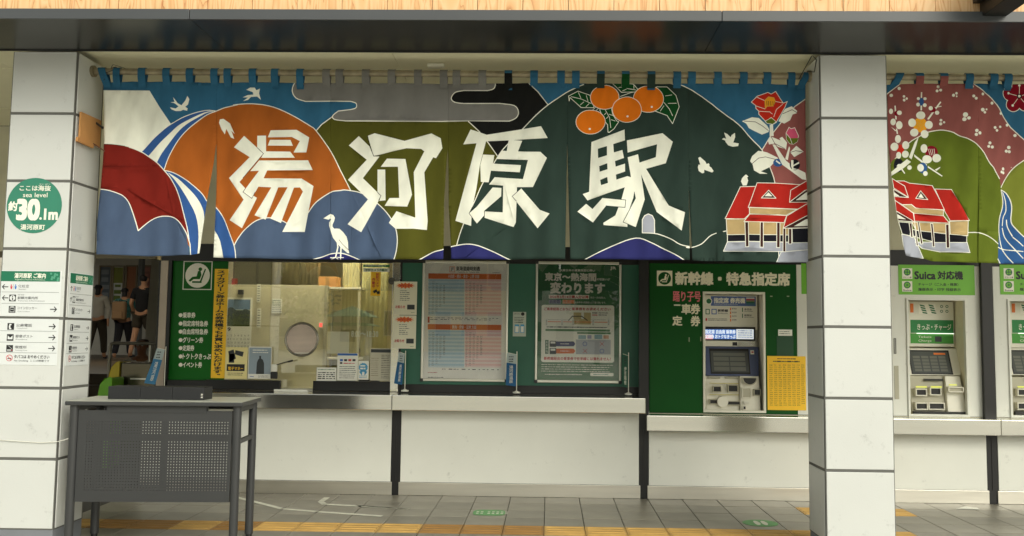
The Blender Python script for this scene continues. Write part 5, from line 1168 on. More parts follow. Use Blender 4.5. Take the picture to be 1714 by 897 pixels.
# coin dish: dark half bowl with lip
q = R(1242, 632, 1267, 645, y); cx, cz = (q[0] + q[1]) / 2, q[3]; b = MB(); rx = (q[1] - q[0]) / 2
b.prism([(cx + rx * math.cos(a * math.pi / 12), cz - (q[3] - q[2]) * math.sin(a * math.pi / 12)) for a in range(13)], y - .012, y + .03, M_grey2)
b.prism([(cx + rx * .86 * math.cos(a * math.pi / 12), cz - .004 - (q[3] - q[2]) * .8 * math.sin(a * math.pi / 12)) for a in range(13)], y - .0135, y - .0122, M_black); b.build('coin_dish', t)
slot(1243, 650, 1256, 665, 'cash_tray', M_grey2, M_grey, y, .012); slot(1262.5, 652, 1272, 661, 'slot', M_black, M_grey2, y, .012); slot(1244, 680, 1248, 685, 'slot', M_black, M_grey, y, .01)
q = R(1244, 671, 1254, 676, y); MB().box(q[0], q[1], y - .016, y, q[2], q[3], M_alu).build('coin_lever', t, bevel=.003)

# lime-headed machines to the right
def suica(du, label, wl):
    u = lambda a: a + du
    xl, xr_ = (XX(1440, 560, YM) if du == 0 else XX(1664.5, 560, YM)), (XX(1651, 560, YM) if du == 0 else 6.2)
    hole = (XX(u(1518.5), 600, YM), XX(u(1619.5), 600, YM), zb + .0062, ZZ(1570, 499.5, YM))
    w = thing('machine_wall', wl, 'machine wall', ((xl + xr_) / 2, YM, zb))
    wallbox(w, 'panel', (xl, xr_, zb + .006, MT), hole, YM, YM + .03, M_panel)
    MB().box(xl, xr_, YM - .006, YM + .03, zb, zb + .0055, M_black).build('sill_seal', w)
    if du == 0:
        q = rect(1497, 612, 1504.5, 668, YM); MB().box(q[0], q[1], YM - .004, YM - .0002, q[2], q[3], M_grey2).build('access_panel', w, bevel=.002)
        q = rect(1496, 566, 1499.8, 592, YM); MB().frame(q, .006, YM - .004, YM - .0002, M_joint).build('access_frame', w)
    x0 = XX(u(1504), 468, YM - .004)
    def f(t, y):
        Q = lambda a, c, d, e: rect(u(a), c, u(d), e, y); b = MB()
        for k, v in enumerate((457.5, 479)):
            q = Q(1510, v - 8.5, 1527, v + 9); b.box(q[0], q[1], y - .0004, y, q[2], q[3], M_white)
            b.disc((q[0] + q[1]) / 2, (q[2] + q[3]) / 2 + .012, .031, y - .0008, M_gink, n=20)
            for a in (45, 135, 225, 315) if k == 0 else (0, 60, 120, 180, 240, 300): b.disc((q[0] + q[1]) / 2 + .016 * math.cos(math.radians(a)), (q[2] + q[3]) / 2 + .012 + .016 * math.sin(math.radians(a)), .009, y - .0012, M_lime, n=8)
            b.text('グリーン車' if k == 0 else 'Suica', (q[0] + .008, q[1] - .008, q[2] + .006, q[2] + .019), y - .0008, M_ink, bold=.02)
        b.build('emblem', t)
        b = MB(); b.text('Suica', Q(1531, 454.5, 1565.5, 467, ), y, M_ink, bold=.035); b.text('対応機', Q(1569.5, 454, 1611.5, 467.5), y, M_ink, bold=.035)
        b.text('チャージ（ご入金・精算）', Q(1537, 473.5, 1604, 478.5), y, M_ink, bold=.015); b.text('履歴表示・印字 残額表示', Q(1537, 482, 1608, 487), y, M_ink, bold=.015); b.build('lettering', t)
    sheet_thing('machine_sign', 'lime green sign above the machine nearest the white column' if du == 0 else 'lime green sign above the machine cut by the right edge', 'sign', rect(u(1504), 443.5, u(1631.5), 493.5, YM - .004), YM - .0003, .004, M_lime, f, bevel=.001)
    t = thing('ticket_machine', label, 'ticket machine', ((hole[0] + hole[1]) / 2, YM, hole[2]))
    recess(t, hole, .32, mat('recess cream metal', (226, 220, 194), .5), M_panel)
    x0, x1, z0, z1 = hole; Yb = YM + .22
    Rr = lambda a, c, d, e, y: rect(u(a), c, u(d), e, y)
    xe = XX(u(1597), 560, Yb)
    MB().box(x0 + .019, xe, Yb, YM + .32, ZZ(1560, 580, Yb), z1 - .02, M_grey).build('header_panel', t)
    y = Yb - .0015; b = MB()
    b.plate(Rr(1524, 535.5, 1596, 557.5, y), y + .001, .0008, mat('machine header green', (44, 130, 70))); b.text('きっぷ・チャージ', Rr(1535.5, 542.5, 1592, 552.5, y), y, M_white, bold=.015)
    b.plate(Rr(1524, 558.3, 1596, 575, y), y + .001, .0008, mat('machine header lime', (70, 150, 60))); b.text('Tickets\nCharge', Rr(1537, 562, 1559, 573, y), y, M_white); b.plate(Rr(1565, 563, 1576, 572, y), y, .0006, M_dk)
    for k in range(2):
        for j in range(4): b.pprism([(u(1539 + k * 15 + j * 1.5), 509.5 + j * 4), (u(1547 + k * 15 + j * 1.5), 511 + j * 4), (u(1548 + k * 15 + j * 1.5), 513.5 + j * 4), (u(1540 + k * 15 + j * 1.5), 512 + j * 4)], y, y - .0006, y - .0002, M_gink)
    q = Rr(1538, 508, 1566, 525, y); b.plate(q, y + .0006, .0004, M_white)
    for a, c in ((1576, 513), (1585, 513), (1576, 521), (1585, 521)): q = Rr(a - 3, c - 3, a + 3, c + 3, y); b.disc((q[0] + q[1]) / 2, (q[2] + q[3]) / 2, .0135, y, M_gink, n=14); b.disc((q[0] + q[1]) / 2, (q[2] + q[3]) / 2, .008, y - .0004, M_grey, n=12)
    b.plate(Rr(1523.5, 508, 1529, 523, y), y, .0004, M_orange)
    b.build('header_print', t)
    q = Rr(1534, 557.5, 1596, 558.8, y); MB().box(q[0], q[1], y - .012, y, q[2], q[3], emis('lit strip', (230, 235, 220), 1.2)).build('light_strip', t)
    Yl = Yb - .10
    o, M = slope(u(1523), 583, u(1608), 628, Yb, Yl, .06, M_grey, 'bezel', t)
    b = MB(); onslope(b, M, .04, .03, .86, .93, .001, M_black); onslope(b, M, .07, .08, .83, .87, .0018, M_scr)
    for a in range(5):
        for c in range(4): onslope(b, M, .12 + c * .17, .14 + a * .12, .26 + c * .17, .23 + a * .12, .0024, M_scr2)
    onslope(b, M, .55, .76, .78, .83, .0024, M_orange); sub(o, 'touch_screen', b)
    Yf = Yl - .04; zt = ZZ(1560, 629, Yl); xa, xm, xb = XX(u(1526), 660, Yf), XX(u(1583), 660, Yf), XX(u(1617), 690, Yf)
    MB().hexa([(xa, Yf, z0), (xm - .001, Yf, z0), (xm - .001, YM + .31, z0), (xa, YM + .31, z0), (xa, Yl + .005, zt), (xm - .001, Yl + .005, zt), (xm - .001, YM + .31, zt), (xa, YM + .31, zt)], M_grey2).build('lower_body', t, bevel=.004)
    MB().hexa([(xm + .001, Yf - .04, z0), (xb, Yf - .04, z0), (xb, YM + .31, z0), (xm + .001, YM + .31, z0), (xm + .001, Yl - .03, zt), (xb - .04, Yl - .03, zt), (xb - .04, YM + .31, zt), (xm + .001, YM + .31, zt)], M_grey).build('coin_body', t, bevel=.006)
    y = Yf - .004
    def sl(a, c, d, e, yy, nm='slot', inner=M_black, dd=.02):
        q = Rr(a, c, d, e, yy); b = MB(); b.frame((q[0] - .008, q[1] + .008, q[2] - .008, q[3] + .008), .009, yy - dd, yy + .03, M_grey); b.box(q[0], q[1], yy - dd * .4, yy + .02, q[2], q[3], inner); b.build(nm, t, bevel=.002)
    sl(1533, 652, 1549, 661, y); sl(1557, 650, 1573, 660, y); sl(1532, 675, 1550, 684, y, dd=.03); sl(1554, 675, 1578, 684, y, dd=.03)
    for a, d in ((1531, 1549), (1556, 1574)): q = Rr(a, 646, d, 648.4, y); MB().box(q[0], q[1], y - .032, y - .0205, q[2], q[3], M_lamp).build('slot_lamp', t)
    q = Rr(1546, 634, 1576, 637, Yl); MB().box(q[0], q[1], Yl - .03, Yl, q[2], q[3], M_black).build('card_slot', t)
    y = Yf - .045; sl(1587, 649, 1610, 655, y, 'coin_dish', M_grey2, .025); q = Rr(1588, 643, 1600, 645, y); MB().box(q[0], q[1], y - .02, y, q[2], q[3], M_lamp).build('slot_lamp', t)
    q = Rr(1529, 689, 1618, 695, y); MB().box(q[0], q[1], y - .01, y + .02, z0 + .0005, q[3], M_black).build('foot_strip', t)
suica(0, 'pale ticket machine under a lime sign, right beside the white column', 'white machine wall with one recess, between the column and the black post')
suica(170, 'pale ticket machine at the right edge of the view, past the black post', 'white machine wall cut by the right edge of the view')
# ================================================================ COLUMN SIGNS
cz = BZ + .035
YC = 5.9
t = thing('sea_level_disc', 'round green sticker reading sea level about 30.1m on the left column', 'sign', (-3.45, YC, 1.9))
q = rect(11.6, 297.5, 103.8, 390.5, YC); cdx, cdz, rr_ = (q[0] + q[1]) / 2, (q[2] + q[3]) / 2, (q[1] - q[0]) / 2
MB().disc(cdx, cdz, rr_, YC - .0022, mat('sea green film', (52, 128, 104), .5, var=.06), th=.0014, n=48).build('disc', t)
b = MB(); y = YC - .003; Q = lambda a, c, d, e: rect(a, c, d, e, y)
b.text('ここは海抜', Q(33, 310.3, 85, 319.3), y, M_white, bold=.02); b.text('かい ばつ', Q(66, 307, 84, 309.2), y, M_white); b.text('sea level', Q(38.5, 322.5, 79.5, 330), y, M_white, bold=.008)
b.text('約', Q(14.5, 337.5, 28.3, 352.6), y, M_white, bold=.035); b.text('30', Q(29.5, 334.5, 65, 367), y, M_white, bold=.05, res=5); b.text('1m', Q(74.5, 350, 96, 367), y, M_white, bold=.045, res=4)
q = Q(65.7, 363.6, 69.9, 367.6); b.disc((q[0] + q[1]) / 2, (q[2] + q[3]) / 2, (q[1] - q[0]) / 2, y, M_white, n=14)
b.text('湯河原町', Q(34.5, 375.6, 75, 384.5), y, M_white, bold=.02); b.build('lettering', t)
def arrow(b, r, y, d, m):
    x0, x1, z0, z1 = r; S = min(x1 - x0, z1 - z0) / 2; cx, cz = (x0 + x1) / 2, (z0 + z1) / 2; c, s = {'r': (1, 0), 'l': (-1, 0), 'u': (0, 1)}[d]
    P = [(-1, -.13), (.55, -.13), (.05, -.66), (.25, -.82), (1, 0), (.25, .82), (.05, .66), (.55, .13), (-1, .13)]
    b.sheet([(cx + (p * c - q_ * s) * S, cz + (p * s + q_ * c) * S) for p, q_ in P], y, m)
M_gk = flat('grey lettering', (96, 98, 100)); M_bk = flat('black pictogram', (28, 28, 30)); M_rd = flat('red pictogram', (200, 60, 70)); M_bl = flat('blue pictogram', (50, 110, 190)); M_bd = mat('direction sign white', (216, 220, 220), .4, var=.02)
M_dg = mat('direction sign green', (28, 112, 82), .4, var=.06)
def signs(Q, y, up):
    """the two stacked direction plates; Q maps plate pixels to a rectangle"""
    P = MB(); P.box(*Q(1, 453, 102, 529.5)[:2], y, y + .0018, *Q(1, 453, 102, 529.5)[2:], M_bd)
    P2 = MB(); P2.box(*Q(-2, 533.5, 97, 611)[:2], y, y + .0018, *Q(-2, 533.5, 97, 611)[2:], M_bd)
    b = MB(); y -= .0006
    b.plate(Q(2, 454, 101, 471), y + .0003, .0003, M_dg); b.text('湯河原駅 ご案内', Q(25, 457.2, 77, 465.6), y - .0006, M_white, bold=.03); b.text('Yugawara Station Information', Q(25, 467, 76, 469.6), y - .0006, M_white)
    for k in range(9): q = Q(84 + (k * 5) % 14, 456 + (k * 7) % 12, 88 + (k * 5) % 14, 460 + (k * 7) % 12); b.disc((q[0] + q[1]) / 2, (q[2] + q[3]) / 2, (q[1] - q[0]) / 2, y - .0004 - k * .00003, mat('leaf print', (84, 156, 128)), n=7)
    for v in (489, 508): b.plate(Q(3, v - .25, 99, v + .25), y, .0002, M_gk)
    for v in (554, 573, 590.5): b.plate(Q(0, v - .25, 95, v + .25), y, .0002, M_gk)
    for v in (480, 498.5): arrow(b, Q(3.5, v - 5.5, 14.5, v + 5.5), y, 'u' if up else 'l', M_bk)
    for u, c in ((19.5, M_rd), (26.5, M_bl)):
        q = Q(u - 1.2, 476, u + 1.2, 478.4); b.disc((q[0] + q[1]) / 2, (q[2] + q[3]) / 2, (q[3] - q[2]) / 2, y, c, n=10); q = Q(u - 2, 479, u + 2, 484); b.sheet([(q[0], q[3]), (q[1], q[3]), ((q[0] * .3 + q[1] * .7), q[2]), ((q[0] * .7 + q[1] * .3), q[2])][::-1], y, c)
    b.plate(Q(22.8, 475.5, 23.1, 484.5), y, .0002, M_gk)
    b.text('化粧室', Q(31, 476.2, 49, 481.6), y, M_gk); b.text('Restrooms', Q(32, 483, 44, 485), y, M_gk)
    def icon(u, v): b.plate(Q(u - 5.6, v - 5.6, u + 5.6, v + 5.6), y, .0002, M_bk)
    icon(21.5, 498.7); q = Q(17, 494, 26, 503.4); b.disc((q[0] + q[1]) / 2, (q[2] + q[3]) / 2, (q[3] - q[2]) / 2, y - .0005, M_bd, n=18); b.plate(Q(20.7, 498, 22.3, 502.5), y - .0005, .0003, M_bk); b.plate(Q(20.7, 495, 22.3, 496.8), y - .0005, .0003, M_bk)
    b.text('駅観光案内所', Q(30, 496.3, 64, 500.8), y, M_gk, bold=.01); b.text('Tourist Information', Q(30, 502.4, 75, 504.4), y, M_gk); b.text('湯河原', Q(30, 492.6, 41, 494.4), y, M_gk)
    icon(20.7, 517.7); b.frame(Q(16.8, 514.5, 24.6, 522), .0025, y - .0006, y - .0003, M_bd); b.plate(Q(18, 512.8, 23.5, 513.8), y - .0005, .0002, M_bd); b.plate(Q(18.5, 517.5, 23, 518.2), y - .0005, .0002, M_bd)
    b.text('コインロッカー', Q(29.5, 513.3, 62.5, 517.9), y, M_gk, bold=.01); b.text('Coin Lockers', Q(30, 520.2, 50, 522.2), y, M_gk)
    rows = ((546.3, '公衆電話', 54, 'Telephone'), (564.7, '郵便ポスト', 55, 'Postbox'), (583, '喫煙所', 45, 'Smoking Area'))
    for k, (v, s, u1, en) in enumerate(rows):
        icon(18.5 - k, v); b.text(s, Q(27.5 - k, v - 4.4, u1, v + .6), y, M_gk, bold=.01); b.text(en, Q(28 - k, v + 2.3, 46, v + 4.3), y, M_gk)
    b.pprism if 0 else None
    q = Q(15.5, 542, 21, 551); x0, x1, z0, z1 = q; w, h = x1 - x0, z1 - z0
    b.sheet([(x0 + .1 * w, z1), (x0 + .7 * w, z1), (x0 + .8 * w, z1 - .2 * h), (x0 + .45 * w, z1 - .3 * h), (x0 + .45 * w, z0 + .3 * h), (x0 + .8 * w, z0 + .2 * h), (x0 + .7 * w, z0), (x0 + .1 * w, z0), (x0 - .05 * w, z0 + .5 * h)][::-1], y - .0005, M_bd)
    b.plate(Q(13.4, 561.7, 21.6, 567.8), y - .0004, .0002, M_bd); q = Q(13.4, 561.7, 21.6, 567.8); b.sheet([(q[0] + .002, q[3]), (q[1] - .002, q[3]), ((q[0] + q[1]) / 2, (q[2] + q[3]) / 2 - .002)][::-1], y - .0009, M_bk)
    b.plate(Q(12, 585, 19, 586.6), y - .0004, .0002, M_bd); b.plate(Q(19.5, 585, 21, 586.6), y - .0004, .0002, M_rd); q = Q(14, 578.5, 21, 584); b.sheet([(q[0], q[3]), (q[0] + .003, q[3]), (q[1], q[2]), (q[1] - .003, q[2])][::-1], y - .0005, M_bd)
    for v, a in ((517.7, 84), (546.5, 82), (564.8, 81.5), (583.2, 81)): arrow(b, Q(a, v - 6, a + 12, v + 6), y, 'r', M_bk)
    q = Q(10.5, 593.5, 21.5, 604.5); cx, cz, R = (q[0] + q[1]) / 2, (q[2] + q[3]) / 2, (q[3] - q[2]) / 2; kx = (q[1] - q[0]) / 2 / R
    for i in range(20):
        a0, a1 = 2 * math.pi * i / 20, 2 * math.pi * (i + 1) / 20
        b.sheet([(cx + kx * R * math.cos(a0), cz + R * math.sin(a0)), (cx + kx * R * math.cos(a1), cz + R * math.sin(a1)), (cx + kx * R * .82 * math.cos(a1), cz + R * .82 * math.sin(a1)), (cx + kx * R * .82 * math.cos(a0), cz + R * .82 * math.sin(a0))], y, M_rd)
    b.sheet([(cx - kx * R * .62, cz + R * .52), (cx - kx * R * .5, cz + R * .66), (cx + kx * R * .62, cz - R * .52), (cx + kx * R * .5, cz - R * .66)], y - .0004, M_rd); b.plate(Q(13, 599, 19, 600.6), y - .0001, .0002, M_bk)
    b.text('タバコは おやめください', Q(24, 594.3, 83, 600), y, M_bk, bold=.02); b.text('No Smoking  ここは禁煙です', Q(24, 602, 83, 605.8), y, M_gk, bold=.01)
    return P, P2, b
lab = 'white direction plates with green heading and black arrows, front of the left column'
t = thing('direction_sign', lab, 'sign', (-3.45, YC, 1.2))
P, P2, b = signs(lambda a, c, d, e: rect(a, c, d, e, YC), YC - .0025, False)
P.build('plate', t, bevel=.0008); P2.build('plate', t, bevel=.0008); b.build('print', t)
t = thing('direction_sign', 'narrower direction plates wrapped on the shaded side face of the left column', 'sign', (-3.225, 6.09, 1.2))
def Qs(a, c, d, e):
    f0, g0 = rect(50, c, 51, e, YC)[2:]; return ((a - 50) / 100 * .30, (d - 50) / 100 * .30, f0 - .004, g0 - .004)
P, P2, b = signs(Qs, -.0025, True)
for q, nme in ((P, 'plate'), (P2, 'plate'), (b, 'print')):
    q.v = [(-3.225 - y_, 6.092 + x_, z_) for x_, y_, z_ in q.v]; q.build(nme, t)
# cardboard flap, string
M_card = mat('brown cardboard', (196, 142, 84), .8, var=.08, bump=.1)
pts = [atX(u, v, -3.212) for u, v in ((133.5, 187), (167, 202), (164.5, 246), (156, 243), (131, 231))]
t = thing('cardboard_flap', 'piece of brown cardboard taped to the side of the left column near the curtain', 'cardboard', (-3.21, 6.05, 2.75))
b = MB(); n_ = len(pts); b.add([(p[0] - .001, p[1], p[2]) for p in pts] + [(p[0] + .012, p[1], p[2]) for p in pts], [tuple(range(n_, 2 * n_)), tuple(range(n_))[::-1]] + [(i, (i + 1) % n_, n_ + (i + 1) % n_, n_ + i) for i in range(n_)], M_card); b.build('sheet', t)
b = MB(); pa_ = [atX(u, v, -3.195) for u, v in ((131, 229), (157, 241), (157, 248), (130, 236))]; b.add([tuple(p) for p in pa_] + [(p[0] - .016, p[1], p[2]) for p in pa_], [(0, 1, 2, 3), (7, 6, 5, 4), (0, 4, 5, 1), (1, 5, 6, 2), (2, 6, 7, 3), (3, 7, 4, 0)], M_card); b.build('folded_edge', t)
t = thing('wall_bracket', 'thin dark rod with a wire from the cardboard towards the curtain edge', 'bracket', (-3.2, 6.3, 2.6))
MB().tube([atX(160, 205, -3.21), atX(172, 214, -3.13)], .008, M_ink).build('rod', t); MB().tube([atX(156, 240, -3.2), atX(168, 248, -3.15), atX(175, 253, -3.1)], .004, mat('rusty wire', (110, 70, 50))).build('wire', t)
M_str = mat('white nylon string', (226, 226, 214), .5)
MB().tube([(-3.69, 6.1, atY(0, 737, 5.9)[2]), (-3.685, 5.893, atY(-16, 735.5, 5.893)[2]), tuple(atY(30, 738.5, 5.892)), tuple(atY(70, 741, 5.892)), tuple(atY(98, 739, 5.885)), tuple(atY(112, 735, 5.86)), tuple(atY(124, 730.5, 5.845))], .0028, M_str, 6).build('string', label='thin white string tied round the left column and to the grey desk leg', category='string')

# ================================================================ DESK
dx0, dx1, dy0, dy1, dz = -3.155, -2.02, 5.85, 6.32, .957
t = thing('grey_desk', 'grey metal desk with a perforated front panel standing beside the left column', 'desk', ((dx0 + dx1) / 2, (dy0 + dy1) / 2, 0))
MB().box(dx0, dx1, dy0, dy1, dz - .003, dz, mat('pale grey desk laminate', (176, 178, 166), .3, var=.04)).build('desk_surface', t)
MB().box(dx0 - .004, dx1 + .004, dy0 - .004, dy1 + .004, dz - .030, dz - .0035, M_desk).build('desktop', t, bevel=.006, seg=3)
def leg(x, y, dark=False):
    MB().cyl((x, y, .02), (x, y, dz - .031), .028, M_desk, 20).build('leg', t); MB().cyl((x, y, 0), (x, y, .0195), .022, M_black, 14).build('foot', t)
for x in (dx0 + .04, dx1 - .04):
    for y in (dy0 + .045, dy1 - .04): leg(x, y)
for x in (dx0 + .04, dx1 - .04):
    MB().box(x - .014, x + .014, dy0 + .075, dy1 - .07, dz - .072, dz - .0305, M_desk).build('side_rail', t, bevel=.003)
    MB().box(x - .012, x + .012, dy0 + .073, dy1 - .068, .675, .705, M_desk).build('stretcher', t, bevel=.003)
MB().box(XX(181, 675, 5.9), XX(343, 675, 5.9), dy0 + .03, dy0 + .075, dz - .075, dz - .0305, M_desk).build('front_rail', t)
MB().box(dx0 + .07, dx1 - .07, dy1 - .06, dy1 - .04, dz - .08, dz - .0305, M_desk).build('back_rail', t)
px0, px1, pz0, pz1 = dx0 + .072, dx1 - .072, .305, dz - .062
py = dy0 + .035
def perf(b, x0, x1, z0, z1, nx, nz, m):
    sx, sz = (x1 - x0) / nx, (z1 - z0) / nz; h = .145
    for i in range(nx):
        for j in range(nz):
            a, c = x0 + i * sx, z0 + j * sz; O_ = [(a, c), (a + sx, c), (a + sx, c + sz), (a, c + sz)]; cx, cz = a + sx / 2, c + sz / 2; r = sx * h
            I_ = [(cx - r, cz - r), (cx + r, cz - r), (cx + r, cz + r), (cx - r, cz + r)]
            b.add([(p[0], py, p[1]) for p in O_ + I_] + [(p[0], py + .0025, p[1]) for p in I_], [(0, 1, 5, 4), (1, 2, 6, 5), (2, 3, 7, 6), (3, 0, 4, 7), (4, 5, 9, 8), (5, 6, 10, 9), (6, 7, 11, 10), (7, 4, 8, 11)], m)
hx0, hx1, hz0, hz1 = XX(141, 770, py), XX(376, 770, py), ZZ(260, 823, py), ZZ(260, 704, py)
b = MB(); perf(b, hx0, hx1, hz0, hz1, 49, 25, M_desk)
for q in ((px0, hx0, pz0, pz1), (hx1, px1, pz0, pz1), (hx0, hx1, pz0, hz0), (hx0, hx1, hz1, pz1)): b.add([(q[0], py, q[2]), (q[1], py, q[2]), (q[1], py, q[3]), (q[0], py, q[3])], [(0, 1, 2, 3)], M_desk)
b.build('perforated_panel', t)
b = MB(); b.box(px0, px1, py + .0005, py + .018, pz0 - .001, pz0 + .002, M_desk); b.box(px0 - .001, px0 + .001, py - .0005, py + .018, pz0, pz1, M_desk); b.box(px1 - .001, px1 + .001, py - .0005, py + .018, pz0, pz1, M_desk); b.build('panel_flange', t)
zr = ZZ(260, 734, py); MB().box(px0, px1, py + .03, py + .05, zr - .018, zr + .018, M_desk).build('inner_rail', t)
xv = XX(269, 770, py + .04); MB().box(xv - .018, xv + .018, py + .051, py + .07, pz0 + .02, pz1, M_desk).build('inner_upright', t)
MB().box(px0 + .02, XX(272, 800, py + .2), dy0 + .1, dy1 - .12, ZZ(200, 818, py + .1) - .02, ZZ(200, 818, py + .1) - .005, M_desk).build('shelf', t)
t.rotation_euler.z = math.radians(3.5)
# black boxes on the desk
q = rect(180.5, 646, 342, 667.5, dy0 + .15)
t = thing('black_box_row', 'long low row of three joined black boxes lying on the grey desk', 'box', ((q[0] + q[1]) / 2, dy0 + .2, dz))
w = (q[1] - q[0]) / 3
for k in range(3): MB().box(q[0] + k * w + .0008, q[0] + (k + 1) * w - .0008, dy0 + .15, dy0 + .30, dz + .0005, dz + .085, mat('matt black plastic', (30, 31, 33), .5)).build('box_section', t, bevel=.003)
MB().lines((q[1] - .022, q[1] - .008, dz + .012, dz + .045), 3, dy0 + .149, M_white, fill=.5, seed=3).build('white_mark', t)
banner(274.5, 656, 580, 8.10, 'small pale blue banner flag leaning by the window jamb above the grey desk', .075, M_flagw, mat('sky blue banner cloth', (60, 120, 160), .8, var=.1), '湯河原', lean=1.0)

# ================================================================ STATION PASSAGE
M_pf = mat('brown grey passage floor', (112, 98, 80), .5, var=.1)
MB().box(-15, -3.8, 13.2, 29.9, .0, .78, M_pf).build('passage_floor', kind='structure')
for k in range(4): MB().box(-15, -3.8, 13.2 - .3 * (4 - k), 13.2 - .3 * (3 - k) - .001, 0, .16 + .155 * k, M_pf).build('step', bpy.data.objects['passage_floor'])
MB().box(-3.68, -3.62, 8.46, 13, 0, cz, M_cream).build('passage_wall', kind='structure')
MB().box(-16, -6.5, 24, 24.2, .78, 4.6, mat('passage end wall', (206, 200, 184), .7)).build('end_wall', kind='structure')
t = thing('ceiling_light', 'white fluorescent light on the passage ceiling before the walkers', 'ceiling light', (-9, 18, cz))  # unseen fixture, added to brighten the walkers and the end wall
MB().box(-10.2, -7.8, 17.4, 17.6, cz - .06, cz - .005, M_white).build('housing', t); MB().box(-10.1, -7.9, 17.43, 17.57, cz - .075, cz - .061, emis('passage fill tube', (255, 244, 220), 20)).build('tube', t)
def F(Y): return lambda a, c, d, e: rect(a, c, d, e, Y)
for k, (ur, col, lab) in enumerate([((166, 445.5, 185.5, 514), (96, 104, 112), 'grey-blue poster leftmost on the passage end wall'), ((188.8, 445.5, 206.5, 508), (142, 150, 56), 'olive yellow and green poster in the passage, above the beige backpack'),
                                    ((210.5, 445, 228, 520), (170, 106, 62), 'plain tan brown poster board in the passage, third from the left'), ((237, 445, 253, 492), (150, 100, 84), 'brownish picture poster in the passage behind the dark-shirted walker')]):
    r = rect(*ur, 23.98); t = thing('wall_poster', lab, 'poster', ((r[0] + r[1]) / 2, 23.98, r[2]))
    MB().plate(r, 23.998, .02, M_paper if k == 1 else mat('poster ground %s' % ['blue grey', '', 'tan', 'brown'][k], col)).build('sheet', t)
    MB().frame((r[0] - .02, r[1] + .02, r[2] - .02, r[3] + .02), .04, 23.96, 23.977, mat('passage poster frame', (120, 104, 76), .4, .3)).build('frame', t)
    b = MB(); y = 23.9745; rng = random.Random(k)
    for i in range(5):
        h = (r[3] - r[2]); z = r[2] + h * (.08 + i * .18)
        if k != 2: b.box(r[0] + .03 + rng.random() * .05, r[1] - .03 - rng.random() * .05, y, y + .002, z, z + h * (.06 + rng.random() * .09), mat('poster print %d' % k, [(140, 146, 150), (120, 140, 50), (0, 0, 0), (176, 120, 100)][k]))
    if k == 1: b.box(r[0] + .02, r[1] - .02, y - .002, y - .0005, r[2] + (r[3] - r[2]) * .55, r[3] - .03, mat('poster olive', (142, 146, 50)))
    if b.v: b.build('print', t)
r = rect(229.5, 432, 236, 560, 22.6); MB().box(r[0], r[1], 22.6, 22.75, .78, 4.4, mat('grey painted steel', (110, 112, 110), .5)).build('steel_post', label='slim grey post in the passage between the tan board and the last poster', category='post')
a_, b_, c_, d_ = atY(254, 436, 12.7), atY(268, 436, 12.7), atY(262, 575, 12.7), atY(242, 575, 12.7)
b = MB(); b.prism([(d_[0], .0), (c_[0] + .2, .0), (b_[0] + .2, cz - .01), (a_[0], cz - .01), (a_[0], a_[2]), (d_[0], d_[2])], 12.7, 12.8, mat('white wall panel', (206, 200, 182), .6)); b.build('slanted_panel', label='white wall panel with a slanting edge at the right of the passage', category='wall panel')
t = thing('handrail', 'pale metal handrail crossing the passage before the walkers', 'handrail', (-5.2, 10.6, 0))
y = 10.6; z = ZZ(220, 574.5, y); xa, xb = XX(184, 590, y), XX(300, 590, y)
MB().tube([(xa, y, .01), (xa, y, z - .04), (xa + .012, y, z - .012), (xa + .04, y, z), (xb, y, z)], .02, mat('pale rail metal', (170, 164, 148), .35, .6), 10).build('rail', t)
MB().cyl((xb - .35, y, 0), (xb - .35, y, z - .02), .018, M_alu, 10).build('post', t)
MB().cyl((xa + .02, y, z - .45), (xb, y, z - .45), .012, M_alu, 8).build('lower_rail', t)
t = thing('ticket_gate', 'steel ticket gate cabinet with a yellow-green rounded end in the passage', 'ticket gate', (-4.6, 9.6, 0))
r = rect(200, 607, 268, 655, 9.6)
MB().box(r[0], r[1], 9.6, 9.85, 0, r[3], mat('gate cabinet steel', (110, 104, 88), .22, .9)).build('cabinet', t, bevel=.02, seg=3)
MB().box(r[0] + .12, r[0] + .4, 9.592, 9.5985, r[3] - .18, r[3] - .165, M_alu).build('groove_trim', t)
b = MB(); p0 = r[0] - .002; ph_ = [(p0, 0), (p0, r[3] + .01), (p0 - .03, r[3] + .005), (p0 - .08, r[3] - .05), (p0 - .11, r[3] - .16), (p0 - .12, 0)]; b.prism(ph_[::-1], 9.58, 9.86, mat('yellow gate end', (196, 176, 44), .35)); b.build('end_cap', t, bevel=.006)
t = thing('ticket_gate', 'low lime green rounded gate housing beside the column', 'ticket gate', (-4.75, 9.3, 0))
r = rect(166, 632, 188, 668, 9.3); b = MB(); w = r[1] - r[0]
b.prism([(r[0], 0), (r[1], 0), (r[1], r[3] - .01), (r[1] - w * .2, r[3]), (r[0] + w * .4, r[3] - .012), (r[0] + w * .12, r[3] - .07), (r[0], r[3] - .17)], 9.3, 9.56, mat('lime gate plastic', (110, 176, 40), .35)); b.build('housing', t, bevel=.012)
MB().box(r[0] + .03, r[1] - .02, 9.291, 9.2985, .3, .7, M_ink).build('reader', t)

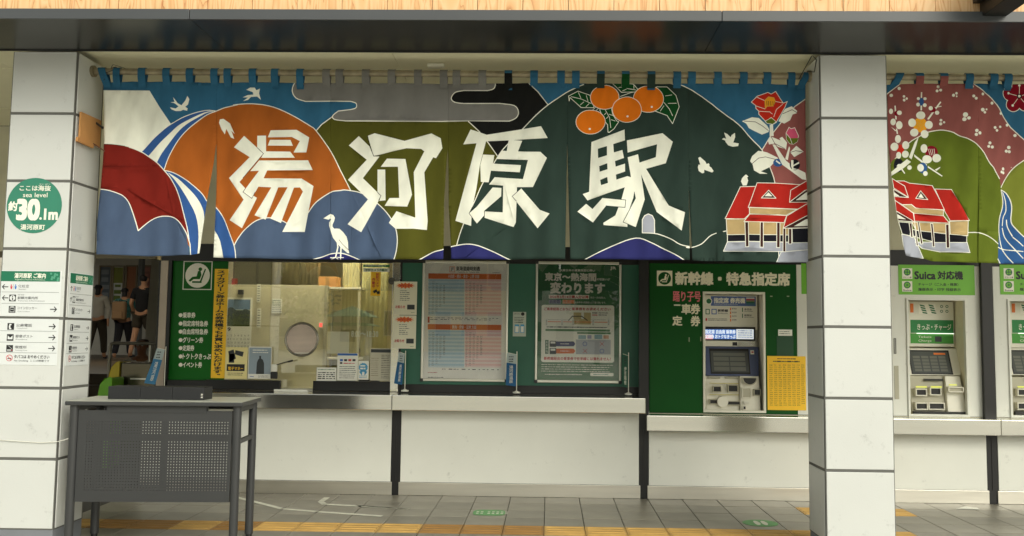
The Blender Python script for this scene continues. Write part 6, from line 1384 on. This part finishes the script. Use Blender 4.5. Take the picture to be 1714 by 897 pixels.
# ================================================================ PEOPLE
M_skin = mat('skin', (196, 146, 112), .55, var=.04); M_skin2 = mat('tanned skin', (150, 100, 68), .55); M_hair = mat('black hair', (26, 23, 22), .6, bump=.6, bscale=300)
def skin(name, J, E, m, parent, sub_=2, root=0):
    """J: joints (x, y, z, rx, ry); E: edges -> one continuous skinned surface"""
    me = bpy.data.meshes.new(name); me.from_pydata([j[:3] for j in J], E, []); me.materials.append(m)
    o = bpy.data.objects.new(name, me); COL.objects.link(o); o.parent = parent
    s = o.modifiers.new('skin', 'SKIN'); s.use_smooth_shade = True
    if not me.skin_vertices: 
        me.attributes.new if 0 else None
    for i, j in enumerate(J):
        d = me.skin_vertices[0].data[i]; d.radius = (j[3], j[4] if len(j) > 4 else j[3]); d.use_root = (i == root)
    ss = o.modifiers.new('smooth', 'SUBSURF'); ss.levels = sub_; ss.render_levels = sub_
    return o
def person(label, loc, rz, shirt, trousers, hgt=1.68, pose='walk', skinm=None, hair=None, sleeve='short', shorts=False, hairlen=0., shoe=(60, 60, 62), armr=(0, 0)):
    """faces local -Y; rz turns it. Joints for a person of 1.7 m, scaled."""
    skinm = skinm or M_skin; hair = hair or M_hair
    t = thing('person', label, 'person', loc); t.rotation_euler.z = rz; S = hgt / 1.70; t.scale = (S, S, S)
    sit = pose == 'sit'; hz = .50 if sit else .92
    st = .22 if pose == 'walk' else .03
    pel = (0, 0, hz + .02, .125, .10); wa = (0, .01, hz + .18, .115, .09); ch = (0, .015, hz + .38, .14, .105); sh = (0, .01, hz + .50, .09, .08); nk = (0, 0, hz + .58, .052, .052); hb = (0, -.012, hz + .63, .058, .07); hd = (0, -.012, hz + .71, .078, .095); ht = (0, 0, hz + .775, .06, .07)
    def legs(s, f):
        if sit: return [(s * .09, -.02, hz, .095, .09), (s * .12, -.42, hz + .02, .065, .065), (s * .12, -.44, .09, .042, .045), (s * .12, -.47, .045, .038, .035), (s * .125, -.60, .03, .035, .022)]
        return [(s * .09, 0, hz - .04, .095, .095), (s * .095, -f * .5 - .02, .50, .062, .065), (s * .09, -f + .03, .10, .04, .045), (s * .09, -f, .05, .038, .035), (s * .10, -f - .14, .03, .036, .022)]
    def arms(s, f, a):
        if sit: return [(s * .17, .01, hz + .47, .058, .058), (s * .23, .0, hz + .22, .042, .042), (s * .16, -.22, hz + .12, .03, .03), (s * .14, -.30, hz + .10, .03, .018)]
        return [(s * .17, .01, hz + .47, .058, .058), (s * (.23 + .02 * abs(a)), f * .25 + .01, hz + .21, .042, .042), (s * .25, -f * .3 - .05 - .18 * a, hz - .02 + .14 * a, .03, .03), (s * .25, -f * .4 - .08 - .25 * a, hz - .10 + .2 * a, .032, .018)]
    L, Rr_ = legs(-1, st), legs(1, -st); AL, AR = arms(-1, -st, armr[0]), arms(1, st, armr[1])
    J = [pel, wa, ch, sh, nk, hb, hd, ht] + L + Rr_ + AL + AR
    E = [(0, 1), (1, 2), (2, 3), (3, 4), (4, 5), (5, 6), (6, 7), (0, 8), (8, 9), (9, 10), (10, 11), (11, 12), (0, 13), (13, 14), (14, 15), (15, 16), (16, 17), (3, 18), (18, 19), (19, 20), (20, 21), (3, 22), (22, 23), (23, 24), (24, 25)]
    n0 = len(J)
    for hi, s in ((21, -1), (25, 1)):      # fingers
        x, y, z = J[hi][:3]
        for k in range(4):
            J.append((x + (k - 1.5) * .016 * 0 + s * .002, y + (k - 1.5) * .017 - .01, z - .075 + abs(k - 1.4) * .006, .008, .008)); E.append((hi, len(J) - 1))
        J.append((x - s * .012, y - .045, z - .03, .009, .009)); E.append((hi, len(J) - 1))
    skin('body', J, E, skinm, t)
    g = lambda j, k=1.13, a=.008: (j[0], j[1], j[2], j[3] * k + a, j[4] * k + a)
    mid = lambda p, q, f: tuple(p[i] * (1 - f) + q[i] * f for i in range(5))
    sj = [g((0, 0, hz - .03, .135, .112), 1.2), g(wa, 1.3), g(ch, 1.12), g(sh, 1.08), (nk[0], nk[1], nk[2] - .045, .062, .062)]
    ends = []
    for A_ in (AL, AR):
        ends += [g(A_[0]), g(mid(A_[0], A_[1], .75), 1.25, .01)] if sleeve == 'short' else [g(A_[0]), g(A_[1], 1.15, .01), g(mid(A_[1], A_[2], .95), 1.1, .01)]
    k = 2 if sleeve == 'short' else 3
    Es = [(0, 1), (1, 2), (2, 3), (3, 4), (3, 5), (5, 6), (3, 5 + k), (5 + k, 6 + k)] + ([(6, 7), (6 + k, 7 + k)] if k == 3 else [])
    skin('shirt', sj + ends, Es, shirt, t)
    tj = [g((0, .0, hz + .07, .128, .104), 1.22)]; Et = []
    for A_ in (L, Rr_):
        b0 = len(tj); tj += [g(A_[0], 1.2), g(A_[1], 1.18, .01) if not shorts else g(mid(A_[0], A_[1], .8), 1.2, .02)]; Et += [(0, b0), (b0, b0 + 1)]
        if not shorts: tj.append(g(mid(A_[1], A_[2], .95), 1.25, .012)); Et.append((b0 + 1, b0 + 2))
    skin('trousers', tj, Et, trousers, t)
    for A_ in (L, Rr_): skin('shoe', [(A_[3][0], A_[3][1] + .03, .045, .048, .04), (A_[4][0], A_[4][1], .035, .046, .03)], [(0, 1)], flat('shoe %d' % shoe[0], shoe), t, 1)
    hj = [(0, .040, hz + .655, .060, .050), (0, .034, hz + .70, .082, .078), (0, .022, hz + .745, .088, .096), (0, .012, hz + .785, .070, .076)] + ([(0, .05, hz + .62 - hairlen * .3, .07, .05)] if hairlen else [])
    skin('hair', hj, [(0, 1), (1, 2), (2, 3)] + ([(0, 4)] if hairlen else []), hair, t)
    b = MB()      # face: eyes, nose, mouth, ears
    fz = hz + .705
    for s in (-1, 1):
        b.disc(s * .028, fz, .010, -.104, M_white, rz=.006, n=10, th=.006); b.disc(s * .028, fz, .005, -.1045, M_ink, n=8)
        b.cyl((s * .076, -.01, fz - .025), (s * .086, -.005, fz + .02), .014, skinm, 8)
    b.add([(-.008, -.10, fz + .005), (.008, -.10, fz + .005), (.014, -.10, fz - .035), (-.014, -.10, fz - .035), (0, -.128, fz - .03)], [(0, 1, 4), (1, 2, 4), (2, 3, 4), (3, 0, 4)], skinm)
    b.disc(0, fz - .055, .02, -.1, flat('lips', (150, 84, 76)), rz=.005, n=10, th=.006)
    fo = MB(); fo.v, fo.f, fo.m, fo.mats, fo.smooth = b.v, b.f, b.m, b.mats, b.smooth; fo.build('face', t, local=True)
    return t
def backpack(p, rz, m, label, S=1.0, z=0):
    t = thing('backpack', label, 'backpack', p); t.rotation_euler.z = rz
    b = MB(); b.box(-.15, .15, .0, .15, 0, .42, m); b.build('bag', t, bevel=.05, seg=4, local=True)
    b = MB(); b.box(-.11, .11, .151, .19, .03, .2, m); b.build('front_pocket', t, bevel=.02, seg=3, local=True)
    for s in (-1, 1): MB().tube([(s * .1, .01, .40), (s * .115, -.06, .44), (s * .12, -.16, .40), (s * .12, -.2, .25), (s * .12, -.12, .05), (s * .11, .0, .03)], .016, M_ink).build('strap', t, local=True)
    MB().tube([(-.03, .02, .42), (-.02, .02, .46), (.02, .02, .46), (.03, .02, .42)], .008, M_ink).build('grab_loop', t, local=True)
    return t
def gpos(u, vfoot_Y, z=.78): return (XX(u, 540, vfoot_Y), vfoot_Y, z)
PI = math.pi
M_teal = mat('teal patterned shirt cloth', (70, 124, 118), .9, var=.35, scale=30); M_wht = mat('white shirt cloth', (190, 186, 174), .9); M_blk = mat('black shirt cloth', (26, 26, 28), .9); M_khk = mat('dark khaki cloth', (62, 56, 44), .9); M_drk = mat('dark trouser cloth', (36, 36, 42), .9)
p = gpos(163, 20.2); person('person in a pale long-sleeved shirt walking away at the left of the passage', p, PI, M_wht, M_khk, 1.68, hairlen=.3, sleeve='long')
p = gpos(207.5, 20); person('person in a teal patterned shirt walking away, beige backpack on the back', p, PI + .05, M_teal, M_drk, 1.60, hairlen=.15, shoe=(190, 188, 180))
backpack((p[0] - .03, p[1] - .12, p[2] + .88), PI + .05, mat('beige backpack cloth', (164, 132, 98), .9), 'beige backpack carried by the walker in teal')
p = gpos(238, 19.6, .84); MB().box(p[0] - .5, p[0] + .5, p[1] - .5, p[1] + .5, .7801, .84, M_pf).build('low_step', bpy.data.objects['passage_floor'])
person('tall person in black shirt and dark shorts walking away, arm swinging', p, PI - .1, M_blk, M_khk, 1.80, shorts=True, armr=(.2, 0))
p = (XX(238, 580, 11.9), 11.9, 0); person('tanned person in an open-necked white patterned shirt seated behind the ticket gate', p, .15, mat('white patterned shirt', (206, 198, 180), .9, var=.3, scale=40), M_khk, 1.73, pose='sit', skinm=M_skin2, hair=mat('brown grey hair', (92, 62, 44), .7))
t = thing('stool', 'low round stool under the seated person in the passage', 'stool', (p[0], p[1] + .02, 0)); MB().cyl((p[0], p[1] + .05, .36), (p[0], p[1] + .05, .40), .17, M_ink, 20).build('seat', t)
for k in range(4): a = PI / 4 + k * PI / 2; MB().cyl((p[0] + .13 * math.cos(a), p[1] + .05 + .13 * math.sin(a), .36), (p[0] + .17 * math.cos(a), p[1] + .05 + .17 * math.sin(a), 0), .012, M_alu, 8).build('leg', t)

# ================================================================ OFFICE BEHIND THE GLASS
ox0, ox1 = -3.60, xL2
setting(MB().box(ox0, ox1, 11.6, 11.7, 0, cz, mat('office back wall', (206, 196, 158), .7)), 'office_wall')
setting(MB().box(ox0 + .0, ox0 + .04, 8.5, 11.6, 0, cz, mat('office side wall', (196, 188, 156), .7)), 'office_wall')
setting(MB().box(XX(690, 500, YG), XX(690, 500, YG) + .05, 8.47, 11.6, 0, cz, mat('office side wall', (196, 188, 156), .7)), 'office_wall')
setting(MB().box(ox0, ox1, 8.5, 11.6, -.0115, .003, mat('office floor', (120, 118, 108), .6)), 'office_floor')
t = thing('ceiling_light', 'white fluorescent ceiling light inside the ticket office', 'ceiling light', (-2.2, 8.68, cz))
MB().box(-2.9, -1.6, 8.58, 8.78, cz - .06, cz - .005, M_white).build('housing', t); MB().box(-2.86, -1.64, 8.61, 8.75, cz - .075, cz - .061, emis('fluorescent tube', (255, 246, 220), 85)).build('tube', t)
YO = 8.95
r = rect(372, 477, 541, 668, YO); t = thing('office_partition', 'pale board partition behind the ticket window carrying a landscape calendar', 'partition', ((r[0] + r[1]) / 2, YO, 0))
MB().box(r[0], r[1], YO, YO + .03, .3, r[3], mat('pale partition board', (206, 200, 172), .5)).build('board', t, bevel=.004); MB().box(r[1] + .001, r[1] + .03, YO - .01, YO + .06, 0, r[3], M_grey2).build('edge_post', t)
MB().box(r[0] + .3, r[0] + .34, YO, YO + .1, 0, .2995, M_grey2).build('foot', t)
def f(t, y):
    b = MB(); q = rect(381, 501, 418.5, 546, y); x0, x1, z0, z1 = q; h = z1 - z0; w = x1 - x0
    b.box(x0, x1, y, y + .0003, z0 + h * .62, z1, mat('photo sky', (104, 134, 168))); hill = [(x0, z0 + .3 * h)] + [(x0 + w * k / 12, z0 + h * (.66 + .06 * math.sin(k * .8) - .008 * k)) for k in range(13)] + [(x1, z0 + .3 * h)]
    b.sheet(hill[::-1], y - .0004, mat('photo hills', (50, 66, 62))); 
    rng = random.Random(3)
    for k in range(40):
        cx, cz2, rr2 = x0 + .01 + rng.random() * (w - .02), z0 + .012 + rng.random() * h * .4, .008 + rng.random() * .006
        b.disc(cx, cz2, rr2, y - .0006 - k * .00001, mat('photo trees %d' % (k % 3), [(60, 78, 34), (86, 98, 44), (40, 56, 30)][k % 3]), n=7)
    b.box(x0, x1, y, y + .0003, z0, z0 + h * .6, mat('photo meadow', (74, 88, 42))); b.build('picture', t)
    b = MB(); rng = random.Random(2); b.text('9', rect(381, 548, 386, 554, y), y, M_ink, bold=.03)
    for k in range(4): b.text('  '.join('%d' % (k * 7 + i + 1) for i in range(7)), rect(381, 560 + k * 6, 417, 563 + k * 6, y), y, M_gk)
    b.build('print', t)
sheet_thing('wall_calendar', 'calendar with a landscape photo of green hills hanging on the office partition', 'calendar', rect(378.5, 498, 421, 588, YO - .004), YO - .003, .003, M_paper, f)
q = rect(400, 485, 408, 493, YO); MB().box(q[0], q[1], YO - .03, YO - .001, q[2], q[3], M_ink).build('wall_clip', label='small dark clip above the landscape calendar', category='clip')
# shelves and dark cabinet upper left
r = rect(377, 425, 455, 478, 9.9); t = thing('office_cabinet', 'dark metal cabinet with boxes in the upper left of the office', 'cabinet', ((r[0] + r[1]) / 2, 10, 0))
M_cab = mat('dark cabinet', (70, 68, 58), .5); MB().box(r[0] - .3, r[1], 10.0, 10.45, 0, 2.7, M_cab).build('carcass', t, bevel=.005)
for k in range(3): MB().box(r[0] - .25 + k * .3, r[0] + .02 + k * .3, 9.985, 9.999, 1.2, 2.4, mat('cabinet door', (92, 90, 76), .4)).build('door', t, bevel=.003)
MB().box(XX(388, 470, 9.93), XX(395, 470, 9.93), 9.93, 9.984, ZZ(390, 492, 9.93), ZZ(390, 466, 9.93), mat('red folder', (170, 60, 50))).build('folder', t)
# curtain strips
for k, (u0, u1, v1, c) in enumerate([(455, 500, 480, (176, 168, 134)), (503, 536, 476, (196, 188, 156)), (574, 603, 480, (170, 164, 124)), (606, 650, 520, (160, 156, 112))]):
    r = rect(u0, 425, u1, v1, 9.3); N = 16; b = MB(); vs = []
    for i in range(N + 1):
        x = r[0] + (r[1] - r[0]) * i / N; yy = 9.3 + .006 * math.sin(i * 2.1)
        vs += [(x, yy, .95 if k > 1 else r[2]), (x, yy, cz - .05)]
    b.add(vs, [(2 * i, 2 * i + 2, 2 * i + 3, 2 * i + 1) for i in range(N)], mat('office curtain %s' % 'abcd'[k], c, .85), True)
    o = b.build('blind_strip', label=['broad beige blind strip above the partition', 'narrow pale blind strip above the speaking grille', 'beige blind strip left of the camera sticker', 'olive beige blind at the right of the office window'][k], category='blind'); so_ = o.modifiers.new('thickness', 'SOLIDIFY'); so_.thickness = .003
r = rect(533, 463, 563, 480, 9.1); t = thing('carton', 'brown carton standing on the office shelf', 'carton', ((r[0] + r[1]) / 2, 9.1, r[2])); MB().box(r[0], r[1], 9.1, 9.3, r[2], r[3], M_card).build('box', t, bevel=.004); MB().box((r[0] + r[1]) / 2 - .02, (r[0] + r[1]) / 2 + .02, 9.098, 9.0995, r[2] + .002, r[3] - .002, mat('parcel tape', (170, 130, 80))).build('tape', t)
r2 = rect(541, 480.5, 604, 486, 9.1); sf = thing('office_shelf', 'thin steel shelf unit behind the window right of the partition', 'shelf', ((r2[0] + r2[1]) / 2, 9.1, 0)); MB().box(r2[0], r2[1], 9.09, 9.45, r[2] - .02, r[2] - .001, M_grey).build('board', sf)
for x in (r2[0] + .015, r2[1] - .015):
    for yy in (9.11, 9.43): MB().box(x - .012, x + .012, yy - .012, yy + .012, 0, r[2] - .0205, M_grey2).build('upright', sf)
MB().box(r2[0], r2[1], 9.09, 9.45, 1.15, 1.17, M_grey).build('board', sf); MB().box(r2[0] + .0, r2[1], 9.44, 9.45, .3, 1.15, mat('shelf back', (150, 146, 100))).build('back_panel', sf)
for k, (ur, lab2) in enumerate([((430, 476, 436, 506), 'upper narrow white note strip on the partition left of the grille'), ((430, 516, 436.5, 548), 'lower narrow white note strip on the partition left of the grille'), ((455, 500, 472, 524), 'small pale memo sheet pinned on the partition')]):
    def f(t, y, ur=ur): MB().lines(rect(ur[0] + .8, ur[1] + 1, ur[2] - .8, ur[3] - 1, y), 7, y, M_gk, fill=.3, seed=int(ur[1])).build('print', t)
    sheet_thing('note_sheet', lab2, 'note', rect(*ur, YO - .004), YO - .003, .002, M_paper, f)
q = rect(534, 539, 541, 549, YO - .02); t = thing('call_lamp', 'small glowing red call lamp on the partition edge right of the grille', 'lamp', (q[0], YO - .02, q[2]))
MB().box(q[0], q[1], YO - .03, YO - .011, q[2], q[3], M_grey).build('housing', t, bevel=.003); MB().box(q[0] + .006, q[1] - .006, YO - .034, YO - .0305, q[2] + .01, q[3] - .01, emis('red call light', (230, 90, 80), 1.2)).build('lens', t)
# desk and clerk
t = thing('office_desk', 'plain office desk behind the ticket window', 'desk', (-1.9, 9.0, 0)); MB().box(-2.55, -1.55, 8.62, 9.05, .70, .73, M_grey).build('desktop', t, bevel=.004); 
for x in (-2.5, -1.6): MB().box(x - .02, x + .02, 8.65, 9.03, 0, .6995, M_grey2).build('panel_leg', t)
px = XX(592, 570, 9.35); person('station clerk with dark hair in a dark jacket seated behind the window notices', (px, 9.5, -.0), -.2, M_drk, M_drk, 1.66, pose='sit', sleeve='long')
t = thing('office_chair', 'office chair the clerk sits on', 'chair', (px, 9.5, 0)); MB().box(px - .22, px + .22, 9.33, 9.75, .36, .40, M_ink).build('seat', t, bevel=.02); MB().box(px - .2, px + .2, 9.77, 9.81, .5, .95, M_ink).build('backrest', t, bevel=.02); MB().cyl((px, 9.55, .05), (px, 9.55, .36), .03, M_ink).build('stem', t); MB().cyl((px, 9.55, .0), (px, 9.55, .05), .24, M_ink, 10, r2=.06).build('base', t)
r = rect(573, 555, 584, 592, 8.75); MB().box(r[0] - .15, r[1], 8.75, 8.76, r[2], r[3], M_paper).build('hanging_sheet', label='pale sheet of notes hanging behind the opening hours on the glass', category='paper')
MB().text('8:00〜18:30', rect(588, 554, 633, 564, YG - .0046), YG - .0048, mat('pale etched lettering', (196, 206, 196), .5)).build('hours_lettering', bpy.data.objects['ticket_window'])

# ================================================================ THE STREET SIDE, seen in the reflections
def building(name, label, x0, x1, y0, y1, h, wall, win, nx, nz, roof=None, cat='building'):
    """stands behind the camera; its facade faces the station (+Y side)"""
    t = thing(name, label, cat, ((x0 + x1) / 2, (y0 + y1) / 2, 0)); MB().box(x0, x1, y0, y1, 0, h, wall).build('wall', t)
    b = MB(); b.box(x0 - .2, x1 + .2, y0 - .2, y1 + .2, h + .001, h + .3, roof or M_cream); b.build('roof', t)
    for i in range(nx):
        for j in range(nz):
            w, hh = (x1 - x0) / nx, h / nz; a, c = x0 + (i + .2) * w, (j + .3) * hh
            o = MB().box(a, a + w * .6, y1 + .0, y1 + .06, c, c + hh * .5, M_alu).build('window', t); sub(o, 'pane', MB().box(a + .06, a + w * .6 - .06, y1 + .061, y1 + .07, c + .06, c + hh * .5 - .06, win))
    return t
M_win = mat('dark window glass', (54, 66, 76), .1, spec=.8)
building('shop_building', 'yellow plastered building across the forecourt', -19, -3.5, -72, -60, 8.6, mat('yellow plaster', (252, 226, 140), .8), M_win, 7, 2, mat('buff coping', (190, 176, 140)))
building('shop_building', 'white low building with shutters across the forecourt', -2.5, 10, -66, -54, 6.4, mat('white plaster', (236, 234, 224), .8), M_win, 5, 2)
building('shop_building', 'brown tiled building across the forecourt at the right', 12, 30, -70, -56, 10.5, mat('brown tiles', (140, 112, 92), .8), M_win, 6, 3)
building('shop_building', 'grey concrete building far left across the forecourt', -44, -21, -74, -60, 10.5, mat('grey concrete', (150, 148, 142), .8), M_win, 7, 3)
# green-roofed kiosk
kx, ky = XX(589, 540, 60), 16.6 - 60
t = thing('kiosk', 'small kiosk with a two-tier green hipped roof on the forecourt', 'kiosk', (kx, ky, 0)); M_kg = mat('green copper roof', (96, 160, 132), .6); M_kw = mat('kiosk wall', (206, 200, 176), .7)
MB().box(kx - 1.15, kx + 1.15, ky - 1.15, ky + 1.15, 0, 1.95, M_kw).build('wall', t); MB().box(kx - 1.0, kx + 1.0, ky - 1, ky + 1, 2.15, 2.55, M_kw).build('upper_wall', t)
for z, w, h, nme in ((1.95, 1.75, .5, 'lower_roof'), (2.55, 1.55, .75, 'upper_roof')):
    MB().add([(kx - w, ky - w, z), (kx + w, ky - w, z), (kx + w, ky + w, z), (kx - w, ky + w, z), (kx, ky, z + h)], [(0, 1, 4), (1, 2, 4), (2, 3, 4), (3, 0, 4), (3, 2, 1, 0)], M_kg).build(nme, t)
MB().box(kx - .5, kx + .5, ky + 1.151, ky + 1.18, .9, 1.7, M_win).build('window', t)
for i, (x, y, h) in enumerate([(2.5, -30, 4.2), (9, -26, 5), (-14, -34, 5.5), (17, -38, 6)]):
    t = thing('street_tree', ['rounded street tree opposite the posters', 'street tree opposite the ticket machines', 'tall street tree at the left of the forecourt', 'tall street tree at the right of the forecourt'][i], 'tree', (x, y, 0))
    MB().cyl((x, y, 0), (x, y, h * .6), .16, mat('tree bark', (80, 66, 52), .9), 10, r2=.07).build('trunk', t)
    rng = random.Random(i); b = MB(); mm = [mat('leaf clump dark', (52, 78, 40), .8), mat('leaf clump light', (88, 112, 56), .8)]
    for k in range(900):
        u_, v_, w_ = rng.gauss(0, 1), rng.gauss(0, 1), rng.gauss(0, 1); n_ = math.sqrt(u_ * u_ + v_ * v_ + w_ * w_) or 1; rr3 = (.5 + .5 * rng.random()) * (1 + .25 * math.sin(3 * u_ / n_ + 5 * v_ / n_))
        c3 = Vector((x + u_ / n_ * rr3 * h * .32, y + v_ / n_ * rr3 * h * .32, h * .68 + w_ / n_ * rr3 * h * .3)); s_ = .16; a = Vector((rng.gauss(0, 1), rng.gauss(0, 1), rng.gauss(0, 1))).normalized(); q2 = a.orthogonal().normalized()
        b.add([c3 + a * s_, c3 + q2 * s_ * .6, c3 - a * s_, c3 - q2 * s_ * .6], [(0, 1, 2, 3)], mm[k % 2])
    b.build('crown', t)
bpy.data.objects.remove(_to); bpy.data.curves.remove(_tc)
